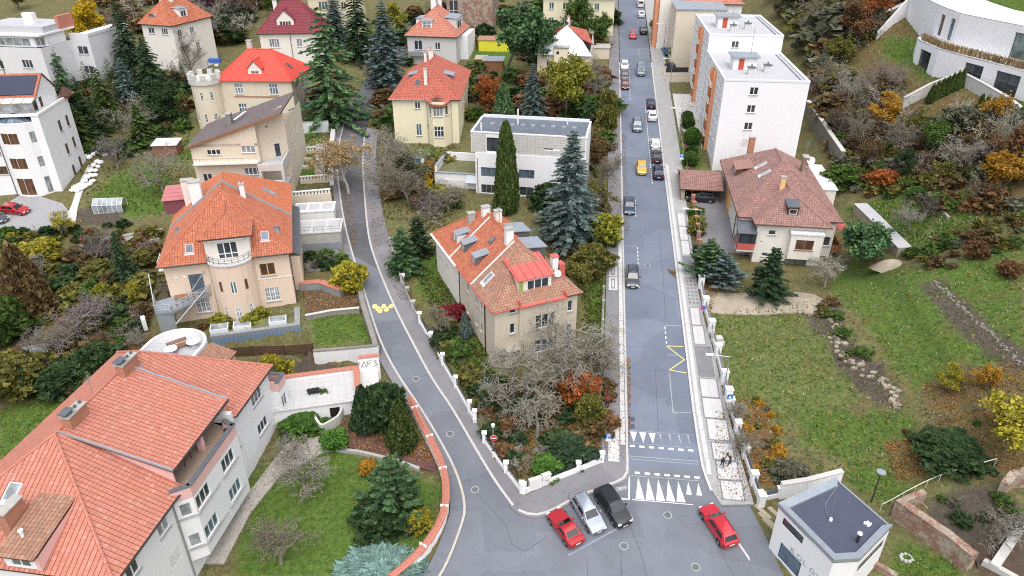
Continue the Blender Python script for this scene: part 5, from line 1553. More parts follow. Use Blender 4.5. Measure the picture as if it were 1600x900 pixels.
surf('letter_grey',(0.36,0.45,0.44),0.5,0.05,bmp=0)
surf('blue_frame',(0.03,0.10,0.22),0.4,0.05,bmp=0)
SHOP=shop()

# ---- stepped white apartment block with orange loggias
def apartments():
 for sec,(y0,y1,zb,zt,lab) in enumerate(((0.0,22.0,0.0,15.4,'near section of white apartment block, blank gable with single window column'),(22.02,45.0,2.8,18.5,'far section of white apartment block, one step higher up the street'))):
  h=House('apartment_block',lab,(34.9,120.0),-6,'apartment block',z=7.7,group='sections of the white apartment block')
  fl=[zt-2.1-k*2.95 for k in range(5)]
  fw=[]
  for k,z in enumerate(fl):
   if sec == 0 and k != 3: fw.append(W(4.3,z-0.0,1.35,1.25,n=2,gm='glass'))
   if sec == 0 and k == 3: fw.append((4.3,z-0.1,1.4,1.35,dict(kind='shutter')))
   if sec == 1 and k == 0: fw.append(W(4.3,z,1.35,1.25,n=2,gm='glass'))
  lo=[W(y,z,1.5,1.45,n=2,gm='glass_pale') for z in fl for y in (2.4,5.2,13.6,17.2,19.6)]
  h.rect_walls(0,13.6,y0,y1,zb-4,zt,dict(f=fw,l=lo),'clean_white')
  m=MB();m.box(0.0,13.6,y0,y1,zt-0.02,zt+0.05);h.part('roof_deck',m,'roof_felt')
  m=MB();m.box(-0.05,0.35,y0,y1,zt+0.051,zt+0.38);m.box(13.25,13.65,y0,y1,zt+0.051,zt+0.38);m.box(0.35,13.25,y0-0.03,y0+0.32,zt+0.051,zt+0.38)
  if sec == 1: m.box(0.35,13.25,y1-0.35,y1,zt+0.051,zt+0.38)
  h.part('parapet',m,'white_sheet')
  m=MB();m.box(12.5,12.62,y0+1,y1-0.6,zt+0.05,zt+0.16);h.part('roof_gutter',m,'slate_felt')
  # orange fins and loggia parapets
  m=MB();m.box(-0.6,0.0,y0+7.9,y0+8.15,zb-1,zt-0.3);m.box(-0.6,0.0,y0+11.6,y0+11.85,zb-1,zt-0.3);m.box(-0.06,-0.004,y0+8.15,y0+11.6,zb-1,zt-0.3);h.part('loggia_fins',m,'orange_plaster')
  for z in fl:
   m=MB();m.box(-0.9,-0.06,y0+8.15,y0+11.6,z-1.0,z-0.85);m.box(-0.9,-0.82,y0+8.15,y0+11.6,z-0.85,z+0.1);h.part('loggia_parapet',m,'ivory_plaster')
   m=MB();m.box(-0.09,-0.062,y0+8.9,y0+10.9,z-0.8,z+1.2);h.part('loggia_door',m,'glass')
  # stair head with red door, two chimneys
  ys=y0+8.4
  m=MB();m.box(2.6,6.6,ys,ys+3.6,zt+0.05,zt+2.1);o=h.part('stair_head',m,'white_plaster')
  m=MB();m.box(2.2,7.0,ys-0.5,ys+4.1,zt+2.1,zt+2.3);m.build('stair_head_roof','zinc',o)
  m=MB();m.box(3.5,4.4,ys-0.05,ys-0.003,zt+0.1,zt+1.9);m.build('door','red_door',o)
  for (x,y) in ((5.1,y0+5.2),(8.2,y0+7.4)):
   m=MB();m.box(x-0.55,x+0.55,y-0.45,y+0.45,zt+0.05,zt+1.15);o=h.part('vent_stack',m,'grey_plaster')
   m=MB();m.box(x-0.68,x+0.68,y-0.58,y+0.58,zt+1.153,zt+1.27);m.tube((x,y,zt+1.27),(x,y,zt+1.7),0.13,0.13,7);m.build('stack_cover','dark_zinc',o)
  for k in range(9):
   m=MB();x=1.5+(k*3.7 % 10.5);y=y0+1.6+(k*5.3 % (y1-y0-4));m.tube((x,y,zt+0.05),(x,y,zt+0.22),0.13,0.13,7);h.part('roof_vent',m,'white_paint')
  m=MB();m.tube((5.6,ys+1.5,zt+2.3),(5.6,ys+1.5,zt+6.8),0.05,0.03,5);h.part('aerial_mast',m,'grey_metal')
surf('red_door',(0.55,0.08,0.05),0.6,0.05)
apartments()

# ---- cream house with red roof and small polygonal bay
def house_cream():
 h=House('house','cream yellow house with red hipped roof and polygonal bay above the birch',(-22.0,132.4),-2,z=8.5)
 e=8.4
 h.rect_walls(0,12.1,0,22,-3,e,dict(f=[W(4.1,6.6,1.0,1.25,n=2,gm='glass'),W(4.1,1.5,1.0,2.2,n=2,gm='glass_blue')],l=[W(5,6,1.2,1.4),W(12,6,1.2,1.4)],r=[W(5,5.8,1.2,1.4),W(12,5.8,1.2,1.4),W(5,2,1.2,1.4)]),'cream_plaster')
 b=[(6.4,0),(7.5,-1.5),(9.6,-1.5),(10.6,0)]
 h.walls([(b[0],b[1],-3,e-0.1,[W(0.5,5.7,0.8,1.8,n=1)]),(b[1],b[2],-3,e-0.1,[W(0.15,5.6,1.8,1.95,n=3,tr=0.62,gm='glass_pale'),W(0.15,1.7,1.8,2.05,n=3,tr=0.62,gm='glass')]),(b[2],b[3],-3,e-0.1,[W(0.5,5.7,0.8,1.8,n=1)])],'cream_plaster','bay_wall')
 A,B,C,D=(-0.6,-0.5,e),(12.7,-0.5,e),(12.7,22.5,e),(-0.6,22.5,e)
 a1,a2=(6.1,6.3,13.0),(6.1,16.0,13.0)
 hf=[A,B,a1]
 h.tiled([hf,[A,a1,a2,D],[B,C,a2,a1],[C,D,a2],[(6.2,-0.5,e),(7.3,-2.0,e-0.85),(9.8,-2.0,e-0.85),(10.8,-0.5,e),(8.5,0.4,e+0.65)]],'tile_red',0.33,0.36,0.02,caps=[(A,a1),(B,a1),(a1,a2)])
 h.gutter([(-0.6,-0.58,e-0.05),(6.2,-0.58,e-0.05)],0.08,'old_concrete')
 h.pipe(6.3,-0.1,-1,8.3,'old_concrete');h.pipe(10.8,-0.1,-1,8.3,'old_concrete')
 h.chimney(6.0,2.6,9.8,13.2,0.55,0.55,'ivory_plaster',0);h.chimney(5.7,13.4,12.6,14.4,0.9,0.8,'ivory_plaster',1);h.chimney(4.6,13.0,12.2,14.0,0.5,0.5,'ivory_plaster',1)
 h.skylight(hf,4.4,2.9,0.8,0.9,0.2,'glass','dark_zinc')
 h.dormer(1.9,9.3,-90,2.4,2.0,9.6,10.7,'dark_zinc','zinc',2,drop=0.5);h.dormer(10.4,9.3,90,2.4,2.0,9.6,10.7,'dark_zinc','zinc',2,drop=0.5)
house_cream()

# ---- white modern house with flat roof, behind the column conifer
def house_modern():
 h=House('house','white flat-roofed modern house with grey panelled top floor behind the column conifer',(-6.4,113.2),-10,z=6.3)
 h.walls([((0.4,0),(14.0,0),-4,7.0,[W(0.9,3.0,2.6,1.6,n=3,fm='grey_metal',gm='glass_blue',sill=None),W(7.2,3.1,2.6,1.5,n=3,fm='grey_metal',gm='glass_blue',sill=None),W(0.9,0.1,2.6,1.5,n=3,fm='grey_metal',gm='glass',sill=None),W(7.4,0.1,2.3,1.5,n=2,fm='grey_metal',gm='glass',sill=None),W(10.6,-0.1,1.5,1.7,n=2,fm='grey_metal',gm='glass_blue',sill=None)]),((14.0,0),(14.0,1.2),-4,7.0),((0.4,9),(0.4,0),-4,7.0)],'clean_white')
 h.walls([((-0.3,0.25),(18.4,0.25),7.02,10.3,[(2.6,7.3,2.0,2.3,dict(kind='window',n=2,fm='dark_metal',gm='glass',sill=None)),(11.0,8.1,2.4,0.22,dict(kind='window',n=1,fm='dark_metal',gm='glass',sill=None))]),((18.4,0.25),(18.4,9),-4,10.3),((18.4,9),(-0.3,9),-4,10.3),((-0.3,9),(-0.3,0.25),7.02,10.3)],'clean_white','top_floor')
 # stone panels cladding the top floor
 for r in range(7):
  for c in range(10):
   x0=5.0+c*1.32;z0=7.1+r*0.45
   if x0 > 17.4 or (10.5 < x0 < 13.5 and 7.9 < z0 < 8.3): continue
   m=MB();m.box(x0,x0+1.29,0.18,0.246,z0,z0+0.425);h.part('stone_panel',m,'pale_concrete')
 for r in range(7):
  m=MB();m.box(-0.2,2.15,0.18,0.246,7.1+r*0.45,7.525+r*0.45);h.part('stone_panel',m,'pale_concrete')
 h.walls([((14.0,1.2),(18.4,1.2),-4,7.0)],'white_plaster','recessed_wall')
 m=MB();m.box(0.4,18.4,0.02,1.2,6.9,7.018);h.part('ledge',m,'clean_white')
 m=MB();m.box(0,18.1,0.5,8.8,10.25,10.32);h.part('roof_deck',m,'slate_felt')
 m=MB();m.box(-0.35,18.45,0.15,0.5,10.3,10.48);m.box(-0.35,0,0.5,9.05,10.3,10.48);m.box(18.1,18.45,0.5,9.05,10.3,10.48);m.box(0,18.1,8.8,9.05,10.3,10.8);h.part('roof_edge',m,'white_sheet')
 for (x,y,hh) in ((1.2,1.4,1.3),(6.5,5.6,2.6),(14.6,7.0,1.0)):
  m=MB();m.tube((x,y,10.3),(x,y,10.3+hh),0.14,0.14,8);h.part('flue',m,'white_sheet')
 for k in range(9):
  m=MB();m.box(2+k*1.7,2.7+k*1.7,4.6,5.4,10.3,10.55);h.part('ballast_block',m,'zinc')
 h.pipe(0.75,-0.1,-2,6.2,'grey_metal')
 # garage terrace on the left
 m=MB();m.box(-7.0,0.38,1.2,1.5,-2,2.7);m.box(-7.0,-6.7,1.5,8.5,-2,3.6);m.box(-6.7,0.38,8.2,8.5,-2,3.9);o=h.part('terrace_wall',m,'white_plaster')
 m=MB();m.box(-6.7,0.38,1.5,8.2,2.2,2.5);m.build('terrace_deck','green_roof',o)
 m=MB();m.box(-7.1,0.38,1.05,1.7,2.705,2.8);m.box(-7.15,-6.55,1.7,8.6,3.605,3.7);m.build('wall_coping','zinc',o)
 for x in (-5.9,-3.2):
  m=MB();m.box(x,x+2.3,1.12,1.197,-0.9,1.6);m.build('garage_door','shutter_white',o)
 m=MB();m.prism([(-1.4,-0.2),(0.38,-0.2),(0.38,1.2),(-1.4,1.2)],[1.6,1.6,2.6,2.6],[1.72,1.72,2.72,2.72]);h.part('porch_roof',m,'zinc')
house_modern()

# ---- sand coloured house with steep single-pitch slate roof
def house_slate():
 h=House('house','sand coloured house with broad slate grey sloping roof and corner terrace',(-50.5,109.4),5,z=5.2)
 h.walls([((0,0),(10.4,0),-3.5,(10.2,13.6),[W(2.4,8.9,2.1,0.85,n=3,gm='glass'),W(7.8,9.1,2.1,1.55,n=3,gm='glass_pale'),W(7.6,5.4,2.6,1.2,n=4,gm='glass_blue'),W(1.0,4.4,1.4,1.4)]),
    ((10.4,0),(10.4,1.6),-3.5,13.6),((10.4,1.6),(14.2,3.6),-3.5,(13.6,15.6),[W(1.2,12.3,0.5,0.4,n=1,sill=None),(2.1,7.3,1.0,2.3,dict(kind='window',n=1,gm='glass',fm='white_paint',sill=None))]),((14.2,3.6),(14.2,18),-3.5,12.5,[W(3,8.5,1.1,1.5),W(8,8.5,1.1,1.5)]),((14.2,18),(0,18),-3.5,10.2),((0,18),(0,0),-3.5,10.2)],'sand_plaster')
 e1=[(-0.6,-0.5,10.2),(10.6,-0.5,13.7),(14.7,3.2,15.8),(14.9,12.5,15.2),(0.2,12.5,10.8)]
 # one big slope, low on the left, high on the right
 h.tiled([[(-0.6,-0.5,10.3),(14.8,-0.5,15.5),(14.8,12.4,15.5),(-0.6,12.4,10.3)]],'tile_slate',0.45,0.42,0.03,thick=0.22)
 m=MB();m.box(-0.7,10.8,-0.65,-0.45,0,0.01);
 m=MB();m.prism([(-0.7,-0.62),(14.8,-0.62),(14.8,-0.5),(-0.7,-0.5)],[10.05,15.2,15.2,10.05],[10.35,15.55,15.55,10.35]);h.part('verge_board',m,'wood_brown')
 o=h.chimney(5.3,5.2,11.6,14.0,0.7,1.3,'stone',0)
 m=MB();m.prism([(6.2,4.2),(6.5,4.2),(7.6,7.4),(7.3,7.4)],[13.2,13.2,13.6,13.6],[13.3,13.3,13.7,13.7]);h.part('roof_ladder',m,'white_sheet')
 # balcony strip and corner terrace
 m=MB();m.box(0.2,10.2,-1.1,0,7.6,7.8);o=h.part('balcony',m,'ivory_plaster');m=MB();m.path([(0.2,-1.05,8.6),(10.2,-1.05,8.6)],0.03,4);[m.tube((0.25+k*1.1,-1.05,7.8),(0.25+k*1.1,-1.05,8.6),0.02,0.02,4) for k in range(10)];m.build('railing','grey_metal',o)
 m=MB();m.box(10.5,14.4,-2.6,3.0,6.9,7.2);m.box(10.5,14.4,-2.6,-2.4,7.2,8.0);m.box(14.2,14.4,-2.4,3.4,7.2,8.3);o=h.part('corner_terrace',m,'pale_concrete')
 m=MB();m.box(10.75,14.15,-2.35,3.0,7.2,7.24);m.build('terrace_floor','roof_felt',o)
 for (x,y) in ((10.7,-2.4),(14.2,-2.4)): m=MB();m.box(x-0.2,x+0.2,y-0.2,y+0.2,-3,6.9);m.build('pillar','pale_concrete',o)
 m=MB();[m.box(10.9+k*0.46,11.15+k*0.46,-2.5,-2.35,4.2,5.1) for k in range(7)];m.box(10.6,14.3,-2.52,-2.33,5.1,5.25);m.box(10.6,14.3,-2.52,-2.33,4.0,4.2);m.build('balustrade','white_plaster',o)
 m=MB();m.box(10.6,14.2,-2.4,3.0,3.6,4.0);m.build('porch_floor','pale_concrete',o)
house_slate()

# ---- red-roofed house with the round castle tower
def house_castle():
 h=House('house','sand house with bright red hipped roof, gabled dormer and crenellated round tower',(-57.0,142.0),-3,z=9.0)
 e=9.0
 h.walls([((0,0),(14.3,0),-3,e,[W(2.9,6.3,1.6,2.1,n=3,tr=0.6),W(9.8,6.3,1.6,2.1,n=3,tr=0.6),W(3.0,2.4,1.6,2.0,n=3,tr=0.6)]),((14.3,0),(14.3,12),-3,e,[W(2,6,1.3,1.9),W(6,6,1.3,1.9),W(2,2,1.3,1.9),W(6,2,1.3,1.9)]),((14.3,12),(0,12),-3,e),((0,12),(0,0),-3,e)],'sand_plaster')
 m=MB();m.box(2.5,12.2,-0.12,0,5.75,5.95);h.part('string_course',m,'tile_old')
 A,B,C,D=(-0.5,-0.5,e),(14.8,-0.5,e),(14.8,12.5,e),(-0.5,12.5,e)
 a1,a2=(4.4,6.0,13.6),(9.4,6.0,13.6)
 h.tiled([[A,B,a2,a1],[B,C,a2],[C,D,a1,a2],[D,A,a1]],'tile_bright',0.5,0.5,0.006,joint='tile_bright',lift=0.02,caps=[(A,a1),(B,a2),(a1,a2)])
 h.dormer(7.1,0.9,0,2.6,2.6,9.4,11.0,'ivory_plaster','zinc',2,gable=1.5,tile='tile_bright',win=(0.2,0.15,0.6,0.6),bars=2)
 h.chimney(4.4,7.2,12,15.0,0.9,0.9,'pale_concrete',0)
 h.skylight([B,C,a2],12.6,4.6,0.9,1.2,0.12,'glass','dark_zinc')
 # tower
 cx,cy,r,n=-2.6,-0.2,2.75,18
 ang=[2*math.pi*i/n for i in range(n+1)]
 segs=[]
 for i in range(n):
  p,q=[(cx+r*math.cos(a),cy+r*math.sin(a)) for a in (ang[i],ang[i+1])]
  ops=[W(0.18,5.6,0.6,1.6,n=1,bars=3,gm='glass',sill=None),W(0.18,1.4,0.6,1.6,n=1,bars=3,gm='glass',sill=None)] if i in (11,13,15) else []
  segs.append((p,q,-3,8.6,ops))
 h.walls(segs,'sand_plaster','tower',0.1)
 m=MB();m.prism([(cx+r*1.12*math.cos(a),cy+r*1.12*math.sin(a)) for a in ang[:-1]],8.6,9.5);o=h.part('tower_top',m,'pale_concrete')
 for i in range(0,n,2):
  a,b=ang[i],ang[i+1]
  m=MB();m.prism([(cx+r*1.14*math.cos(a),cy+r*1.14*math.sin(a)),(cx+r*1.14*math.cos(b),cy+r*1.14*math.sin(b)),(cx+r*0.9*math.cos(b),cy+r*0.9*math.sin(b)),(cx+r*0.9*math.cos(a),cy+r*0.9*math.sin(a))],9.5,10.5);m.build('merlon','pale_concrete',o)
 dish(h,cx+1.6,cy+2.8,11.6,0.6,250)
 m=MB();m.path([(cx,cy+2.5,9.5),(cx,cy+2.5,12.2),(cx+2.2,cy+2.5,12.2)],0.06,5);m.box(cx+0.2,cx+2.4,cy+2.6,cy+3.6,11.6,12.4,0);h.part('terrace_awning',m,'blue_plastic')
house_castle()
def simple_house(name,label,loc,ang,w,d,e,rise,wall,tile,z=None,ridge='x',front=(),right=(),left=(),cw=0.4,chim=(),over=0.5,hip=None,dorm=(),cat='house',back=()):
 h=House(name,label,loc,ang,cat,z=z)
 h.rect_walls(0,w,0,d,-4,e,dict(f=list(front),r=list(right),l=list(left)),wall)
 o=over
 A,B,C,D=(-o,-o,e),(w+o,-o,e),(w+o,d+o,e),(-o,d+o,e)
 k=hip if hip is not None else 0.5*min(w,d)
 if ridge == 'x':
  r0,r1=(k,d/2,e+rise),(w-k,d/2,e+rise)
  faces=[[A,B,r1,r0],[B,C,r1],[C,D,r0,r1],[D,A,r0]]
  caps=[(A,r0),(B,r1),(r0,r1)]
 else:
  r0,r1=(w/2,k,e+rise),(w/2,d-k,e+rise)
  faces=[[A,B,r0],[B,C,r1,r0],[C,D,r1],[D,A,r0,r1]]
  caps=[(A,r0),(B,r0),(r0,r1)]
 h.tiled(faces,tile,cw,0.42,0.02,caps=caps)
 h.gutter([(-o,-o-0.08,e-0.04),(w+o,-o-0.08,e-0.04)])
 for c in chim: h.chimney(*c)
 for dd in dorm: h.dormer(**dd)
 return h
# plum-roofed house
hh=simple_house('house','pale pink house with plum red tiled roof and wide four-light dormer',(-58.2,173.5),6,14,13,8.0,6.2,'ivory_plaster','tile_plum',z=12.9,front=[W(2.0,4.8,2.2,1.9,n=4,gm='glass_pale'),W(8.2,4.9,1.2,1.7),W(2.2,1.0,2.0,1.6,n=3)],ridge='x',hip=5.0,chim=[(6.6,7.5,12.5,16.6,3.4,1.2,'white_plaster',0),(2.8,9.0,11,13.8,0.9,0.9,'white_plaster',0)],
 dorm=[dict(cx=6.0,cy=1.2,ang=0,w=3.8,depth=3.0,zb=8.7,zt=10.8,wallmat='ivory_plaster',lites=4,gable=2.0,tile='tile_plum',win=(0.16,0.2,0.68,0.6),gm='glass')])
hh.pipe(6.9,-0.1,0,7.9)
# orange-roofed white house up on the left
hh=simple_house('house','white house with orange roof, round eyebrow window and zinc dormer among bare trees',(-82.7,169.2),-18,8.2,13.0,11.2,4.6,'ivory_plaster','tile_orange',z=12.6,ridge='y',hip=3.5,front=[W(1.6,9.2,1.6,1.3,n=2,gm='glass'),W(5.2,9.2,1.6,1.3,n=3,gm='glass')],right=[W(1.5,8.5,1.3,1.4),W(5.5,8.5,1.3,1.4),W(1.5,5.0,1.8,1.5,n=3,gm='glass'),W(6.5,5.0,1.3,1.4)],chim=[(4.2,5.6,14,17.4,1.2,1.0,'white_plaster',0),(1.8,6.0,13.5,16.4,0.8,0.8,'white_plaster',0)],
 dorm=[dict(cx=7.6,cy=5.2,ang=90,w=2.6,depth=3.0,zb=11.9,zt=14.0,wallmat='white_plaster',roofmat='zinc',lites=2,drop=0.3)])
o=link('dormer',None,hh.root,(2.9,0.7,0),0.0)
arc=[(1.1*math.cos(t),12.0+1.3*math.sin(t)) for t in np.linspace(0,math.pi,9)]
m=MB()
for p,q in zip(arc[:-1],arc[1:]): m.poly([(p[0],-0.1,p[1]),(q[0],-0.1,q[1]),(q[0],2.6,q[1]),(p[0],2.6,p[1])])
m.build('dormer_roof','zinc',o);m=MB();m.poly([(p[0]*0.85,0.0,12.05+(p[1]-12)*0.85) for p in arc]);m.build('pane','glass_blue',o)
# orange house with zinc dormers behind the cream one
hh=simple_house('house','grey house with orange roof and box dormers, ivy on its wall, behind the cream house',(-24.4,175.0),-9,11.6,13.0,6.6,5.6,'grey_plaster','tile_salmon',z=13.6,ridge='y',hip=4.6,front=[W(1.6,3.4,1.9,2.1,n=2,gm='glass'),W(6.6,3.6,1.2,1.6,n=2,gm='glass')],
 chim=[(4.0,10.5,10.5,13.4,1.2,0.9,'white_plaster',1),(5.0,12.5,10.5,13.6,0.9,0.9,'white_plaster',1)],
 dorm=[dict(cx=4.6,cy=1.0,ang=0,w=2.4,depth=2.4,zb=7.5,zt=9.6,wallmat='white_plaster',roofmat='zinc',lites=2,drop=0.5,win=(0.1,0.08,0.8,0.84),tr=0.75),dict(cx=11.0,cy=7.0,ang=90,w=6.4,depth=4.0,zb=6.6,zt=9.8,wallmat='grey_plaster',roofmat='zinc',lites=2,drop=0.4),dict(cx=0.6,cy=8.5,ang=-90,w=4.5,depth=3.5,zb=6.8,zt=9.2,wallmat='white_plaster',roofmat='zinc',lites=2,drop=0.4)])
m=MB();m.box(11.6,13.4,4.5,13,-4,6.2);hh.part('side_block',m,'clean_white')
m=MB();m.box(0.3,5.0,-1.2,0,2.2,2.5);m.path([(0.3,-1.2,3.3),(5.0,-1.2,3.3)],0.04,4);m.box(0.3,5.0,-1.22,-1.18,2.5,3.2);hh.part('balcony',m,'zinc')
# white-roofed house beside the lime-yellow tree
def house_whiteroof():
 h=House('house','beige house with white sheet roof and red tiled gambrel corners beside the street',(5.6,164.0),-10,z=13.0)
 e=5.4
 h.rect_walls(0,11.5,0,12,-4,e,dict(f=[W(2.0,2.7,1.2,1.2,gm='glass'),W(8.8,2.7,1.2,1.2),W(2.0,-0.8,1.2,1.2)],r=[W(3,2.5,1.1,1.4),W(7,2.5,1.1,1.4)]),'sand_plaster')
 A,B=(-0.5,-0.5,e),(12.0,-0.5,e)
 ap=(5.75,5.6,10.6)
 h.tiled([[A,B,(9.6,2.6,7.9),ap,(1.9,2.6,7.9)]],'white_sheet',1,1,joint='white_sheet',tiles=False,name='front_roof')
 h.tiled([[(-0.5,2.0,7.3),(1.9,2.6,7.9),ap,(1.5,6.2,9.4)],[(12.0,2.0,7.3),(10.0,6.2,9.4),ap,(9.6,2.6,7.9)],[(1.5,6.2,9.4),ap,(10.0,6.2,9.4),(12,12.5,e),(-0.5,12.5,e)]],'tile_red',0.36,0.4,0.02)
 m=MB();m.poly([(-0.02,0,e),(-0.02,12,e),(-0.02,6,9.2),(-0.02,2.2,7.2)]);m.poly([(11.52,0,e),(11.52,2.2,7.2),(11.52,6,9.2),(11.52,12,e)]);h.part('gable',m,'white_plaster')
 m=MB();m.box(3.8,6.8,-0.9,3.0,-3,6.9);o=h.part('stair_tower',m,'cream_plaster');m=MB();m.box(3.6,7.0,-1.1,3.2,6.903,7.05);m.path([(3.7,-1.0,7.8),(6.9,-1.0,7.8)],0.04,4);[m.tube((3.7+k*0.8,-1.0,7.05),(3.7+k*0.8,-1.0,7.8),0.03,0.03,4) for k in range(5)];m.build('tower_terrace','grey_metal',o)
 m=MB();m.tube((4.6,-0.95,5.9),(4.6,-0.9,5.9),0.34,0.34,12);m.build('round_window','glass',o)
 h.chimney(5.9,6.6,9.6,12.2,0.7,0.7,'ivory_plaster',1,'brick')
house_whiteroof()
# grey-white modernist block, top left
def house_block():
 h=House('apartment_house','pale grey modernist block with glazed top floor at the upper left corner',(-113.0,157.5),-9,'apartment house',z=9.5)
 h.rect_walls(0,15.3,0,11,-5,14.8-3.0,dict(f=[W(3.2,7.2,2.0,1.7,n=2,gm='glass'),W(9.8,7.6,2.4,1.7,n=3,gm='glass'),W(3.2,2.8,2.0,1.7,n=2),W(10.4,3.0,2.4,1.7,n=3,gm='glass_pale')],r=[W(2,7.4,1.4,1.7,n=1),W(2,3.0,1.4,1.7,n=1)]),'grey_white')
 h.walls([((0,0.6),(13.6,0.6),11.8,14.0,[W(1.0,12.0,11.8,1.6,n=6,gm='glass_pale',sill=None)]),((13.6,0.6),(15.2,2.4),11.8,14.0,[W(0.3,12.0,1.8,1.6,n=2,gm='glass_pale',sill=None)]),((15.2,2.4),(15.2,8),11.8,14.0)],'white_paint','glazed_floor',0.05)
 m=MB();m.box(-0.3,15.6,0.1,11,14.0,14.35);h.part('roof_slab',m,'white_sheet')
 m=MB();m.box(0,15.0,2.4,11.5,14.35,15.6);h.part('upper_roof',m,'roof_felt')
 m=MB();m.box(8.8,11.2,5,6.2,15.6,17.8);h.part('lift_head',m,'white_plaster')
 m=MB();m.box(14.6,15.4,7,11.5,14.36,17.0);h.part('brick_gable',m,'tile_salmon')
 h.rect_walls(15.3,19.8,9.0,23.0,-5,12.6,dict(r=[],f=[W(1.2,8.8,2.4,1.7,n=2),W(1.4,4.6,2.2,1.7,n=2)]),'grey_white',name='rear_wing')
 m=MB();m.box(15.3,19.9,9.0,9.4,12.6,13.2);m.box(19.5,19.9,9.4,23.0,12.6,13.2);m.box(15.3,19.5,9.4,23,12.58,12.66);h.part('wing_parapet',m,'grey_white')
 h.pipe(4.9,-0.1,-2,11.5)
surf('grey_white',(0.66,0.66,0.67),0.85,0.04,stain=0.15,stain_col=(0.42,0.42,0.42))
house_block()
# white villa with the solar panel, left edge
def house_solar():
 h=House('villa','white villa with round glazed bay, solar panel on red roof and roof terrace',(-78.2,127.0),7,z=5.6)
 e=13.0
 rw=lambda x,z: W(x,z,1.05,1.9,n=1,fm='wood_dark',gm='glass_warm')
 h.walls([((-14,-11.5),(-7.2,-11.5),-3,e,[W(4.9,6.8,1.5,1.6,n=2,fm='wood_brown',gm='glass_warm'),W(4.2,3.4,2.3,1.4,n=1,fm='wood_brown',gm='glass_warm')]),((0.0,-11.5),(0.0,0),-3,e,[rw(5.6,8.6),rw(8.7,8.6),rw(5.6,4.5),rw(8.7,4.7),rw(5.6,0.6),rw(8.8,1.0)]),((0,0),(-14,0),-3,e),((-14,0),(-14,-11.5),-3,e),((-1.2,-11.5),(0.0,-11.5),-3,e)],'clean_white')
 # shallow curved bay with brown joinery
 cx,cy,r=-4.2,-8.6,4.2
 ang=np.linspace(rad(222),rad(318),6)
 pts=[(-7.2,-11.5)] + [(cx+r*math.cos(a),cy+r*math.sin(a)) for a in ang] + [(-1.2,-11.5)]
 segs=[]
 for i,(p,q) in enumerate(zip(pts[:-1],pts[1:])):
  l=math.hypot(p[0]-q[0],p[1]-q[1]);ops=[]
  if i in (2,3):
   ops=[W(0.02,z,l-0.04,hh_,n=2,fm='wood_brown',gm='glass_warm',sill=None) for z,hh_ in ((8.8,1.8),(4.6,1.8),(0.0,2.9))]
  elif i == 5:
   ops=[W(0.3,z,l-0.6,hh_,n=1,fm='grey_metal',gm='glass_pale',sill=None) for z,hh_ in ((8.8,1.8),(4.7,1.7),(0.1,2.8))]
  if l > 0.3: segs.append((p,q,-3,e-1.0,ops))
 h.walls(segs,'clean_white','bay_wall',0.1)
 m=MB();m.prism(pts,e-1.02,e-0.85);h.part('bay_top',m,'white_plaster')
 # glazed umbrella roof of the bay
 m=MB();g=MB();top=(cx,-10.6,e+0.4)
 rim=[(cx+3.3*math.cos(a),-10.3+1.9*math.sin(a),e-0.8) for a in np.linspace(rad(180),rad(360),8)]
 for p in rim: m.tube(p,top,0.05,0.05,4)
 for p,q in zip(rim[:-1],rim[1:]):
  m.tube(p,q,0.05,0.05,4);g.poly([p,q,top])
 o=h.part('bay_skylight',m,'dark_metal');g.build('pane','glass_blue',o)
 m=MB();m.box(-14,0.12,-11.62,-11.2,e,e+0.35);m.box(-0.3,0.12,-11.2,0,e,e+0.35);h.part('parapet',m,'white_plaster')
 m=MB();m.box(-14,-0.3,-11.2,0,e-0.02,e+0.06);h.part('terrace_deck',m,'pale_concrete')
 # attic: gable wall, red roof with solar panel, glazed veranda
 h.walls([((-1.2,-8.2),(-1.2,-0.8),e,e+2.0,[W(1.0,e+0.2,1.1,1.7,n=2,fm='wood_dark',gm='glass_warm',sill=None)])],'clean_white','gable_wall')
 m=MB();m.poly([(-1.2,-8.2,e+2.0),(-1.2,-0.8,e+2.0),(-1.2,-3.0,e+4.6),(-1.2,-4.0,e+5.0),(-1.2,-7.6,e+3.2)]);h.part('gable',m,'clean_white')
 rf=[(-14,-8.4,e+2.2),(-1.0,-8.4,e+2.2),(-1.0,-4.0,e+5.2),(-10.0,-4.0,e+5.2)]
 h.tiled([rf,[(-1.0,-0.6,e+2.2),(-14,-0.6,e+2.2),(-10,-4.0,e+5.2),(-1.0,-4.0,e+5.2)]],'tile_orange',0.34,0.38,0.02)
 m=MB();k=3.0/4.4
 m.prism([(-8.6,-8.0),(-1.5,-8.0),(-1.5,-4.6),(-8.6,-4.6)],[e+2.2+0.4*k+0.12]*2+[e+2.2+3.8*k+0.12]*2,[e+2.2+0.4*k+0.2]*2+[e+2.2+3.8*k+0.2]*2);h.part('solar_panel',m,'solar')
 h.tiled([[(-0.9,-1.4,e+0.5),(0.8,-1.4,e+0.5),(0.8,1.6,e+0.5),(-0.9,1.6,e+1.6)]],'tile_old',0.34,0.38,name='lean_to_roof')
 m=MB()
 for k in range(9): m.box(-14+k*1.6,-13.86+k*1.6,-9.9,-9.76,e,e+1.7);m.prism([(-14+k*1.6,-9.9),(-13.86+k*1.6,-9.9),(-13.86+k*1.6,-8.2),(-14+k*1.6,-8.2)],[e+1.7]*2+[e+2.2]*2,[e+1.8]*2+[e+2.3]*2)
 m.box(-14,-1.1,-9.9,-9.78,e+1.6,e+1.75);o=h.part('veranda_frame',m,'wood_pale')
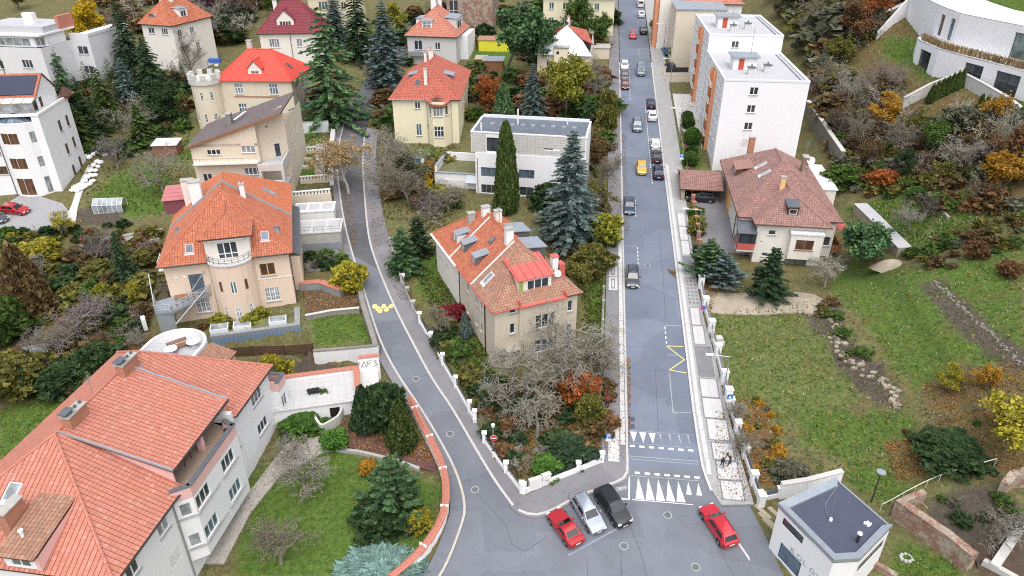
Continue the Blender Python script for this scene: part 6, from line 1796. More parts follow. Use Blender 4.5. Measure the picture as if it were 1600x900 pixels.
 for k in range(8):
  m=MB();m.prism([(-13.84+k*1.6,-9.86),(-12.42+k*1.6,-9.86),(-12.42+k*1.6,-8.2),(-13.84+k*1.6,-8.2)],[e+1.74]*2+[e+2.24]*2,[e+1.77]*2+[e+2.27]*2);m.build('roof_pane','white_sheet',o)
  m=MB();m.box(-13.84+k*1.6,-12.42+k*1.6,-9.84,-9.82,e+0.05,e+1.6);m.build('pane','glass_pale',o)
 h.pipe(-7.3,-11.6,-1,12.8)
house_solar()
# top centre: buildings cut by the frame
simple_house('house','tall cream house behind the two dark spruces at the top edge',(-50.5,190.5),5,12.5,13,11.5,5,'cream_plaster','tile_red',front=[W(2.5,8.2,2.2,1.8,n=3),W(8,8.2,1.2,1.6),W(2.5,4,2,1.6)],right=[W(3,7.5,1.2,1.7,gm='glass_pale'),W(7.5,7.5,1.2,1.7),W(3,3.8,1.2,1.7),W(7.5,3.8,1.2,1.7)])
simple_house('house','pale house wall with ivy and tall stair window behind the orange roof',(-17.0,200.0),-8,12,12,10,5,'old_brick','tile_old',front=[W(0.6,3.2,2.4,4.2,n=2,tr=0.4,gm='glass')])
simple_house('house','cream house at the top edge behind bare trees, left of the street',(8.0,196.0),-8,18,12,9.0,5,'cream_plaster','tile_red',front=[W(1.5,6,1.2,1.6),W(5,6,1.2,1.6),W(9,6,1.2,1.6),W(13,6,1.2,1.6),W(1.5,2.4,1.2,1.6),W(5,2.4,1.2,1.6),W(9,2.4,1.2,1.6)])
# beige slab and orange-roofed corner beyond the apartments
def far_right():
 h=House('apartment_house','plain beige house with narrow orange facade strip just behind the apartment block',(36.2,166.8),-6,'apartment house')
 h.rect_walls(0,11,3.0,15,-4,13.0,dict(l=[W(3,z,1.2,1.5) for z in (2,5,8)]),'sand_plaster')
 m=MB();m.box(-0.2,11.2,2.8,15.2,13.0,13.3);h.part('roof_slab',m,'zinc')
 h.rect_walls(-2.6,3.0,16.0,34,-4,13.2,dict(l=[W(3+k*4,z,1.2,1.5) for k in range(4) for z in (2,5,8)]),'ivory_plaster',name='rear_part')
 m=MB();m.box(-3.6,-2.65,17,22,-4,13.5);h.part('orange_strip',m,'orange_plaster')
 h2=simple_house('house','white house with orange pyramid roof behind the apartment block, top edge',(42.0,184.5),-6,13,12,10.0,5.0,'white_plaster','tile_salmon',ridge='y',hip=5.5,chim=[(5.2,1.6,10.5,14.0,2.2,1.0,'peach_plaster',0)],cw=0.5)
far_right()
# ---- white curved villa on the hillside, top right
def hill_villa():
 o=np.array((76.0,124.0));z=21.6
 h=House('villa','large white curved modern villa with planted ledge on the hillside, top right',(76.0,124.0),0,z=z)
 def loc(p): return (p[0]-76.0,p[1]-124.0)
 low=[(75.2,139.5),(74.0,136.6),(73.6,128.6),(75.0,123.6),(76.6,118.4),(78.6,111.6),(81.0,103.5),(83.5,96.0)]
 up=[(86.0,170.0),(81.0,157.0),(77.6,138.6),(76.8,130.8),(77.8,126.8),(79.6,121.0),(81.8,113.6),(84.0,105.5),(86.5,97.0)]
 top=5.0;top2=10.4
 lw=[None,W(1.6,0.0,4.2,3.7,n=2,fm='dark_metal',gm='glass',sill=None),None,W(0.9,0.1,3.6,3.9,n=2,fm='dark_metal',gm='glass',sill=None),W(1.6,0.1,4.4,3.9,n=2,fm='dark_metal',gm='glass',sill=None),W(1.8,0.0,5.0,3.9,n=2,fm='dark_metal',gm='glass_green',sill=None),W(2.0,0.1,3,3.4,n=2,fm='dark_metal',gm='glass',sill=None)]
 segs=[]
 for i,(a,b) in enumerate(zip(low[:-1],low[1:])):
  segs.append((loc(a),loc(b),-4.0,top,[lw[i]] if lw[i] else []))
 h.walls(segs,'clean_white','lower_wall',0.35)
 uw={1: [W(6.0,0.6,2.6,1.6,n=1,fm='dark_metal',gm='glass',sill=None)],2: [W(0.8,5.6,1.7,3.6,n=1,fm='dark_metal',gm='glass_warm',sill=None),W(5.0,5.6,1.7,3.6,n=1,fm='dark_metal',gm='glass_blue',sill=None)],5: [W(1.2,5.4,3.6,3.9,n=1,fm='dark_metal',gm='glass_green',sill=None)],6: [W(0.3,5.4,1.3,3.7,n=1,fm='dark_metal',gm='glass_blue',sill=None)]}
 segs=[]
 for i,(a,b) in enumerate(zip(up[:-1],up[1:])):
  segs.append((loc(a),loc(b),-4.0 if i < 2 else 4.6,top2,uw.get(i,[])))
 h.walls(segs,'clean_white','upper_wall',0.35)
 m=MB()
 ins=[(p[0]+11,p[1]+3) for p in up]
 m.prism(ccw([loc(p) for p in up] + [loc(p) for p in ins[::-1]]),top2-0.1,top2+0.05);h.part('roof_slab',m,'clean_white')
 m=MB()
 m.prism(ccw([loc(p) for p in low] + [loc((p[0]+0.4,p[1])) for p in up[2:][::-1]]),top-0.25,top-0.1);h.part('ledge',m,'clean_white')
 # planted trough with wheat-coloured grass, one clump after the other
 rp=resample(smooth_line([(low[i][0]+0.9,low[i][1]) for i in range(1,8)],4),0.9)
 rng=np.random.default_rng(5)
 for k,p in enumerate(rp):
  q=loc(p);V=[];Fa=[]
  for j in range(46):
   a=rng.uniform(0,6.28);rr=rng.uniform(0,0.42);x,y=q[0]+rr*math.cos(a),q[1]+rr*math.sin(a);hgt=rng.uniform(0.7,1.25);t=rng.uniform(0,6.28)
   i0=len(V);dx,dy=0.05*math.cos(t),0.05*math.sin(t);lx,ly=rng.normal(0,0.2,2)
   V += [(x-dx,y-dy,top-0.1),(x+dx,y+dy,top-0.1),(x+dx+lx,y+dy+ly,top-0.1+hgt),(x-dx+lx,y-dy+ly,top-0.1+hgt)];Fa.append((i0,i0+1,i0+2,i0+3))
  link('grass_clump',npmesh('grass_clump',V,Fa,'leaf_wheat'),h.root)
 m=MB()
 for p in rp[::2]: q=loc((p[0]-0.75,p[1]));m.tube(q+(top-0.1,),q+(top+0.95,),0.03,0.03,4)
 m.path([loc((p[0]-0.75,p[1]))+(top+0.95,) for p in rp],0.03,4);h.part('railing',m,'dark_metal')
 # white wing wall running down to the lawn at the far end, garden slab
 m=MB();m.prism([loc((81,157)),loc((74.0,152.6)),loc((74.0,153.0)),loc((81,157.6))],-2.5,[9.5,3.4,3.4,9.5]);h.part('wing_wall',m,'clean_white')
hill_villa()

# ------------------------------------------------------------------ vehicles
for nm,c,me in (('car_silver',(0.42,0.46,0.52),0.6),('car_black',(0.018,0.020,0.024),0.3),('car_red',(0.42,0.012,0.018),0.2),('car_bright_red',(0.52,0.015,0.03),0.1),('car_grey',(0.085,0.09,0.105),0.5),('car_blue_grey',(0.055,0.075,0.12),0.5),
      ('car_yellow',(0.62,0.36,0.03),0.1),('car_white',(0.72,0.73,0.75),0.0),('car_navy',(0.02,0.028,0.06),0.4),('car_wine',(0.13,0.02,0.025),0.3),('car_steel',(0.20,0.25,0.31),0.5),('car_teal',(0.05,0.16,0.2),0.3)):
 paintmat(nm,c,me)
CARS={  # length, half width, belt height, roof height, bonnet z, boot z, windscreen base/top, rear top/base (x from the middle, front is +x), wheel radius
 'estate': (4.70,0.91,0.98,1.47,0.90,0.98,1.05,0.35,-1.75,-2.15,0.33),
 'suv':    (4.65,0.94,1.12,1.68,1.06,1.12,1.05,0.45,-1.75,-2.12,0.37),
 'hatch':  (4.10,0.88,0.98,1.48,0.92,0.98,0.98,0.35,-1.35,-1.85,0.32),
 'sedan':  (4.75,0.91,0.96,1.45,0.88,1.02,0.95,0.25,-1.05,-1.70,0.33),
 'coupe':  (4.35,0.92,0.90,1.30,0.82,0.94,0.55,-0.15,-0.85,-1.55,0.34),
 'van':    (5.00,0.96,1.15,1.95,1.10,1.20,1.65,1.05,-2.25,-2.42,0.35),
}
_cars={}
def car_parts(kind):
 if kind in _cars: return _cars[kind]
 L,w,zb,zr,zh,zt,xwb,xwt,xrt,xrb,rw=CARS[kind]
 h=L/2
 out=[]
 # lower body: stations from tail to nose
 st=[(-h,0.80,0.42,zt-0.22),(-h+0.05,0.90,0.30,zt-0.06),(-h+0.35,0.97,0.24,zt),(xrb,0.99,0.22,zt),(xrb+0.5,1.0,0.20,zb),(0,1.0,0.20,zb),(xwb-0.2,1.0,0.20,zb),(xwb+0.1,0.99,0.20,zh+0.02),(h-0.75,0.98,0.21,zh-0.03),(h-0.3,0.93,0.23,zh-0.10),(h-0.06,0.82,0.28,zh-0.22),(h,0.70,0.40,zh-0.34)]
 V=[];n=9
 for x,k,z0,z1 in st:
  ww=w*k
  half=[(ww*0.93,z0),(ww,z0+0.18),(ww,(z0+z1)/2),(ww*0.975,z1-0.10),(ww*0.90,z1-0.01)]
  sec=half + [(0,z1+0.025)] + [(-a,b) for a,b in half[::-1]]
  V.append([(x,a,b) for a,b in sec])
 n=len(V[0]);m=MB()
 vs=[p for s in V for p in s];fs=[]
 for i in range(len(V)-1):
  for j in range(n):
   fs.append([i*n+j,i*n+(j+1) % n,(i+1)*n+(j+1) % n,(i+1)*n+j])
 fs += [list(range(n)),[(len(V)-1)*n+j for j in range(n)][::-1]]
 m.add(vs,[f[::-1] for f in fs])
 me=m.mesh('body','car_black',True);me.set_sharp_from_angle(angle=rad(38));out.append(('body',me,1))
 # cabin with a crowned roof
 zc=zb-0.02;wr=w*0.74;wb=w*0.92
 bot=[(xwb,wb*0.86,zc),(xwb-0.35,wb,zc),(xrb+0.35,wb,zc if kind != 'sedan' else zt),(xrb,wb*0.9,zc if kind not in ('sedan','coupe') else zt)]
 top=[(xwt,wr*0.92,zr-0.035),(xwt-0.2,wr,zr-0.01),(xrt+0.2,wr,zr-0.015),(xrt,wr*0.94,zr-0.05)]
 ring_b=bot + [(x,-y,z) for x,y,z in bot[::-1]];ring_t=top + [(x,-y,z) for x,y,z in top[::-1]]
 mid=[(xwt-0.05,0,zr+0.0),(xrt+0.05,0,zr-0.01)]
 m=MB();N8=8
 m.add(ring_b+ring_t+mid,[[i,(i+1) % N8,8+(i+1) % N8,8+i][::-1] for i in range(N8)] + [[8,9,16][::-1],[9,10,17,16][::-1],[10,11,17][::-1],[11,12,17][::-1],[12,13,17][::-1],[13,14,16,17][::-1],[14,15,16][::-1],[15,8,16][::-1]])
 me=m.mesh('roof','car_black',True);me.set_sharp_from_angle(angle=rad(30));out.append(('roof',me,1))
 def glass(name,quad,ins=(0.06,0.08),off=0.012,mat='car_glass'):
  q=[Vector(p) for p in quad];c=sum(q,Vector())/4
  nn=(q[1]-q[0]).cross(q[3]-q[0]).normalized()
  if nn.dot(c-Vector((0,0,0.8))) < 0: nn=-nn
  def lerp(a,b,t): return a+(b-a)*t
  def at(u,v): return lerp(lerp(q[0],q[1],u),lerp(q[3],q[2],u),v)+nn*off
  a,b=ins
  pts=[at(a,b),at(1-a,b),at(1-a,1-b),at(a,1-b)]
  g=MB();g.poly(pts if (pts[1]-pts[0]).cross(pts[3]-pts[0]).dot(nn) > 0 else pts[::-1])
  out.append((name,g.mesh(name,mat),0))
 B,T=bot,top
 mir=lambda p: (p[0],-p[1],p[2])
 glass('windscreen',[mir(B[0]),B[0],T[0],mir(T[0])],(0.04,0.06))
 glass('rear_window',[B[3],mir(B[3]),mir(T[3]),T[3]],(0.07,0.12))
 xm=(xwb+xrb)/2-0.05;xmt=(xwt+xrt)/2
 for s in (1,-1):
  f=(lambda p: p) if s == 1 else mir
  mb_,mt_=(xm,wb,zc),(xmt,wr,zr-0.012)
  glass('side_window',[f(B[1]),f(mb_),f(mt_),f(T[1])],(0.05,0.12))
  glass('side_window',[f(mb_),f(B[2]),f(T[2]),f(mt_)],(0.05,0.12))
 for s in (1,-1):
  m=MB();y0,y1=sorted((s*w*0.48,s*w*0.84));m.box(h-0.34,h-0.02,y0,y1,zh-0.34,zh-0.19);out.append(('headlight',m.mesh('headlight','lamp_glass'),0))
  m=MB();y0,y1=sorted((s*w*0.55,s*w*0.93));m.box(-h-0.01,-h+0.2,y0,y1,zt-0.30,zt-0.14);out.append(('tail_light',m.mesh('tail_light','tail_glass'),0))
  m=MB();y0,y1=sorted((s*w*0.97,s*(w+0.16)));m.box(xwb-0.45,xwb-0.30,y0,y1,zb-0.02,zb+0.12);out.append(('mirror',m.mesh('mirror','car_black'),1))
 m=MB();m.box(h-0.02,h+0.012,-0.42,0.42,0.42,0.56);out.append(('grille',m.mesh('grille','black_plastic'),0))
 m=MB();m.box(h+0.012,h+0.02,-0.26,0.26,0.40,0.51);out.append(('number_plate',m.mesh('number_plate','white_paint'),0))
 m=MB();m.box(-h-0.02,-h+0.02,-0.26,0.26,0.62,0.73);out.append(('number_plate',m.mesh('number_plate','white_paint'),0))
 wheels=[]
 m=MB();m.tube((0,-0.11,0),(0,0.11,0),rw,rw,18);ty=m.mesh('wheel','rubber')
 m=MB();m.tube((0,-0.115,0),(0,0.115,0),rw*0.62,rw*0.62,10);rim=m.mesh('rim','grey_metal')
 for x in (h-0.85,-h+0.85):
  for s in (1,-1): wheels.append((ty,rim,(x,s*(w-0.10),rw)))
 m=MB()
 for x in (h-0.85,-h+0.85):
  for s in (1,-1): m.tube((x,s*(w-0.3),rw+0.02),(x,s*(w+0.004),rw+0.02),rw+0.06,rw+0.06,16)
 out.append(('wheel_arch',m.mesh('wheel_arch','black_plastic'),0))
 if kind in ('estate','suv'):
  m=MB()
  for s in (1,-1): m.tube((xwt-0.2,s*wr*0.9,zr+0.05),(xrt+0.15,s*wr*0.9,zr+0.04),0.025,0.025,5)
  out.append(('roof_rail',m.mesh('roof_rail','dark_metal'),0))
 _cars[kind]=(out,wheels)
 return _cars[kind]
def car(kind,paint,x,y,ang,label,group=None,sunroof=False):
 """ang: heading of the front in degrees; the car stands on the slope"""
 a=rad(ang);L=CARS[kind][0]*0.3;wd=0.7
 zf,zk=hz(x+math.cos(a)*L,y+math.sin(a)*L),hz(x-math.cos(a)*L,y-math.sin(a)*L)
 zl,zr_=hz(x-math.sin(a)*wd,y+math.cos(a)*wd),hz(x+math.sin(a)*wd,y-math.cos(a)*wd)
 o=thing('car' if kind != 'van' else 'van',label,'car' if kind != 'van' else 'van',(x,y,(zf+zk)/2+0.004),a,group)
 o.rotation_euler=(math.atan2(zl-zr_,2*wd),-math.atan2(zf-zk,2*L),a)
 parts,wheels=car_parts(kind)
 for name,me,painted in parts:
  p=link(name,me,o)
  if painted:
   p.material_slots[0].link='OBJECT';p.material_slots[0].material=MAT[paint]
 for ty,rim,loc in wheels:
  t=link('wheel',ty,o,loc);link('rim',rim,t)
 if sunroof:
  L,w,zb,zr,*_=CARS[kind]
  m=MB();m.box(-0.9,0.2,-w*0.5,w*0.5,zr-0.01,zr+0.012);m.build('sunroof','car_glass',o)
 return o
def heading(a,b): return math.degrees(math.atan2(b[1]-a[1],b[0]-a[0]))
RH=math.degrees(math.atan2(RDY,RDX))
def street_car(kind,paint,p,t,up,label,group):
 s,_=road_st(p[0],p[1]);x,y=R(s,t)
 car(kind,paint,x,y,RH if up else RH+180,label,group)
PK_L,PK_R,DRV='cars parked on the left of the street','cars parked on the right of the street','cars driving down the street'
car('estate','car_silver',*(7.31,49.90),heading((5.87,52.44),(7.87,47.91)),'silver estate car parked between the red coupe and the black car','cars parked in the junction')
car('suv','car_black',*(9.80,50.52),heading((8.48,53.03),(10.51,48.72)),'black car with glass roof parked nearest the crossing','cars parked in the junction',True)
car('coupe','car_red',*(5.05,48.29),heading((5.86,46.85),(4.09,49.93)),'dark red coupe parked beside the silver estate','cars parked in the junction')
car('estate','car_bright_red',*(19.52,48.34),heading((20.32,46.16),(18.84,50.56)),'bright red estate car pulling out towards the right pavement')
street_car('estate','car_grey',(16.61,88.19),1.05,False,'dark grey car in the dashed bay nearest the crossing, left kerb',PK_L)
street_car('sedan','car_blue_grey',(18.74,107.38),0.95,False,'blue-grey car at the left kerb below the bare street tree',PK_L)
street_car('hatch','car_yellow',(22.52,120.12),3.3,False,'yellow hatchback driving down the street',DRV)
street_car('suv','car_navy',(25.08,118.64),6.1,True,'black car at the lower end of the right-hand parking row',PK_R)
street_car('sedan','car_black',(25.82,124.66),6.1,True,'dark car second from the lower end of the right-hand parking row',PK_R)
street_car('hatch','car_white',(26.24,129.56),6.1,True,'white car third from the lower end of the right-hand parking row',PK_R)
street_car('suv','car_steel',(23.68,137.74),3.0,False,'grey-blue off-roader driving down above the yellow hatchback',DRV)
street_car('sedan','car_white',(27.76,142.43),6.1,True,'white saloon parked just below a navy saloon on the right',PK_R)
street_car('sedan','car_navy',(28.57,148.47),6.1,True,'navy saloon at the upper end of the right-hand parking row',PK_R)
street_car('van','car_steel',(28.23,167.03),4.6,False,'blue-grey van driving down beside the three parked cars',DRV)
street_car('hatch','car_wine',(24.43,158.74),1.0,False,'wine red car, lowest of three parked at the upper left kerb',PK_L)
street_car('hatch','car_grey',(25.14,164.39),1.0,False,'dark car, middle of three parked at the upper left kerb',PK_L)
street_car('hatch','car_white',(25.74,170.38),1.0,False,'white car, uppermost of three parked at the upper left kerb',PK_L)
street_car('hatch','car_bright_red',(30.23,192.12),3.4,False,'small red car driving down near the top of the street',DRV)
street_car('suv','car_black',(33.50,195.56),6.1,True,'black off-roader parked on the right near the top of the street',PK_R)
street_car('sedan','car_white',(35.21,209.84),6.1,True,'white saloon parked at the right kerb below the white van',PK_R)
street_car('van','car_white',(36.41,219.54),6.1,True,'white van parked at the right kerb at the top edge',PK_R)
car('estate','car_red',*(-80.88,108.66),-12,'red estate car on gravel in front of the white villa')
car('hatch','car_grey',*(-82.57,106.13),-20,'grey car cut by the left picture edge')
car('suv','car_black',*(30.74,109.72),172,'black off-roader standing under the carport')
car('hatch','car_navy',*(36.30,169.14),100,'dark blue car behind the double garden gate, right of the street')
car('sedan','car_teal',*(37.41,179.85),95,'teal car in the forecourt left of the beige house')
car('hatch','car_white',*(-35.13,184.31),62,'white car parked on the upper side street behind spruces')
car('hatch','car_steel',*(25.75,208.56),85,'silver car in a yard left of the street at the top')

# ------------------------------------------------------------------ trees and shrubs
def tubes(S,k=3):
 S=np.asarray(S,float)
 a,b,r0,r1=S[:,0:3],S[:,3:6],S[:,6],S[:,7]
 d=b-a;d /= (np.linalg.norm(d,axis=1,keepdims=True)+1e-9)
 ref=np.where(np.abs(d[:,2:3]) < 0.9,np.array([[0,0,1.0]]),np.array([[1.0,0,0]]))
 u=np.cross(d,ref);u /= (np.linalg.norm(u,axis=1,keepdims=True)+1e-9);w=np.cross(d,u)
 V=[]
 for p,r in ((a,r0),(b,r1)):
  for i in range(k):
   t=2*math.pi*i/k
   V.append(p+(u*math.cos(t)+w*math.sin(t))*r[:,None])
 V=np.stack(V,1).reshape(-1,3)
 base=np.arange(len(S))[:,None]*(2*k)
 F=np.concatenate([base+np.array([[i,(i+1) % k,k+(i+1) % k,k+i]]) for i in range(k)],0)
 return V,F
def leaves(P,rng,size,up=0.3,aspect=1.4,D=None):
 """one small quad per point, turned at random or along D"""
 n=len(P)
 a=rng.normal(size=(n,3)) if D is None else D+rng.normal(0,0.35,(n,3))
 a /= np.linalg.norm(a,axis=1,keepdims=True)
 b=rng.normal(size=(n,3));b[:,2] *= (1-up)
 b -= a*np.sum(a*b,1,keepdims=True);b /= np.linalg.norm(b,axis=1,keepdims=True)+1e-9
 s=size*rng.uniform(0.65,1.35,(n,1))
 A,B=a*s*aspect*0.5,b*s*0.5
 V=np.stack([P-A-B*0.5,P+B*-1.0+A*0.1,P+A,P+B+A*0.1],1).reshape(-1,3)
 F=np.arange(4*n).reshape(n,4)
 return V,F
def grow(seed,h=8.0,spread=0.6,levels=4,trunk=0.22,droop=0.0,limbs=7,kids=(5,4,3),thick=1.0,low=0.25):
 """a branching skeleton: returns limb segments, twig segments and twig points"""
 rng=random.Random(seed)
 big,tw,tips=[],[],[]
 def branch(p,d,L,r,lv):
  n=5 if lv == 0 else (4 if lv == 1 else 3)
  pts=[p];dirs=[]
  for i in range(n):
   j=0.10 if lv == 0 else 0.24
   d=(d+Vector((rng.gauss(0,j),rng.gauss(0,j),rng.gauss(0,j)+(0.10 if lv in (1,2) else -droop*0.25)))).normalized()
   q=p+d*(L/n)
   k0,k1=1-i/n*0.6,1-(i+1)/n*0.6
   (big if lv < 2 else tw).append((*p,*q,r*k0,r*k1))
   p=q;pts.append(p);dirs.append(d)
  if lv >= 2: tips.extend([(*q,) for q in pts[1:]])
  if lv >= levels: return
  nk=limbs if lv == 0 else kids[min(lv-1,len(kids)-1)]
  for c in range(nk):
   t=(low+(1-low)*(c+rng.random())/nk) if lv == 0 else (0.25+0.75*(c+rng.random())/nk)
   i=min(n-1,int(t*n));base=pts[i]+(pts[i+1]-pts[i])*(t*n-i)
   d0=dirs[i]
   ax=Vector((rng.gauss(0,1),rng.gauss(0,1),rng.gauss(0,0.5)))
   ax -= d0*ax.dot(d0)
   if ax.length < 1e-3: continue
   ax.normalize()
   s=spread*rng.uniform(0.75,1.25)*(1.25 if lv == 0 else 1.0)
   nd=(d0*(1-s*0.55)+ax*s+Vector((0,0,-droop if lv >= 2 else 0.08))).normalized()
   k=0.62 if lv == 0 else 0.55
   branch(base,nd,L*k*rng.uniform(0.75,1.2)*(1.1-0.35*t if lv == 0 else 1),max(r*(0.5 if lv == 0 else 0.55)*(1-0.4*t),0.012*thick),lv+1)
 branch(Vector((0,0,0)),Vector((0,0,1)),h*0.62,trunk,0)
 return big,tw,np.array(tips)
PROTO={}
def proto(key,trunk,crown):
 PROTO[key]=(trunk,crown)
def add_bare(key,seed,twig='twig_grey',bark='bark_grey',leaf=None,nleaf=0,size=0.16,**kw):
 big,tw,tips=grow(seed,**kw)
 rng=np.random.default_rng(seed)
 tv,tf=tubes(big,5)
 T=npmesh('trunk',tv,tf,bark)
 cv,cf=tubes(tw,3)
 mi=np.zeros(len(cf),int)
 mats=[twig]
 if nleaf:
  idx=rng.integers(0,len(tips),nleaf)
  P=tips[idx]+rng.normal(0,0.22,(nleaf,3))
  lv,lf=leaves(P,rng,size)
  cf=np.concatenate([cf,lf+len(cv)]);cv=np.concatenate([cv,lv]);mi=np.concatenate([mi,np.ones(nleaf,int)]);mats=[twig,leaf]
 C=npmesh('crown',cv,cf,mats,mi)
 proto(key,T,C)
 PROTO[key+'_np']=(cv,cf,mi)
for i in range(4):
 add_bare('bare%d' % i,11+i,h=8,spread=0.62,levels=4,limbs=10,kids=(6,5,4),thick=1.9,low=0.2)
for i in range(3):
 add_bare('orchard%d' % i,31+i,h=6,spread=0.85,levels=4,limbs=9,kids=(6,5,4),trunk=0.2,thick=1.7,low=0.3,droop=0.12)
for i in range(2):
 add_bare('walnut%d' % i,61+i,h=9,spread=0.9,levels=4,limbs=9,kids=(7,6,4),trunk=0.34,thick=1.9,low=0.2,bark='bark_grey')
for i in range(3):
 add_bare('leafy%d' % i,41+i,twig='twig',bark='bark',leaf='leaf_yellow',nleaf=5200,size=0.27,h=8,spread=0.6,levels=4,limbs=9,kids=(5,4,3),low=0.2)
for i in range(2):
 add_bare('sparse%d' % i,81+i,twig='twig',bark='bark',leaf='leaf_rust',nleaf=1500,size=0.24,h=7,spread=0.7,levels=4,limbs=8,kids=(5,4,3),low=0.2)
add_bare('birch',91,twig='twig_grey',bark='bark_birch',leaf='leaf_birch',nleaf=4200,size=0.19,h=10,spread=0.5,levels=4,limbs=10,kids=(5,4,3),low=0.25,droop=0.35)
add_bare('pine',71,twig='twig_dark',bark='bark',leaf='needle_green',nleaf=6500,size=0.34,h=10,spread=0.8,levels=4,limbs=9,kids=(5,4,3),low=0.5)
def spruce(key,seed,h,r,mat,levels=30,per=9,droop=0.32,dens=9,up=0.0,sw=0.17,gap=0.0):
 rng=np.random.default_rng(seed)
 S=[(0,0,0,0,0,h*0.97,0.017*h,0.01)]
 P,D=[],[]
 for l in range(levels):
  z=h*(0.06+0.92*l/levels)
  R0=r*(1-(z/h))**0.85*rng.uniform(0.82,1.08)+0.12
  n=max(4,int(per*(0.5+0.5*R0/r)))
  for k in range(n):
   a=2*math.pi*(k+rng.uniform(-0.35,0.35))/n+l*0.7
   if rng.random() < 0.12: continue
   Lb=R0*rng.uniform(0.58,1.18)
   da=np.array((math.cos(a),math.sin(a),0));dp=np.array((-math.sin(a),math.cos(a),0))
   tip=np.array((0,0,z))+da*Lb+np.array((0,0,-droop*Lb+up*Lb))
   S.append((0,0,z,*tip,0.03,0.008))
   m=max(3,int(dens*Lb/r)+3)
   for t in np.linspace(0.18,1.0,m):
    c=np.array((0,0,z))+da*Lb*t+np.array((0,0,(-droop*t*t+up*t)*Lb))
    for s in (-1,1):
     ln=(0.22+0.40*(1-t))*min(1.2,Lb*0.55+0.25)
     dd=da*0.75+dp*s*rng.uniform(0.4,1.0)+np.array((0,0,-0.25+up+rng.uniform(-0.15,0.15)))
     dd /= np.linalg.norm(dd)
     P.append(c+dd*ln*0.5);D.append(np.append(dd,ln))
 P=np.array(P);D=np.array(D);n=len(P)
 d=D[:,:3];ln=D[:,3:4]*rng.uniform(0.8,1.3,(n,1))+0.12
 b=np.cross(d,rng.normal(0,0.5,(n,3))+np.array((0,0,1.0)));b /= np.linalg.norm(b,axis=1,keepdims=True)+1e-9
 A,B=d*ln*0.6,b*(sw*rng.uniform(0.7,1.3,(n,1)))
 V=np.stack([P-A,P-B*0.8-A*0.1,P+A,P+B*0.8-A*0.1],1).reshape(-1,3);F=np.arange(4*n).reshape(n,4)
 tv,tf=tubes(S[:1],7);bv,bf=tubes(S[1:],3)
 T=npmesh('trunk',np.concatenate([tv,bv]),np.concatenate([tf,bf+len(tv)]),'bark')
 C=npmesh('crown',V,F,mat);proto(key,T,C);PROTO[key+'_np']=(V,F,np.zeros(n,int))
spruce('spruce0',1,12,3.2,'needle_dark');spruce('spruce1',2,12,2.9,'needle_green',32,9,0.25)
spruce('spruce_blue',3,12,3.2,'needle_blue',34,11,0.18,10,0.06,0.15)
spruce('cedar',4,14,6.0,'needle_green',20,11,0.22,13,0.05,0.26)
spruce('fir',5,6,2.6,'needle_green',16,9,0.1,8,0.12,0.2)
spruce('dwarf_pine',6,5,2.4,'needle_green',12,9,-0.1,7,0.35,0.22)
DENSE=set()
def dense(key,seed,kind,n,size,mat,core=None,flat=0.0,rough=0.16,aspect=1.4):
 """closed crowns: a dark core wrapped in small leaves. kind: ball, cone, column, mound"""
 DENSE.add(key)
 rng=np.random.default_rng(seed)
 u=rng.uniform(0,2*math.pi,n);t=rng.uniform(0,1,n)
 def prof(t):
  if kind == 'cone': return 0.06+0.94*np.clip(1-t,0,1)**0.75*np.clip(t*9+0.35,0,1)
  if kind == 'column': return np.clip(1-t,0,1)**0.42*np.clip(t*8+0.6,0,1)
  if kind == 'mound': return np.sqrt(np.clip(1-t**2,0,1))
  return np.sqrt(np.clip(1-(2*t-1)**2,0,1))
 if kind == 'cone': t=1-np.sqrt(rng.uniform(0,1,n))
 lump=1+rough*np.sin(3*u+5*t+seed)+rough*0.8*np.sin(5*u-11*t+seed*2)+rough*0.6*np.sin(9*u+17*t)
 rad_=prof(t)*0.5*lump*rng.uniform(0.80,1.05,n)
 P=np.stack([rad_*np.cos(u),rad_*np.sin(u),t],1)
 D=np.stack([np.cos(u)*0.6,np.sin(u)*0.6,0.4*np.ones(n)],1)+rng.normal(0,0.55,(n,3))
 V,F=leaves(P,rng,size,0.2,aspect,D)
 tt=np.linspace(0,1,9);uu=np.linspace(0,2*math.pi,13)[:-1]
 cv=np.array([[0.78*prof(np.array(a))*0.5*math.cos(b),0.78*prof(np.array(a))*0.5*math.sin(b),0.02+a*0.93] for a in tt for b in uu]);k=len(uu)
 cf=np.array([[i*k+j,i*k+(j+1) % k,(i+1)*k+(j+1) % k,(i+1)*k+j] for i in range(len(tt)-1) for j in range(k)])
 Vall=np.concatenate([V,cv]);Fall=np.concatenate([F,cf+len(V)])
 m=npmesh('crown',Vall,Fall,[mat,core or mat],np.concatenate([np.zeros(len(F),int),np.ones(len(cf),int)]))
 st=MB();st.tube((0,0,-0.05),(0,0,0.3),0.03,0.02,6)
 proto(key,st.mesh('stem','bark'),m);PROTO[key+'_np']=(Vall,Fall,np.concatenate([np.zeros(len(F),int),np.ones(len(cf),int)]))
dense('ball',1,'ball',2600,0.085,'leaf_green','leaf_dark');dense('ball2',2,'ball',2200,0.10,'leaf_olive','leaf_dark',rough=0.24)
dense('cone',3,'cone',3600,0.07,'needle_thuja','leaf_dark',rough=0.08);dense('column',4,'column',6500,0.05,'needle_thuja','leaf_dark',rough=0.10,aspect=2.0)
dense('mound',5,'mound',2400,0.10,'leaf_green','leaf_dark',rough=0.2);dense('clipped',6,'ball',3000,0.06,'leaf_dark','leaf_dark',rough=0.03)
dense('juniper',8,'mound',5200,0.075,'needle_silver','needle_blue',rough=0.12,aspect=3.6)
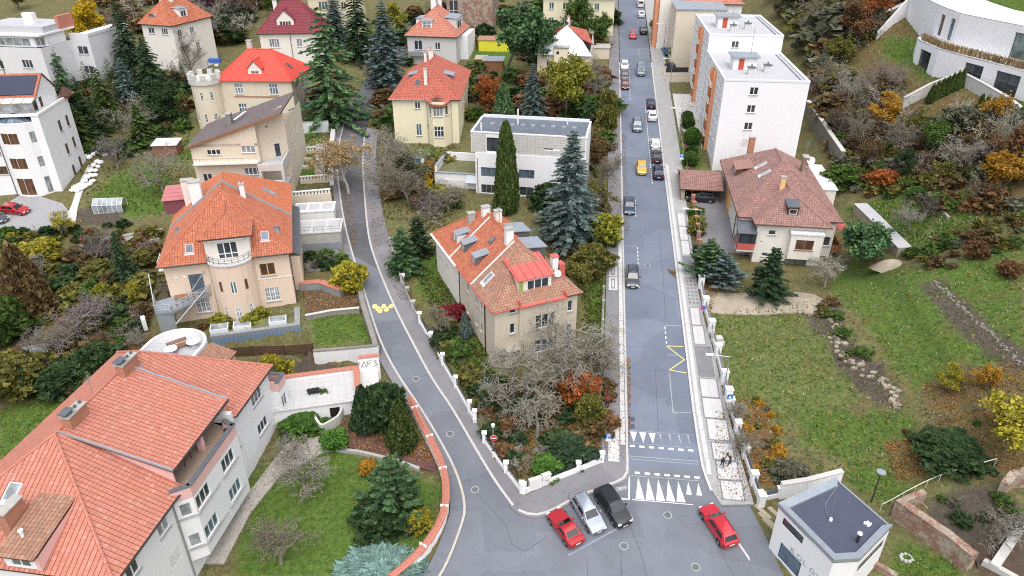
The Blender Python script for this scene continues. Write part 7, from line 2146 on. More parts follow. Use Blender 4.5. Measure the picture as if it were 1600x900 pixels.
def plant(key,p,h,label,cat='tree',leaf=None,width=None,name=None,group=None,rz=None,twig=None,dz=-0.08):
 """one tree or shrub; prototypes are scaled from their own height (dense ones are one metre high)"""
 T,C=PROTO[key]
 base=1.0 if key in DENSE else float(PROTO[key+'_np'][0][:,2].max())
 s=h/base
 sx=s if width is None else (width if base == 1.0 else s*width)
 nm=name or {'bare': 'bare_tree','orch': 'fruit_tree','waln': 'walnut_tree','leaf': 'autumn_tree','spar': 'autumn_tree','birc': 'birch_tree','pine': 'pine_tree','spru': 'spruce_tree','ceda': 'cedar_tree','fir': 'fir_tree','dwar': 'dwarf_pine'}.get(key[:4],'shrub')
 a=(abs(hash_(label)) % 628)/100 if rz is None else rz
 o=thing(nm,label,cat,(p[0],p[1],hz(*p)+dz),a,group)
 o.scale=(sx,sx,s)
 link('trunk' if base != 1.0 else 'stem',T,o)
 c=link('crown',C,o)
 if leaf:
  i=1 if (len(C.materials) > 1 and base != 1.0) else 0
  c.material_slots[i].link='OBJECT';c.material_slots[i].material=MAT[leaf]
 if twig:
  c.material_slots[0].link='OBJECT';c.material_slots[0].material=MAT[twig]
 return o
def hash_(s):
 v=0
 for ch in s: v=(v*131+ord(ch)) & 0xffffff
 return v
# conifers
plant('cedar',(-35.60,142.06),22.0,'broad bright green cedar overhanging the bend of the side street',width=1.0)
plant('spruce0',(-36.52,177.58),19,'tall dark spruce just behind the broad cedar')
plant('spruce_blue',(-27.46,161.04),18,'blue-grey spruce right of the side street bend',width=1.15)
plant('spruce_blue',(-43.58,187.03),15,'pale spruce tip rising between the cedar and the dark spruce')
plant('pine',(-1.43,163.86),17,'tall dark-crowned pine in the garden left of the lime-yellow tree',width=1.0)
plant('spruce_blue',(4.03,139.56),12,'grey-green spruce touching the lime-yellow tree')
plant('cone',(-1.78,140.95),8,'dense dark green cone between the pine and orange maple','tree','needle_green',5.0,'conifer')
plant('column',(-0.93,107.07),14.5,'tall dark column conifer in front of the white modern house','tree','needle_thuja',4.0,'column_conifer')
plant('spruce_blue',(8.52,97.22),17.5,'largest silver-blue spruce, between modern house and street',width=1.15)
plant('fir',(-15.33,90.69),7.0,'bright green fir nearest the side street pavement')
plant('fir',(-13.68,95.01),6.2,'dark fir behind the bright green fir at the side street',leaf='needle_dark')
plant('spruce0',(-53.34,87.68),8.8,'slim dark spruce on the lawn left of the peach house',width=1.0)
plant('cone',(-64.11,82.50),10.4,'rust-tinged dark cypress in the left garden','tree','leaf_brown',6.5,'cypress')
plant('spruce1',(-98.23,158.13),13,'light green spruce in front of the grey modernist block')
plant('spruce0',(-87.79,169.94),17,'tallest black-green spruce among the left-hand trees',width=0.95)
plant('spruce0',(-76.01,153.82),14,'wide dark spruce left of the castle tower',width=1.3)
plant('spruce1',(-81.82,144.20),11,'broad olive spruce in the middle of the left-hand grove',leaf='needle_thuja',width=1.4)
plant('spruce_blue',(-80.70,152.27),10,'small grey-green spruce in the left-hand grove',width=1.3)
plant('spruce0',(-80.78,131.18),9,'low dark spruce beside the white villa',width=1.5,leaf='needle_thuja')
plant('spruce1',(-70.28,133.58),8,'low olive spruce at the foot of the left-hand grove',width=1.5,leaf='needle_thuja')
plant('fir',(34.05,83.44),7.2,'dark fir in front of the brown-roofed house',leaf='needle_dark')
plant('pine',(46.01,89.35),8.5,'green pine right of the brown-roofed house',width=1.1)
plant('dwarf_pine',(27.46,89.33),5.6,'rounded green pine shrub beside the right pavement','tree',width=1.3)
plant('dwarf_pine',(28.89,86.67),5.0,'blue-green pine shrub in front of the glazed balcony','tree','needle_blue',1.4)
plant('dwarf_pine',(-11.39,50.55),7.3,'green pine with upright candles in the bottom garden','tree',width=0.95)
plant('cone',(-11.77,58.73),6.6,'clipped green cone by the red-coped wall','tree','needle_thuja',3.4,'conifer')
plant('cone',(-16.12,61.50),6.0,'dark green conifer beside the cellar door','tree','needle_dark',3.4,'conifer')
plant('ball',(-13.79,61.46),5.6,'large cream-flowering shrub between two conifers','shrub','leaf_dark',4.6,'flowering_shrub')
plant('juniper',(-11.87,43.61),1.3,'spreading silver-green juniper at the bottom edge','shrub',None,6.6,'juniper_shrub')
plant('mound',(-12.10,49.83),2.6,'very dark shrub mass beside the blue bin','shrub','leaf_dark',5.6)
plant('cone',(-5.92,76.64),3.6,'small blue-green cone at the side wall of the beige house','shrub','needle_blue',1.8,'conifer')
plant('ball',(-18.86,58.92),2.0,'round bright green bush on the gravel in the bottom garden','shrub','leaf_fresh',2.6)
plant('mound',(-22.99,61.88),1.6,'clipped green hedge mound by the garden steps','hedge','leaf_fresh',4.4,'hedge')
plant('ball2',(-21.31,65.03),2.0,'dark round shrub above the curved planter wall','shrub','leaf_green',2.4)
for k,(q,w,hh_) in enumerate((((34.06,137.41),2.6,2.4),((34.51,140.37),2.4,2.2),((33.41,130.41),3.0,3.2),((31.51,122.02),2.8,2.6),((32.06,124.22),2.4,2.4))):
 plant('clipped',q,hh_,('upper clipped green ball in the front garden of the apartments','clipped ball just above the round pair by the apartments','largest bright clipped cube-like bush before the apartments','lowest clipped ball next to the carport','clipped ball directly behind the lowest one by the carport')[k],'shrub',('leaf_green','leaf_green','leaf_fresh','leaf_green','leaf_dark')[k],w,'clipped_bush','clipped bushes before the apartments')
# autumn colour
plant('leafy0',(-106.30,189.73),13.5,'brilliant yellow ginkgo at the upper left',leaf='leaf_yellow')
plant('leafy1',(10.83,143.61),13.5,'lime-yellow tree in front of the white-roofed house',leaf='leaf_lime',width=1.0)
plant('leafy2',(-4.93,144.77),8.5,'orange-red maple beside the dark cone',leaf='leaf_orange')
plant('ball2',(-22.30,86.76),4.0,'round golden shrub overhanging the side street kerb','shrub','leaf_lemon',4.0)
plant('ball2',(-28.25,69.16),5.0,'yellow-green shrub behind the salmon-roofed house','shrub','leaf_lemon',3.6)
plant('ball2',(7.63,64.79),4.2,'orange leafy shrub in the corner garden','shrub','leaf_orange',3.8)
plant('ball2',(8.58,62.36),3.2,'olive shrub right of the orange shrub in the corner garden','shrub','leaf_olive',3.0)
plant('leafy0',(63.42,120.44),6.2,'golden tree below the villa retaining wall',leaf='leaf_golden',width=1.25)
plant('leafy1',(65.62,91.42),6.8,'golden yellow tree at the right edge of the slope',leaf='leaf_golden',width=1.2)
plant('leafy2',(68.68,93.45),7.5,'rust-orange tree behind the golden one at the right edge',leaf='leaf_rust')
plant('leafy2',(48.87,59.58),3.2,'small apricot tree on the right-hand meadow',leaf='leaf_golden')
plant('leafy1',(47.87,53.48),5.6,'large yellow-green tree at the right picture edge',leaf='leaf_lemon',width=1.4)
plant('leafy0',(46.44,61.36),3.6,'olive-gold bush left of the apricot tree','shrub','leaf_lemon',name='shrub')
plant('ball2',(57.49,79.93),2.2,'small rust bush high on the meadow','shrub','leaf_rust',2.4)
plant('ball2',(58.53,74.77),1.8,'tiny russet bush at the right meadow edge','shrub','leaf_rust',2.2)
plant('leafy0',(70.88,156.43),9.5,'russet oak on the slope behind the apartments',leaf='leaf_rust',width=1.2)
plant('leafy1',(65.25,150.08),7.5,'lime-green tree touching the upper apartment roof',leaf='leaf_olive')
plant('sparse0',(75.81,157.23),9,'half-bare orange tree left of the white hillside villa',leaf='leaf_orange')
plant('sparse1',(72.10,172.91),9,'thin olive tree at the top edge behind the apartments',leaf='leaf_olive')
plant('ball2',(-7.36,80.10),1.8,'dark red barberry against the beige house','shrub','leaf_red',3.4)
plant('leafy2',(-19.02,205.02),6.5,'purple-leaved tree at the top of the side street',leaf='leaf_purple')
plant('leafy0',(-14.49,113.22),4.6,'golden hedge tree beside the white garage',leaf='leaf_yellow',width=0.7)
plant('ball2',(-14.08,116.96),3.8,'upper golden bush beside the white garage','shrub','leaf_golden',2.4)
plant('birch',(-27.45,113.56),10.8,'golden weeping birch over the side street',width=1.15,rz=2.2)
plant('leafy1',(64.73,107.27),6,'dark green tree on the thicket slope',leaf='leaf_green')
plant('ball2',(68.65,107.67),4.5,'grey-green shrub below the villa hedge','shrub','leaf_grey',6)
plant('ball',(59.30,99.00),1.6,'small bright green bush on the upper meadow','shrub','leaf_fresh',2.6)
plant('leafy2',(59.96,104.85),5,'dark evergreen beside the small bright bush',leaf='leaf_dark')
plant('ball2',(57.86,104.91),2.4,'salmon-brown bush at the top of the upper meadow','shrub','leaf_orange',4.2)
plant('mound',(43.12,53.53),2.0,'dark green bramble mound above the railing','shrub','leaf_dark',6.0)
plant('mound',(28.08,53.92),1.8,'grey-green shrub behind the white shop','shrub','leaf_grey',3.2)
plant('ball2',(-8.70,48.73),2.0,'yellow-green bush next to the blue bin','shrub','leaf_lemon',2.2)
plant('ball2',(-14.77,55.63),1.2,'small orange bush at the edge of the bottom lawn','shrub','leaf_golden',1.8)
plant('mound',(3.63,55.40),1.6,'fresh green bush at the garden corner by the junction','shrub','leaf_fresh',3.0)
plant('mound',(6.21,57.62),1.8,'dark yew behind the corner fence','shrub','needle_dark',4.6)
plant('ball2',(11.34,90.13),4.0,'olive shrub overhanging the left pavement','shrub','leaf_olive',5.0)
plant('ball2',(13.51,98.33),4.0,'yellow-olive shrub at the foot of the big blue spruce','shrub','leaf_lime',5.5)
plant('mound',(6.04,108.91),3.6,'near-black evergreen behind the column conifer','shrub','leaf_dark',5.5)
plant('column',(-9.78,95.93),4.2,'narrow green hedge column at the rear corner of the beige house','hedge','leaf_fresh',1.8,'hedge')
plant('mound',(-12.31,144.39),3.0,'olive hedge mass in front of the cream house','hedge','leaf_lime',6.5,'hedge')
plant('ball2',(18.31,136.46),5.0,'tall olive hedge along the left pavement','hedge','leaf_olive',3.4,'hedge')
plant('ball2',(19.23,143.96),5.0,'upper part of the tall hedge by the left pavement','hedge','leaf_olive',3.2,'hedge')
plant('ball2',(-69.18,94.24),3.0,'yellow spreading shrub in the left garden','shrub','leaf_lemon',5.0)
plant('sparse0',(-69.35,100.77),4.5,'thin yellowing fruit tree by the gravel court',leaf='leaf_lemon')
plant('ball2',(-58.28,67.84),4.6,'large olive bush at the left edge above the lawn','shrub','leaf_olive',6.5)
plant('ball2',(-64.64,77.06),5.5,'dark olive bush at the left edge','shrub','leaf_green',6.0)
plant('mound',(-50.56,71.52),3.0,'glossy dark shrub beside the salmon roof','shrub','leaf_dark',5.0)
plant('mound',(-53.11,68.82),2.6,'low dark shrub row behind the left lawn','shrub','leaf_dark',6.0)
plant('ball2',(-55.45,84.83),2.6,'lemon-tipped bush beside the small lawn','shrub','leaf_lime',2.6)
plant('ball2',(-51.21,84.75),2.8,'pale yellow bush by the heat pump','shrub','leaf_lemon',2.0)
plant('cone',(-64.66,118.33),3.2,'slender yellow cypress on the left lawn','shrub','leaf_lime',1.2,'conifer')
plant('leafy2',(-38.20,145.89),6.5,'brown-leaved bush in the shade of the cedar',leaf='leaf_brown',width=1.2)
plant('leafy0',(-144.71,224.96),8,'olive-gold tree behind the grey block',leaf='leaf_olive')
plant('leafy1',(-74.04,212.25),7,'brown-gold tree left of the plum roof',leaf='leaf_brown',width=1.2)
plant('leafy2',(-67.60,214.90),6.5,'dark green tree touching the plum roof',leaf='leaf_green')
plant('leafy0',(37.36,190.79),7,'green tree by the forecourt right of the street',leaf='leaf_green')
plant('ball2',(39.23,184.87),3,'yellow bush in the forecourt right of the street','shrub','leaf_lemon',4.0)
plant('ball',(39.49,174.47),4.0,'dark round tree beside the beige slab house','shrub','leaf_dark',4.6)
plant('leafy1',(21.31,184.23),9,'dark olive tree left of the street near the white roof',leaf='leaf_green')
plant('leafy2',(17.13,191.70),11,'green tree behind the white-roofed house',leaf='leaf_green')
plant('leafy0',(-30.37,199.02),8,'yellow-green tree by the upper side street',leaf='leaf_lime')
plant('leafy1',(69.18,187.44),9,'dark tree at the top edge right of the pyramid roof',leaf='leaf_dark')
plant('sparse1',(71.57,106.90),6,'thin ochre tree below the villa hedge',leaf='leaf_golden')
plant('sparse0',(57.29,111.78),5.5,'brown half-bare tree behind the white annex',leaf='leaf_brown')
plant('mound',(54.27,110.96),2.8,'green bramble behind the white annex','shrub','leaf_green',6)
plant('ball2',(41.44,112.17),0.9,'small green cushion by the apricot facade','shrub','leaf_green',1.2)
for k,q in enumerate(((29.00,104.77),(28.75,102.12),(28.07,99.76))):
 plant('ball2',q,1.6,('upper shrub in the bed beside the carport court','yellow-green shrub in the bed beside the carport court','lower shrub in the bed beside the carport court')[k],'shrub',('leaf_green','leaf_lime','leaf_olive')[k],2.2)
for key,q,h_,lab,lf in (('leafy0',(-13.42,133.77),6,'olive tree beside the corner of the cream house','leaf_olive'),('leafy1',(15.13,120.09),7,'brown-olive tree between the modern house and the street','leaf_brown'),('leafy2',(13.18,105.16),6,'olive-lime tree left of the parked blue-grey car','leaf_olive'),('leafy0',(-17.23,113.72),8,'grey-olive tree right of the weeping birch','leaf_grey'),('leafy2',(-84.50,136.83),11,'dark olive tree nearest the white villa','leaf_dark'),('leafy0',(-69.08,142.24),9,'dark leafy tree left of the castle tower foot','leaf_dark'),('leafy1',(9.19,85.69),5,'olive tree beside the beige house and left pavement','leaf_olive'),('leafy1',(-81.13,204.06),10,'violet-brown tree above the castle tower','leaf_purple')):
 plant(key,q,h_,lab,leaf=lf,width=1.15)
# bare trees
BT=[('walnut0',(5.13,68.75),10.5,'large bare tree whose limbs cross the front of the beige house','twig_grey',1.1),('walnut1',(0.00,65.41),8.5,'pale bare tree spreading over the corner fence','twig_grey',1.25),('walnut0',(9.25,66.79),7.5,'bare street-side tree reaching over the left pavement','twig',1.1),('orchard0',(2.77,60.13),5.5,'low bare tree in the corner garden','twig_grey',1.2),
   ('orchard0',(-20.71,52.92),5.2,'pale bare apple tree in the middle of the bottom lawn','twig_grey',1.25),('orchard1',(-21.16,45.16),4.6,'mossy bare fruit tree at the bottom edge of the lawn','twig',1.2),('orchard2',(-22.83,57.41),4.2,'spreading bare shrub by the white house wall','twig_grey',1.3),
   ('bare0',(-20.72,111.67),9.5,'bare grey tree right of the weeping birch','twig_grey',1.2),('bare1',(-16.75,109.49),8.5,'grey-brown bare tree beside the golden hedge tree','twig',1.3),('bare2',(-20.20,121.80),8.5,'bare tree in front of the cream house','twig_grey',1.2),('orchard1',(-10.31,107.31),4.5,'low bare bush in front of the white garage','twig',1.4),('orchard2',(-13.14,104.45),4.8,'tangled bare bush behind the beige house','twig_violet',1.5),
   ('bare3',(-59.28,114.83),8.5,'bare tree left of the rose box dormer','twig_grey',1.25),('bare1',(-70.62,123.22),6.5,'bare plum tree beside white sacks','twig_violet',1.3),('bare2',(-71.07,136.41),7.5,'bare pale tree at the edge of the left-hand grove','twig_grey',1.3),('bare0',(-73.62,168.59),12,'tall bare tree in front of the orange-roofed white house','twig_grey',1.0),('bare1',(-74.20,190.77),12,'bare grey tree behind the castle tower','twig_grey',1.3),('bare3',(-77.66,209.52),11,'bare purple-brown tree at the top behind the castle','twig_violet',1.4),('bare2',(-102.59,192.01),10,'bare tree right of the ginkgo','twig',1.2),
   ('bare0',(17.55,152.23),10,'bare tree between lime-yellow tree and street','twig_grey',1.0),('bare1',(14.75,112.88),8,'russet bare street tree beside the parked blue-grey car','twig',1.2),('bare3',(11.86,103.85),6.5,'bare tree right of the big blue spruce','twig_violet',1.2),('bare2',(8.86,211.14),11,'bare tree before the cream house at the top','twig_grey',1.0),('bare0',(2.54,200.16),11,'bare tree behind the pine','twig',1.2),('bare1',(-10.43,206.30),9,'ivy-brown bare tree beside the orange-roofed grey house','twig',1.3),
   ('orchard1',(41.89,84.32),4.6,'pale bare tree right of the box bay','twig_grey',1.2),('orchard2',(55.97,92.62),5.0,'bare grey tree above the long shed','twig_grey',1.1),('orchard0',(57.80,93.33),4.2,'bare dark shrub on the upper meadow','twig_dark',1.1),('bare1',(61.30,141.37),7.5,'bare tree just right of the apartment roof','twig',1.3),('bare2',(62.10,132.51),7.5,'grey bare tree on the slope under the stone wall','twig_grey',1.3),('bare3',(66.71,131.12),7.0,'bare tree on the slope below the villa lawn','twig_violet',1.4),('bare0',(61.76,111.74),6.5,'bare tree below the golden tree','twig',1.4),('bare1',(64.60,100.24),6.5,'bare tree left of the golden yellow tree','twig_grey',1.4),('bare2',(59.81,118.86),6.5,'brown bare tree behind the antenna of the brown roof','twig',1.4),('bare3',(57.96,124.77),6.0,'bare tree above the concrete slope wall','twig_dark',1.4),('bare0',(67.04,171.21),9,'bare tree at the far corner of the apartments','twig',1.2),('bare1',(82.76,161.08),9,'bare violet tree against the white hillside villa','twig_violet',1.2),('bare2',(70.98,99.01),6.5,'bare pale tree at the right edge below the hedge','twig_grey',1.3),
   ('orchard2',(23.70,58.08),3.4,'bare bush with yellow litter inside the right wall','twig',1.3),('orchard0',(24.36,62.13),2.6,'dry pale bush beside the lower wall pier','twig_grey',1.3),('orchard1',(42.40,43.69),4.0,'bare shrub by the ruined concrete beam','twig_grey',1.2),('orchard2',(-60.30,92.43),6,'grey bare bush in front of the slim dark spruce','twig_violet',1.3),('bare3',(-56.96,73.33),5,'bare tangled tree in the left garden','twig_grey',1.5),('orchard1',(-54.70,76.89),5.5,'violet bare bush in the left garden','twig_violet',1.6),('orchard0',(-66.31,87.94),5,'pale dead branches beneath the rust-tinged cypress','twig_grey',1.2),('orchard2',(-46.10,74.91),2.8,'dry pale bush beside the round terrace','twig_grey',1.2),('orchard0',(-8.98,77.31),4.2,'bare bush along the iron fence','twig',1.1),('bare0',(-31.47,163.08),7,'dark bare tree in front of the blue-grey spruce','twig_dark',1.0),('orchard1',(-17.80,134.75),4,'bare climbing shrub on the cream house front','twig',1.0),('orchard2',(-46.89,85.37),4,'bare garden bush beside the steel stair','twig',1.2)]
for k,(key,q,h_,lab,tw,wd) in enumerate(BT):
 plant(key,q,h_,lab,twig=tw,width=wd)
# slim hedge conifers in the villa's retaining wall bed
rows=[(q,lab) for qs,lab in ((((70.21,121.15),(70.93,121.13),(71.65,121.10),(72.36,121.08),(73.07,121.05),(73.78,121.03),(74.68,121.30)),'left run of hedge conifers below the villa wall'),(((72.55,111.39),(72.75,110.19),(73.05,109.16),(73.35,108.15)),'middle run of hedge conifers below the villa wall'),(((73.64,107.67),(73.84,106.51),(74.03,105.37),(74.23,104.25),(74.41,103.15)),'right run of hedge conifers below the villa wall')) for q in qs]
cnt={}
for q,lab in rows:
 cnt[lab]=cnt.get(lab,0)+1
 plant('cone',q,3.3,('first','second','third','fourth','fifth','sixth','seventh')[cnt[lab]-1]+' slim conifer from the left, '+lab.replace('of hedge conifers ',''),'conifer','needle_thuja',1.5,'hedge_conifer',lab)
# masses nobody could count: light twig and leaf clumps merged into one piece of stuff
for i in range(4):
 _,tw_,tips_=grow(200+i,h=6,spread=0.8,levels=3,limbs=9,kids=(6,4),thick=3.0,low=0.08,droop=0.05)
 V_,F_=tubes(tw_,3);F_=F_[:len(F_)//3]
 PROTO['scrub%d_np' % i]=(V_,F_,None)
 r_=np.random.default_rng(i);lv_,lf_=leaves(tips_[r_.integers(0,len(tips_),420)]+r_.normal(0,0.25,(420,3)),r_,0.34)
 PROTO['scrubleaf%d_np' % i]=(np.concatenate([V_,lv_]),np.concatenate([F_[::3],lf_+len(V_)]),None)
for i in range(3):
 dense('clump%d' % i,50+i,('ball','mound','mound')[i],230,0.22,'leaf_green',rough=0.26)
def mass(name,label,poly,n,keys,mats,hr,seed,flat=1.0):
 rng=np.random.default_rng(seed)
 xs=[p[0] for p in poly];ys=[p[1] for p in poly]
 Vs,Fs,Ms,off,cnt=[],[],[],0,0
 leafy=[k for k,m in enumerate(mats) if not m.startswith('twig')];twigs=[k for k,m in enumerate(mats) if m.startswith('twig')] or leafy
 while cnt < n:
  x,y=rng.uniform(min(xs),max(xs)),rng.uniform(min(ys),max(ys))
  if not inpoly(np.array([x]),np.array([y]),poly)[0]: continue
  k=keys[rng.integers(len(keys))];pool=leafy or twigs
  if k[:4] in ('bare','orch'): k='scrub%d' % rng.integers(4);pool=twigs
  elif k[:4] in ('leaf','spar'): k='scrubleaf%d' % rng.integers(4)
  elif k[:4] in ('moun','ball'): k='clump%d' % rng.integers(3)
  V,F,mi=PROTO[k+'_np']
  if k[:4] == 'spru': F=F[rng.random(len(F)) < 0.3]
  base=V[:,2].max();s=rng.uniform(*hr)/base;a=rng.uniform(0,6.28)
  c,d=math.cos(a),math.sin(a);w=s*(1.35 if base > 2 else 1.7)*rng.uniform(0.8,1.2)
  W_=np.stack([(V[:,0]*c-V[:,1]*d)*w+x,(V[:,0]*d+V[:,1]*c)*w+y,V[:,2]*s+hz(x,y)-0.15],1)
  Vs.append(W_);Fs.append(F+off);off += len(V)
  Ms.append(np.full(len(F),pool[rng.integers(len(pool))]));cnt += 1
 o=link(name,npmesh(name,np.concatenate(Vs),np.concatenate(Fs),mats,np.concatenate(Ms)))
 struct(o,'stuff',label)
mass('hillside_thicket','autumn thicket of bare shrubs on the slope behind the apartments',[(68.13,168.50),(80.27,172.64),(85.74,165.24),(63.57,144.95),(68.95,130.44),(68.97,118.60),(71.60,97.16),(66.63,87.11),(57.57,105.29),(56.00,121.86),(61.30,141.37)],130,['bare0','bare1','orchard0','orchard2','sparse0'],['twig','leaf_brown','twig_violet','leaf_wheat','twig_grey','leaf_olive'],(2.2,5.0),1)
mass('slope_undergrowth','olive and brown undergrowth covering the slope above the upper meadow',[(70.17,175.00),(86.15,164.70),(65.07,146.10),(68.20,112.51),(70.87,95.73),(65.14,84.35),(54.04,107.65),(57.30,130.60)],240,['mound','ball2'],['leaf_olive','leaf_brown','leaf_grey','leaf_rust','leaf_green'],(0.8,2.0),2)
mass('left_grove_undergrowth','dark undergrowth beneath the left-hand grove',[(-98.78,165.61),(-78.16,172.85),(-63.58,140.55),(-64.53,126.78),(-80.14,129.83)],95,['mound','bare2','ball2'],['leaf_dark','leaf_brown','twig_dark','twig_grey','leaf_green'],(1.2,3.2),3)
mass('left_garden_undergrowth','shady shrubs and brambles in the left garden',[(-76.37,96.05),(-61.42,90.88),(-51.22,90.67),(-46.17,73.15),(-51.77,64.70),(-62.07,71.15)],110,['mound','orchard0','ball2','orchard1'],['leaf_dark','twig_violet','leaf_brown','leaf_green','leaf_olive'],(0.9,2.6),4)
mass('hedgerow','ragged hedge along the garden path in the left middle',[(-68.73,102.95),(-56.14,105.49),(-53.23,98.10),(-65.16,96.65)],34,['mound','orchard0','ball2'],['leaf_dark','leaf_olive','twig','leaf_rust'],(0.8,1.8),5)
mass('corner_garden_brush','dry brown brush and ivy in the corner garden by the junction',[(-4.88,68.06),(4.45,66.87),(11.96,67.79),(10.19,58.26),(3.99,56.22),(0.00,54.63),(-4.29,63.02)],85,['mound','orchard0','orchard2'],['leaf_dark','twig','leaf_brown','twig_grey','leaf_rust'],(0.7,2.0),6)
mass('courtyard_brush','tangled shrubs between the beige house and the cream house',[(-25.61,133.59),(-11.59,125.24),(-8.60,113.49),(-10.03,103.43),(-18.09,103.62),(-22.43,116.06)],70,['mound','orchard0','bare0','orchard1'],['twig_grey','leaf_olive','twig','leaf_green','leaf_brown'],(1.0,3.2),7)
mass('streetside_brush','mixed shrubs between the blue spruce and the left pavement',[(2.06,107.00),(16.44,121.97),(12.91,87.82),(10.12,86.40),(6.64,95.90)],60,['mound','orchard0','ball2','orchard2'],['leaf_olive','leaf_green','twig','leaf_brown','leaf_dark'],(1.0,2.8),8)
mass('upper_garden_brush','garden shrubs among the houses at the top of the picture',[(-43.55,216.74),(-23.75,170.70),(-11.01,183.28),(4.34,165.58),(23.49,168.83),(29.05,225.76),(-7.56,227.69)],110,['mound','bare0','ball2','orchard1'],['leaf_green','twig','leaf_brown','leaf_dark','twig_grey','leaf_olive'],(1.2,4.5),9)
mass('upper_left_brush','bare wood at the top left behind the orange-roofed white house',[(-126.27,233.97),(-103.54,207.90),(-75.07,181.40),(-67.89,206.22),(-76.83,231.36),(-101.74,247.09)],75,['bare0','bare1','bare3','mound'],['twig_grey','twig_violet','leaf_brown','twig'],(3.0,7.0),10)
mass('meadow_brush','brambles and dead stems along the banks of the right-hand meadow',[(39.71,81.21),(41.61,81.05),(40.51,71.60),(43.91,64.59),(44.77,59.29),(48.76,56.92),(43.06,52.90),(38.87,56.82),(41.43,62.47),(38.47,67.84)],60,['mound','orchard0','orchard1'],['leaf_brown','twig','leaf_olive','twig_violet','leaf_green'],(0.35,1.1),11)
mass('meadow_bank_brush','brown scrub on the bank between upper and lower meadow',[(53.70,87.15),(65.93,85.78),(62.06,78.82),(52.05,79.39)],55,['mound','orchard0'],['leaf_brown','twig_violet','leaf_olive','leaf_green'],(0.6,1.5),12)
mass('wall_bed_shrubs','low shrubs along the right pavement wall',[(24.36,63.56),(29.01,65.07),(28.39,53.89),(24.18,52.35)],22,['mound','orchard1'],['leaf_golden','leaf_brown','leaf_olive','twig_grey'],(0.3,0.9),13)
mass('terrace_shrubs','shrubs in the sunken beds by the brick wall',[(38.50,48.90),(43.24,49.72),(45.98,46.72),(43.72,43.34),(40.33,43.59)],18,['mound','orchard0'],['leaf_green','leaf_grey','twig','leaf_dark'],(0.5,1.3),14)
mass('balcony_planting','shrubs planted in front of the round bay of the peach house',[(-40.67,78.90),(-38.25,80.41),(-32.94,81.64),(-32.50,80.04),(-36.99,77.82)],10,['ball2','ball'],['leaf_olive','leaf_lime','leaf_rust'],(0.8,1.6),15)
mass('park_wood','mixed autumn wood at the top edge right of the apartments',[(66.60,210.76),(74.53,205.69),(88.43,173.20),(80.83,160.94),(68.90,161.19),(67.19,170.84),(69.35,190.45)],70,['bare0','bare1','bare3','leafy0','mound'],['twig_grey','leaf_brown','leaf_olive','twig','leaf_rust','leaf_grey'],(3.0,7.5),21)
mass('apartment_edge_brush','tangled brush pressed against the rear of the apartment block',[(69.12,199.96),(66.99,170.19),(61.79,149.38),(58.85,135.45),(58.29,125.16),(61.09,127.50),(66.26,152.45),(71.62,183.97)],70,['bare0','orchard0','mound','leafy0','ball2'],['twig_grey','leaf_olive','twig','leaf_brown','leaf_grey','twig_violet'],(1.8,4.5),31)
mass('orchard_brush','bare garden shrubs in front of the slim dark spruce',[(-66.13,96.67),(-52.74,98.09),(-51.22,90.67),(-49.26,84.71),(-61.59,89.35)],46,['orchard0','orchard1','mound','ball2'],['twig_violet','twig','leaf_brown','leaf_olive','twig_grey'],(1.0,3.0),22)
mass('court_shrubs','shrubs round the gravel court of the white villa',[(-79.95,102.29),(-70.74,103.94),(-66.50,98.40),(-68.79,92.61),(-75.40,94.37)],30,['mound','orchard0','ball2'],['leaf_green','leaf_lemon','leaf_olive','twig','leaf_dark'],(0.8,2.0),23)
mass('lane_brush','shrubs and bare stems along the upper side street',[(-27.04,152.10),(-23.82,159.05),(-21.32,133.46),(-23.63,130.80)],16,['orchard0','bare0','mound'],['twig_dark','twig_grey','leaf_green','leaf_brown'],(1.5,4.0),24)
mass('middle_garden_brush','garden shrubs between the cream house and the street',[(-11.55,170.22),(5.67,161.68),(20.89,164.94),(17.54,126.94),(14.63,127.02),(13.57,144.15),(3.82,141.38),(-8.94,141.80)],70,['orchard0','bare1','mound','ball2'],['twig','leaf_green','leaf_olive','twig_grey','leaf_rust','leaf_dark'],(1.2,4.0),25)
mass('grove_trees','bare crowns and evergreens filling the left-hand grove',[(-106.49,178.25),(-98.39,191.83),(-72.20,164.61),(-64.68,143.63),(-69.55,136.36),(-83.48,136.80)],52,['bare0','spruce0','spruce0','spruce1'],['twig_dark','twig_grey','needle_dark','needle_dark','needle_thuja'],(3.5,7.0),26)
mass('fence_brush','ivy and shrubs between the iron fence and the beige house',[(-11.67,83.98),(-8.35,79.86),(-4.21,70.20),(-2.16,63.96),(-4.33,63.99),(-8.70,73.68)],30,['mound','orchard0','ball2'],['leaf_green','leaf_dark','twig','leaf_olive'],(0.6,1.8),27)
mass('garage_hedges','low green shrubs beside the concrete garage',[(-31.10,94.73),(-25.06,95.26),(-23.98,91.98),(-29.41,91.46)],14,['mound','orchard0'],['leaf_green','leaf_dark','twig'],(0.8,1.8),28)
mass('upper_slope_wood','bare and evergreen trees between the castle and the plum roof',[(-81.47,196.12),(-85.18,218.82),(-75.28,225.94),(-68.41,200.77),(-71.81,185.87)],40,['bare0','bare1','mound','leafy0'],['twig_grey','twig_violet','leaf_brown','twig_dark','leaf_dark'],(3.0,7.0),29)
mass('far_wood','far garden trees beyond the top edge of the picture',[(-175.58,247.43),(-83.99,242.37),(19.53,236.64),(21.50,264.24),(-203.65,278.15)],30,['leafy0','bare0','bare1','spruce0'],['leaf_brown','twig_grey','leaf_dark','leaf_olive','needle_dark'],(6,10),16)
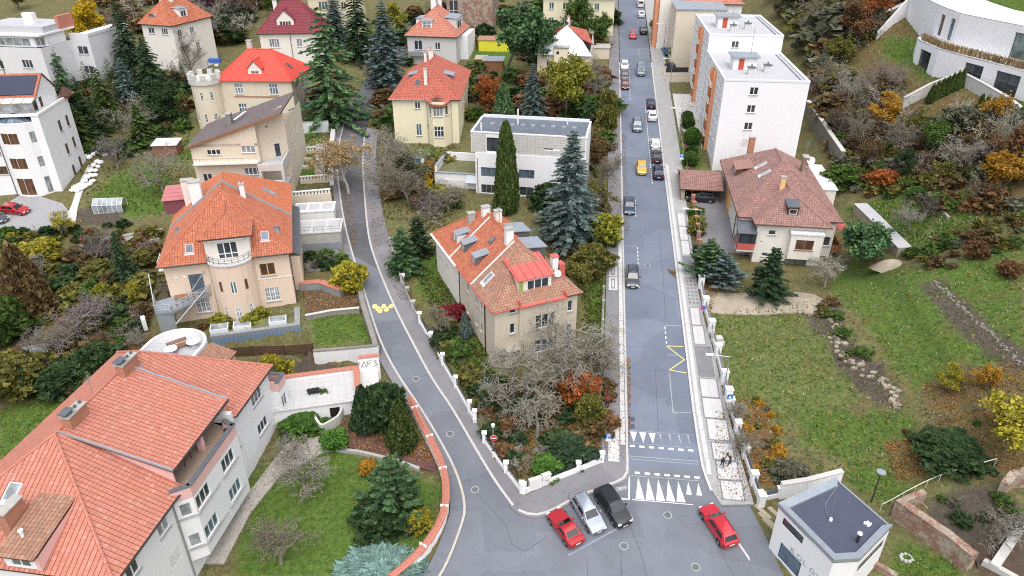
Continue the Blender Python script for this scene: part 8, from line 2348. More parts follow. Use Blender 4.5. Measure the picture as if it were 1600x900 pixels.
# leaf litter and grass tufts: many small pieces on the ground
def scatter(name,label,polys,n,size,mats,seed,tuft=False):
 rng=np.random.default_rng(seed);Ps=[]
 per=n//len(polys)
 for poly in polys:
  xs=np.array([p[0] for p in poly]);ys=np.array([p[1] for p in poly]);got=[]
  tot=0
  while tot < per:
   x=rng.uniform(xs.min(),xs.max(),per*2);y=rng.uniform(ys.min(),ys.max(),per*2)
   k=inpoly(x,y,poly);got.append(np.stack([x[k],y[k]],1));tot += k.sum()
   if k.sum() == 0: break
  Ps.append(np.concatenate(got)[:per])
 P=np.concatenate(Ps);z=H(P[:,0],P[:,1])
 if tuft:
  # three blades to a tuft
  Q=np.repeat(np.column_stack([P,z]),3,0);m=len(Q)
  a=rng.uniform(0,6.28,m);hgt=size*rng.uniform(0.5,1.4,m);w=size*0.35
  lean=rng.normal(0,size*0.5,(m,2))
  dx,dy=np.cos(a)*w,np.sin(a)*w
  V=np.stack([Q+np.column_stack([-dx,-dy,-0.02*np.ones(m)]),Q+np.column_stack([dx,dy,-0.02*np.ones(m)]),Q+np.column_stack([dx*0.3+lean[:,0],dy*0.3+lean[:,1],hgt]),Q+np.column_stack([-dx*0.3+lean[:,0],-dy*0.3+lean[:,1],hgt])],1).reshape(-1,3)
  F=np.arange(4*m).reshape(m,4);mi=np.repeat(rng.integers(0,len(mats),len(P)),3)
 else:
  Q=np.column_stack([P,z+(0.16 if 'pavement' in name else 0.04)]);V,F=leaves(Q,rng,size,0.9,1.2,np.column_stack([rng.normal(size=(len(Q),2)),np.zeros(len(Q))]));mi=rng.integers(0,len(mats),len(Q))
 struct(link(name,npmesh(name,V,F,mats,mi)),'stuff',label)
scatter('fallen_leaves','fallen leaves on gardens and slope',LITTER,24000,0.15,['leaf_golden','leaf_rust','leaf_brown','leaf_orange','leaf_wheat'],1)
scatter('lawn_leaves','scattered leaves on lawns and meadow',LAWN,3500,0.14,['leaf_golden','leaf_wheat','leaf_brown'],2)
scatter('grass_tufts','tufts of grass on lawns and meadow',LAWN,15000,0.11,['leaf_fresh','leaf_fresh','leaf_lime','leaf_green'],3,True)
scatter('meadow_tufts','coarse tufts and weeds on the meadow and slope',[[(25.96,80.53),(41.89,81.80),(65.93,85.78),(48.30,51.18),(33.42,52.19),(23.70,58.08)],[(52.07,104.47),(66.68,93.06),(65.93,85.78),(54.42,88.75)],[(67.77,169.39),(86.15,164.70),(70.87,95.73),(54.46,117.14)]],10000,0.2,['leaf_lime','leaf_green','leaf_fresh','leaf_wheat','leaf_fresh','leaf_bloom','leaf_fresh'],4,True)
scatter('garden_tufts','weeds and dead stems in the rough gardens',[[(-76.37,96.05),(-51.22,90.67),(-45.44,68.70),(-59.59,66.83)],[(-88.24,141.35),(-65.82,146.82),(-52.37,106.37),(-68.97,108.77)],[(-30.29,139.48),(-9.56,130.37),(-9.64,97.98),(-20.39,105.59)],[(-5.25,68.06),(11.96,67.79),(10.19,58.26),(0.65,54.23)],[(-15.06,94.70),(-4.69,82.46),(-0.72,63.94),(-6.00,68.07)],[(11.77,112.96),(15.50,112.86),(10.47,67.81),(8.57,72.23)]],10000,0.24,['leaf_olive','leaf_green','leaf_brown','leaf_dark'],5,True)
scatter('pavement_leaves','leaves blown onto the right pavement and the left kerb',[[R(-8,8.6),R(4,9.5),R(4,10.9),R(-8,12)],[R(-4,-2.6),R(20,-2.4),R(20,-0.2),R(-4,-0.2)],[R(40,0.05),R(75,0.05),R(75,0.8),R(40,0.8)],[R(45,-2.4),R(75,-2.4),R(75,-0.2),R(45,-0.2)],[(-29.37,116.25),(-27.94,116.21),(-23.22,98.29),(-24.07,96.58)],[(-25.18,116.13),(-22.76,116.07),(-18.36,98.18),(-20.52,96.51)],[(-19.79,94.81),(-17.93,96.45),(-14.00,85.44),(-15.14,84.04)]],3400,0.12,['leaf_rust','leaf_brown','leaf_golden'],6)

# ------------------------------------------------------------------ walls, fences, outbuildings, street furniture
surf('sand',(0.36,0.31,0.24),0.95,0.18,1.0,stain=0.3,stain_col=(0.22,0.18,0.13),island=0.12)
surf('stained_concrete',(0.20,0.19,0.165),0.95,0.2,1.2,stain=0.6,stain_col=(0.07,0.065,0.055))
def unit(a,b):
 l=math.hypot(b[0]-a[0],b[1]-a[1]);return ((b[0]-a[0])/l,(b[1]-a[1])/l),l
def wall_strip(mb,a,b,w,h,base=-0.6,mi=0,z0=None):
 """upright wall between two ground points; its top follows the ground"""
 d,l=unit(a,b);n=(-d[1]*w/2,d[0]*w/2)
 q=[(a[0]-n[0],a[1]-n[1]),(b[0]-n[0],b[1]-n[1]),(b[0]+n[0],b[1]+n[1]),(a[0]+n[0],a[1]+n[1])]
 za,zb=hz(*a),hz(*b)
 lo=[za,zb,zb,za] if z0 is None else [za+z0,zb+z0,zb+z0,za+z0]
 mb.prism(q,[z+base if z0 is None else z for z in lo],[za+h,zb+h,zb+h,za+h],mi)
def fence(name,label,pts,step,h=1.5,plinth=0.6,pier=0.42,pier_mat='white_plaster',plinth_mat='white_plaster',infill='dark_metal',pier_h=None,cat='fence',solid=False,bars=0.22):
 o=thing(name,label,cat,(0,0,0))
 P=resample(pts,step)
 if math.hypot(P[-1][0]-pts[-1][0],P[-1][1]-pts[-1][1]) > 0.5: P.append(tuple(pts[-1][:2]))
 for p in P:
  q=[(p[0]-pier/2,p[1]-pier/2),(p[0]+pier/2,p[1]-pier/2),(p[0]+pier/2,p[1]+pier/2),(p[0]-pier/2,p[1]+pier/2)]
  z=hz(*p);H_=pier_h or h+0.1
  m=MB();m.prism(q,z-0.6,z+H_);r=m.build('pier',pier_mat,o)
  m=MB();e=0.07;m.prism([(p[0]-pier/2-e,p[1]-pier/2-e),(p[0]+pier/2+e,p[1]-pier/2-e),(p[0]+pier/2+e,p[1]+pier/2+e),(p[0]-pier/2-e,p[1]+pier/2+e)],z+H_+0.002,z+H_+0.09);m.build('pier_cap',pier_mat,r)
 for a,b in zip(P[:-1],P[1:]):
  d,l=unit(a,b);k=pier/2+0.02
  if l < 2*k+0.1: continue
  a2,b2=(a[0]+d[0]*k,a[1]+d[1]*k),(b[0]-d[0]*k,b[1]-d[1]*k)
  m=MB();wall_strip(m,a2,b2,0.28,plinth);m.build('plinth',plinth_mat,o)
  if infill:
   m=MB()
   if solid: wall_strip(m,a2,b2,0.05,h,z0=plinth+0.03)
   else:
    n=max(2,int((l-2*k)/bars))
    for i in range(n+1):
     p=(a2[0]+(b2[0]-a2[0])*i/n,a2[1]+(b2[1]-a2[1])*i/n);z=hz(*p);m.tube((p[0],p[1],z+plinth),(p[0],p[1],z+h),0.028,0.028,4)
    for z in (plinth+0.12,h-0.05): m.tube(P3(a2,z),P3(b2,z),0.03,0.03,4)
   m.build('infill_panel',infill,o)
 return o
# iron fence along the side street, fence around the corner garden
fence('iron_fence','iron fence on white plinth stepping down the side street beside the beige house',[(-11.87,79.14),(-9.91,74.89),(-7.62,69.71),(-5.47,65.19),(-4.10,62.07)],4.3,1.55,0.65)
fence('garden_fence','low grey fence with stone piers at the upper side street',[(-18.05,97.31),(-15.97,89.93),(-13.84,84.02),(-12.09,79.67)],3.2,1.2,0.7,0.5,'old_concrete','old_concrete','wood_dark')
fence('corner_fence','iron fence on white wall from the no-entry sign to the corner pier',[(-2.95,59.14),(-0.93,55.70),(0.96,52.66)],4.6,1.3,0.55)
fence('corner_fence','iron fence on long low white wall along the junction parking',[(1.15,52.58),(5.22,54.41),(9.33,56.40)],6.2,1.2,0.7)
fence('hedge_fence','grey mesh fence at the left pavement above the junction',[R(1,-3.1),R(9,-3.1),R(18,-2.95),R(24,-2.9)],4.0,1.3,0.3,0.2,'old_concrete','old_concrete','grey_metal')
# stepped white wall with piers along the right pavement
fence('pavement_wall','white piers and grey panels along the right pavement above the lamp post',[R(27,10.3),R(22.5,10.4),R(17.5,10.7),R(12.5,11.0),R(8.5,11.2),R(5.8,11.3)],4.6,1.5,0.7,0.7,'white_plaster','white_plaster','grey_metal',1.7,'wall',True)
fence('pavement_wall','long low white wall with grey panels from the lamp post to the shop',[R(4.6,11.4),R(-2.8,12.1),R(-8.2,12.7)],3.4,1.25,0.6,0.62,'white_plaster','white_plaster','slate_felt',1.4,'wall',True)
fence('cross_wall','short grey-panelled wall meeting the white shop',[(24.30,51.42),(26.23,51.69)],2.3,1.1,0.5,0.4,'white_plaster','white_plaster','slate_felt',1.2,'wall',True)
def block_wall(name,label,pts,w,h,mat,cope=None,cat='wall',cope_mat='pale_concrete',level=None):
 """massive wall, one part for each stretch"""
 o=thing(name,label,cat)
 for a,b in zip(pts[:-1],pts[1:]):
  m=MB();wall_strip(m,a,b,w,h,-1.2);r=m.build('wall_stretch',mat,o)
  if cope: m=MB();wall_strip(m,a,b,w+0.14,h+cope,z0=h+0.003);m.build('coping',cope_mat,r)
 return o
block_wall('shop_wall','white rendered garden wall behind the shop roof',[(26.18,51.54),(28.65,51.75),(32.28,52.46)],0.4,1.9,'white_plaster',0.1)
block_wall('villa_wall','long pale concrete retaining wall in front of the hillside villa',[(67.07,123.58),(71.03,123.61),(75.08,122.81),(75.49,116.97),(75.74,110.09),(75.16,102.34)],0.5,1.9,'pale_concrete',0.1)
block_wall('stone_wall','old stone wall climbing the slope left of the hillside villa',[(68.16,161.92),(72.05,159.83),(77.74,159.32),(84.28,161.75)],0.9,1.5,'stone',0.15,cope_mat='pale_concrete')
block_wall('slope_wall','tall stained concrete retaining wall beside the apartment block',[(56.81,138.33),(56.27,130.66),(55.66,123.25),(55.11,115.67)],0.6,2.8,'stained_concrete',0.15)
block_wall('terrace_wall','white retaining wall with stone coping below the small terrace lawn',[(-24.61,73.81),(-20.56,74.65),(-16.36,72.98)],0.35,1.7,'white_plaster',0.14,cope_mat='stone')
block_wall('kerb_wall','low stone wall of rough blocks between terrace lawn and side street',[(-16.58,73.36),(-17.82,76.85),(-19.47,81.39),(-21.14,86.74)],0.45,0.8,'stone',0.12,cope_mat='stone')
block_wall('bed_wall','low wall separating the brown bed from the terrace lawn',[(-27.00,80.20),(-23.67,81.20),(-20.19,81.67)],0.3,0.7,'stone',0.08)
block_wall('planter_wall','curved pale planter wall beside the cellar door',smooth_line([(-18.92,63.24),(-19.13,62.10),(-20.01,61.18),(-20.78,60.83),(-21.88,62.33)],3),0.25,1.2,'pale_concrete')
block_wall('hedge_wall','pale low wall under the clipped hedge by the white house',[(-24.72,60.88),(-23.01,60.49),(-21.65,60.66)],0.25,0.8,'pale_concrete')
block_wall('garden_kerb','long low stone edging through the bottom garden',[(-20.49,58.50),(-16.29,57.92),(-12.05,56.68),(-9.59,55.57)],0.35,0.35,'old_concrete')
block_wall('path_wall','double concrete edging along the garden path at the left',[(-66.11,99.62),(-60.13,100.56),(-54.36,102.24)],0.4,0.5,'old_concrete')
block_wall('lower_path_wall','lower concrete edging below the garden path at the left',[(-64.63,97.15),(-59.04,98.06),(-53.86,99.70)],0.35,0.4,'old_concrete')
def stone_row(name,label,pts,mat,seed,size=0.4):
 o=thing(name,label,'stone bank');r=random.Random(seed)
 for p in resample(pts,size*1.15):
  for k in range(2):
   q=(p[0]+r.gauss(0,size*0.5),p[1]+r.gauss(0,size*0.5));z=hz(*q);s=size*r.uniform(0.4,1.0);a=r.uniform(0,3)
   m=MB();pts5=[(q[0]+s*math.cos(a+i*1.257)*r.uniform(0.6,1.1),q[1]+s*math.sin(a+i*1.257)*r.uniform(0.5,0.9)) for i in range(5)]
   m.prism(pts5,z-0.3,[z+s*r.uniform(0.05,0.35) for i in range(5)]);m.build('stone',mat,o)
stone_row('stone_bank','dark dry stone bank running down the right-hand meadow',[(52.06,77.80),(52.35,73.78),(52.72,68.90),(53.27,61.39)],'stone',3,0.3)
stone_row('earth_bank','pale eroded earth edge across the middle of the meadow',[(40.01,76.85),(39.26,73.36),(39.29,69.77),(40.67,66.41),(41.78,63.35),(40.81,60.75)],'sand',4,0.6)
block_wall('upper_edging','thin concrete edging on the upper meadow',[(60.57,100.15),(60.39,95.50),(60.08,91.17)],0.3,0.3,'old_concrete')
block_wall('ruin_wall','weathered brick retaining wall right of the shop',[(35.87,48.56),(36.94,46.50),(38.10,44.31),(39.10,41.83)],0.7,2.0,'old_brick',0.12,cope_mat='old_brick')
block_wall('ruin_return','short brick return wall at the top of the brick retaining wall',[(35.98,48.68),(37.06,49.17),(38.72,49.43)],0.6,1.2,'old_brick')
block_wall('brick_stub','broken brick wall stub at the right picture edge',[(44.74,48.16),(45.88,49.06),(47.77,48.63)],0.7,1.6,'old_brick')
block_wall('concrete_beam','fallen concrete beam at the lower right corner',[(44.96,44.96),(42.92,43.23),(40.80,41.47)],0.7,0.7,'pale_concrete')
block_wall('concrete_sill','concrete sill crossing the fallen beam at the lower right',[(40.46,42.29),(41.21,41.31),(42.04,40.09)],0.5,0.5,'pale_concrete')
block_wall('shop_brick_edge','low brick edge right of the shop corner',[(32.08,43.80),(32.80,43.11),(33.54,42.25)],0.5,0.5,'old_brick')
block_wall('garden_wall','beige garden wall above the driveway left of the apartments',[(33.94,161.37),(39.97,161.14)],0.35,1.6,'sand_plaster',0.08)
block_wall('yard_wall','white wall beside the yard left of the street',[(19.45,181.07),(23.47,180.90)],0.3,1.6,'pale_concrete',0.08)
fence('yard_gate','dark double gate panels on beige piers right of the street',[(34.38,165.60),(37.53,165.48),(41.04,165.74)],5.5,1.6,0.5,0.4,'sand_plaster','sand_plaster','dark_metal',1.7,'gate',True)
fence('brick_fence','red brick pier fence beside the carport court',[R(52,11.2),R(44,11.1),R(36.5,11.0)],2.2,1.3,0.5,0.5,'brick','brick','wood_brown',1.5)
fence('front_garden_fence','brown wooden fence along the apartment front gardens',[R(78,11.3),R(68,11.3),R(58,11.3)],3.0,1.0,0.25,0.2,'wood_brown','old_concrete','wood_brown',1.1,'fence',False,0.15)
# boards one by one: the brown fence behind the white retaining wall
o=thing('board_fence','brown horizontal board fence below the blue sheet-metal annex','fence')
for a,b in (((-36.90,75.16),(-32.95,75.57)),((-32.95,75.57),(-28.89,75.62)),((-28.89,75.62),(-24.60,74.09))):
 for k in range(5):
  m=MB();wall_strip(m,a,b,0.05,0.32+k*0.28,z0=0.1+k*0.28);m.build('board','wood_dark',o)
 m=MB();z=hz(*b);m.box(b[0]-0.07,b[0]+0.07,b[1]-0.12,b[1]-0.02,z-0.3,z+1.6);m.build('post','wood_dark',o)
# curved white wall with red tile coping round the bottom garden
def coped_wall():
 o=thing('coped_wall','curved white garden wall with red tile coping and white markers along the junction','wall')
 line=smooth_line([(-11.51,64.47),(-10.03,61.28),(-8.42,58.11),(-7.18,55.15),(-6.52,52.37),(-6.54,49.41),(-7.58,46.64),(-9.21,44.31),(-11.42,42.12)],5)
 P=resample(line,1.15)
 for i,(a,b) in enumerate(zip(P[:-1],P[1:])):
  m=MB();wall_strip(m,a,b,0.26,1.25,-0.8);m.build('wall_stretch','rose_plaster' if i % 3 else 'white_plaster',o)
  m=MB();wall_strip(m,a,b,0.4,0.42,-0.8);m.build('plinth','white_plaster',o)
  d,l=unit(a,b);n=(-d[1],d[0]);za,zb=hz(*a),hz(*b)
  # ridged coping tiles of this stretch
  for s in (-1,1):
   k=5
   for j in range(k):
    t0,t1=j/k+0.012,(j+1)/k-0.012
    p=lambda t,w: (a[0]+(b[0]-a[0])*t+n[0]*w*s,a[1]+(b[1]-a[1])*t+n[1]*w*s)
    z0=za+(zb-za)*t0+1.25;z1=za+(zb-za)*t1+1.25
    q=[p(t0,0.02),p(t1,0.02),p(t1,0.36),p(t0,0.36)]
    m=MB();m.add([q[0]+(z0+0.26,),q[1]+(z1+0.26,),q[2]+(z1+0.08,),q[3]+(z0+0.08,),q[0]+(z0+0.1,),q[1]+(z1+0.1,),q[2]+(z1-0.02,),q[3]+(z0-0.02,)],[(0,1,2,3),(3,2,6,7),(0,3,7,4),(1,5,6,2)]);m.build('coping_tile','tile_salmon',o)
  m=MB();m.tube((a[0],a[1],za+1.5),(b[0],b[1],zb+1.5),0.1,0.1,6);m.build('ridge_tile','tile_salmon',o)
  if i % 4 == 1:
   m=MB();c=((a[0]+b[0])/2,(a[1]+b[1])/2);z=(za+zb)/2
   m.obox(c,n,0.40,0.07,z+1.33,z+1.58);m.build('coping_marker','white_plaster',o)
   m=MB();m.obox(a,d,0.24,0.24,za-0.6,za+1.24);m.build('pier','white_plaster',o)
coped_wall()
# cellar with paved roof terrace, red coping and the tagged wall
def cellar():
 h=House('cellar_terrace','paved cellar roof terrace with red coping, dark door and tagged white end wall',(-18.1,63.5),13,'terrace',z=-0.1)
 # local frame: x to the right along the front, y back
 h.walls([((-8.6,0),(0.6,0),-1.5,1.9,[(6.4,-1.2,1.1,2.5,dict(kind='door',mat='black_plastic'))]),((0.6,0),(3.4,1.2),-1.5,1.9),((3.4,1.2),(3.4,5.4),-1.5,1.9),((3.4,5.4),(-8.6,5.4),-1.5,1.9),((-8.6,5.4),(-8.6,0),-1.5,1.9)],'white_plaster')
 m=MB();m.prism([(-8.8,-0.2),(0.7,-0.2),(3.5,1.0),(3.5,5.4),(-8.8,5.4)],1.9,2.02);h.part('roof_slab',m,'pale_concrete')
 for i in range(11):
  for j in range(5):
   x0,y0=-8.4+i*0.82,0.1+j*0.98
   m=MB();m.box(x0,x0+0.80,y0,y0+0.96,2.02,2.05);h.part('paving_slab',m,'slab_white')
 def coping(x0,x1,y0,y1,z):
  k=int(max(x1-x0,y1-y0)/0.28)
  for i in range(k):
   m=MB()
   if x1-x0 > y1-y0: a=x0+(x1-x0)*i/k;m.box(a+0.01,a+(x1-x0)/k-0.01,y0,y1,z,z+0.12)
   else: a=y0+(y1-y0)*i/k;m.box(x0,x1,a+0.01,a+(y1-y0)/k-0.01,z,z+0.12)
   h.part('coping_tile',m,'tile_salmon')
 m=MB();m.box(-8.8,0.9,5.0,5.35,2.02,2.6);m.box(0.9,1.25,1.0,5.35,2.02,2.6);h.part('parapet',m,'white_plaster')
 coping(-8.9,0.85,4.85,5.5,2.6);coping(0.75,1.4,1.0,5.5,2.605);coping(1.42,3.9,4.7,5.3,4.1)
 m=MB();m.box(1.42,3.8,4.8,5.2,0,4.1);w=h.part('tagged_wall',m,'white_plaster')
 # spray-painted strokes
 m=MB()
 for st_ in ([(1.55,3.1),(1.55,3.6)],[(1.7,2.8),(2.05,3.6),(2.3,2.8),(1.7,2.9)],[(2.45,2.8),(2.45,3.55),(2.95,3.6)],[(2.45,3.2),(2.8,3.25)],[(3.5,3.6),(3.15,3.45),(3.45,3.15),(3.55,2.9),(3.1,2.75)]):
  for a,b in zip(st_[:-1],st_[1:]):
   d,l=unit(a,b);n=(-d[1]*0.035,d[0]*0.035)
   m.poly([(a[0]-n[0],4.792,a[1]-n[1]),(b[0]-n[0],4.792,b[1]-n[1]),(b[0]+n[0],4.792,b[1]+n[1]),(a[0]+n[0],4.792,a[1]+n[1])])
 m.build('graffiti','dark_zinc',w)
cellar()
for k,p in enumerate(((-22.66,64.55),(-22.25,64.65),(-21.84,64.74))):
 t=thing('plant_pot',('left','middle','right')[k]+' of three black pots on the cellar terrace','pot',(p[0],p[1],hz(*p)+2.06),0,'black pots on the cellar terrace')
 MB().tube((0,0,0),(0,0,0.4),0.22,0.3,10).build('pot','black_plastic',t);MB().tube((0,0,0.4),(0,0,0.45),0.32,0.32,10).build('rim','black_plastic',t)
def steps(name,label,a,b,width,n,rise,mat='pale_concrete'):
 o=thing(name,label,'steps');d,l=unit(a,b);z=hz(*a)
 for k in range(n):
  c=(a[0]+d[0]*l*(k+0.5)/n,a[1]+d[1]*l*(k+0.5)/n);m=MB();m.obox(c,d,l/n/2+0.02,width/2,z-0.5,z+rise*(k+1));m.build('step',mat,o)
steps('garden_steps','narrow steps between clipped hedge and planter wall',(-21.35,61.20),(-23.33,64.27),1.0,7,0.17)
steps('terrace_steps','dark stair beside the white balustrade on the upper side street',(-33.55,119.33),(-35.16,128.50),1.7,9,0.34,'old_concrete')
steps('entrance_steps','pale steps where the person in blue walks',(-38.88,116.50),(-39.71,120.68),1.6,6,0.2)
steps('slope_steps','brick steps below the tubular railing at the lower right',(38.64,49.23),(44.03,50.23),1.5,14,0.0,'old_brick')
# balustrades and garages on the left of the side street
def balustrade(label,a,b,h0,n,depth=0.3):
 o=thing('balustrade',label,'balustrade',(0,0,0),0,'white balustrades by the side street');d,l=unit(a,b)
 m=MB();wall_strip(m,a,b,depth,h0);m.build('retaining_wall','sand_plaster',o)
 for k in range(n):
  p=(a[0]+(b[0]-a[0])*(k+0.5)/n,a[1]+(b[1]-a[1])*(k+0.5)/n);z=hz(*p);m=MB();m.obox(p,d,l/n*0.28,0.09,z+h0,z+h0+0.6);m.build('baluster','white_plaster',o)
 m=MB();wall_strip(m,a,b,depth+0.08,h0+0.74,z0=h0+0.6);m.build('handrail','white_plaster',o)
balustrade('lowest white balustrade, above the sand retaining wall',(-36.50,109.58),(-29.67,110.64),1.7,13)
balustrade('middle white balustrade, below the dark stair',(-36.38,117.11),(-31.53,117.66),0.6,9)
balustrade('uppermost white balustrade, beside the terraced lawn',(-38.14,128.59),(-34.19,128.99),0.5,7)
def garage(label,loc,ang,w,d,h,mat,roofmat,door='zinc',rail=True):
 g=House('garage',label,loc,ang,'garage')
 g.rect_walls(0,w,0,d,-1.5,h,{},mat)
 m=MB();m.box(-0.12,w+0.12,-0.12,d+0.12,h+0.002,h+0.18);g.part('roof_slab',m,roofmat)
 for k in range(3):
  m=MB();m.box(w*(0.03+k*0.33),w*(0.30+k*0.33),0.15+d*0.1,d*0.85,h+0.182,h+0.20);g.part('roof_sheet',m,'roof_felt')
 if rail:
  m=MB();m.path([(0,0,h+1.0),(w,0,h+1.0),(w,d,h+1.0)],0.035,4);[m.tube((w*k/5,0,h+0.18),(w*k/5,0,h+1.0),0.03,0.03,4) for k in range(6)];m.path([(0,0,h+0.6),(w,0,h+0.6)],0.025,4);g.part('railing',m,'grey_metal')
 m=MB();m.box(0.1,w-0.1,-0.06,-0.003,-0.4,h*0.45);g.part('lower_band',m,'zinc')
garage('concrete garage with railed flat roof left of the side street',(-31.70,96.08),8,6.4,4.6,2.9,'old_concrete','pale_concrete')
garage('pale garage with white front above the concrete garage',(-33.72,102.87),8,6.0,3.4,2.5,'white_plaster','white_plaster',rail=False)
block_wall('glazed_fence','pale blue glazed wall by the upper side street',[(-44.60,137.59),(-40.19,137.45),(-35.65,137.89)],0.2,2.2,'white_sheet',0.1,cope_mat='zinc')
block_wall('red_coping_wall','grey wall with broad red coping beside the peach house',[(-29.25,86.90),(-26.46,87.14),(-23.18,85.33)],0.9,1.0,'zinc',0.12,cope_mat='tile_salmon')
block_wall('street_wall','white wall piers along the upper side street kerb',[(-30.81,116.29),(-32.96,125.87),(-34.42,136.12)],0.7,1.2,'white_plaster',0.1)
# long shed with sheet roof, small outbuildings
def shed(name,label,loc,ang,w,d,h,wall,roof,slope=0.25,cat='shed',ribs=4,z=None):
 s=House(name,label,loc,ang,cat,z=z)
 s.rect_walls(0,w,0,d,-1.5,h,{},wall)
 m=MB();o=0.2;m.prism([(-o,-o),(w+o,-o),(w+o,d+o),(-o,d+o)],[h,h,h+slope,h+slope],[h+0.1,h+0.1,h+slope+0.1,h+slope+0.1]);r=s.part('roof',m,roof)
 for k in range(ribs+1):
  x=-o+(w+2*o)*k/ribs;m=MB();m.prism([(x-0.03,-o),(x+0.03,-o),(x+0.03,d+o),(x-0.03,d+o)],[h+0.1,h+0.1,h+slope+0.1,h+slope+0.1],[h+0.14,h+0.14,h+slope+0.14,h+slope+0.14]);m.build('roof_seam',roof,r)
 return s
block_wall('long_shed','long low lean-to with pale stained roof right of the brown-roofed house',[(53.66,88.40),(53.63,93.04),(53.54,98.01),(53.35,102.65)],1.9,0.8,'sand',0.1,'shed','roof_felt')
shed('garden_shed','small rusty shed with blue-grey roof at the top of the left lawn',(-65.90,127.85),5,4.2,3.2,2.2,'rust_sheet','white_sheet')
shed('compost_shed','grey stone-coloured hut in the dark left garden',(-58.89,71.32),20,2.4,2.0,1.4,'old_concrete','zinc',0.5)
shed('playhouse','bright yellow playhouse behind the pine',(-8.18,183.16),-5,7.5,3,2.6,'yellow_paint_wall','tile_old',0.4)
shed('garden_hut','wooden hut with teal roof beside the pine',(-6.63,169.21),-5,4.5,3.5,2.4,'wood_brown','zinc')
shed('open_shelter','wooden shelter with sandy roof left of the teal-roofed hut',(-8.46,170.92),-5,2.4,3,2.2,'wood_brown','wood_pale')
shed('yard_garage','low flat garage left of the street near the white-roofed house',(19.05,176.61),-5,4.0,3.5,2.5,'sand_plaster','old_concrete')
def greenhouse():
 o=thing('greenhouse','small glass greenhouse with pale frame on the left lawn','greenhouse',P3((-67.84,107.94)),rad(4))
 m=MB();w,d=4.6,2.2
 for x in np.linspace(0,w,7):
  m.path([(x,0,0),(x,0,1.4),(x,d/2,2.2),(x,d,1.4),(x,d,0)],0.045,4)
 for y,z in ((0,0.05),(0,1.4),(d/2,2.2),(d,1.4)): m.tube((0,y,z),(w,y,z),0.04,0.04,4)
 m.build('frame','white_paint',o)
 for k in range(6):
  x0,x1=w*k/6+0.04,w*(k+1)/6-0.04
  for q in ([(x0,0,0.05),(x1,0,0.05),(x1,0,1.38),(x0,0,1.38)],[(x0,0.02,1.42),(x1,0.02,1.42),(x1,d/2,2.18),(x0,d/2,2.18)],[(x0,d/2,2.18),(x1,d/2,2.18),(x1,d,1.4),(x0,d,1.4)]):
   MB().poly(q).build('pane','glass_pale',o)
greenhouse()
# gravel court, paths and beds
surf('sand0',(0.50,0.42,0.33),0.95,0.15,1.0,stain=0.3,stain_col=(0.3,0.25,0.18));surf('mulch',(0.12,0.085,0.06),0.95,0.35,2.5,fine=10,bmp=0.5);surf('mulch_red',(0.15,0.075,0.07),0.95,0.35,3,fine=10,bmp=0.5)
for nm,poly,mat,dz in (('gravel_court',[(-84.95,109.17),(-83.11,115.46),(-74.69,111.38),(-71.44,107.83),(-71.54,104.52),(-80.21,101.02)],'gravel',0.02),('villa_path',smooth_line([(-71.71,105.87),(-72.96,110.92),(-75.09,117.48),(-76.94,125.13)],3)+smooth_line([(-75.52,124.10),(-73.74,116.99),(-71.68,110.47),(-69.36,104.85)],3),'pale_concrete',0.03),('garden_path',[(-66.87,100.17),(-54.87,102.25),(-54.14,100.42),(-65.72,98.21)],'path_stone',0.02),
         ('sand_path',smooth_line([(25.64,85.80),(29.45,84.66),(34.48,84.34),(39.41,83.37),(40.70,80.70)],3)+smooth_line([(39.47,78.17),(36.27,79.36),(31.48,79.57),(24.91,81.08)],3),'sand',0.02),('house_path',[(-24.10,59.79),(-20.87,60.28),(-19.15,58.66),(-23.78,55.34),(-25.61,50.72),(-26.48,45.21),(-28.38,45.23),(-26.82,52.23)],'path_stone',0.02),('carport_court',[R(36,11.4),R(58,11.4),R(58,20.5),R(36,20)],'pave_asphalt',0.02),('forecourt',[R(77,11.0),R(96,11.0),R(96,20),R(77,20)],'pale_concrete',0.02),
         ('garage_court',[(-31.18,95.06),(-25.99,96.63),(-23.24,91.96),(-29.33,91.14)],'pave_asphalt',0.03),('brown_bed',[(-28.76,86.31),(-21.68,86.75),(-20.24,81.94),(-26.95,80.73)],'mulch',0.02),('heather_bed',[(-17.96,61.52),(-10.92,58.55),(-7.96,57.47),(-7.78,55.30),(-13.48,57.29),(-18.55,59.09)],'mulch_red',0.02),('ruin_floor',[(40.60,44.17),(44.45,43.79),(42.46,39.99),(39.71,41.26)],'wet_earth',0.02),('front_bed',[R(56,11.5),R(77,11.5),R(77,12.6),R(56,12.6)],'mulch',0.03)):
 struct(drape(nm,poly,mat,dz,2.0,0.25))

# ------------------------------------------------------------------ street furniture, small things, people
def lamp(label,p,h,arm,dirn,pole_mat='grey_metal'):
 o=thing('street_lamp',label,'street lamp',P3(p),0,'street lamps')
 MB().tube((0,0,0),(0,0,h),0.09,0.055,8).build('pole',pole_mat,o)
 MB().tube((0,0,0),(0,0,0.8),0.14,0.13,8).build('pole_base',pole_mat,o)
 if arm:
  MB().tube((0,0,h-0.02),(dirn[0]*arm,dirn[1]*arm,h+0.12),0.05,0.045,6).build('arm',pole_mat,o)
  m=MB();m.obox((dirn[0]*(arm+0.3),dirn[1]*(arm+0.3)),dirn,0.42,0.16,h+0.06,h+0.2);q=m.build('lamp_head','white_paint',o)
  m=MB();m.obox((dirn[0]*(arm+0.3),dirn[1]*(arm+0.3)),dirn,0.34,0.12,h+0.03,h+0.058);m.build('lens','lamp_glass',q)
 else:
  MB().tube((0,0,h),(0,0,h+0.32),0.16,0.2,10).build('lamp_head','white_paint',o)
LW=(-RDY,RDX)
lamp('street lamp with long arm beside the white wall piers on the meadow side',R(6.8,10.9),5.2,1.9,LW)
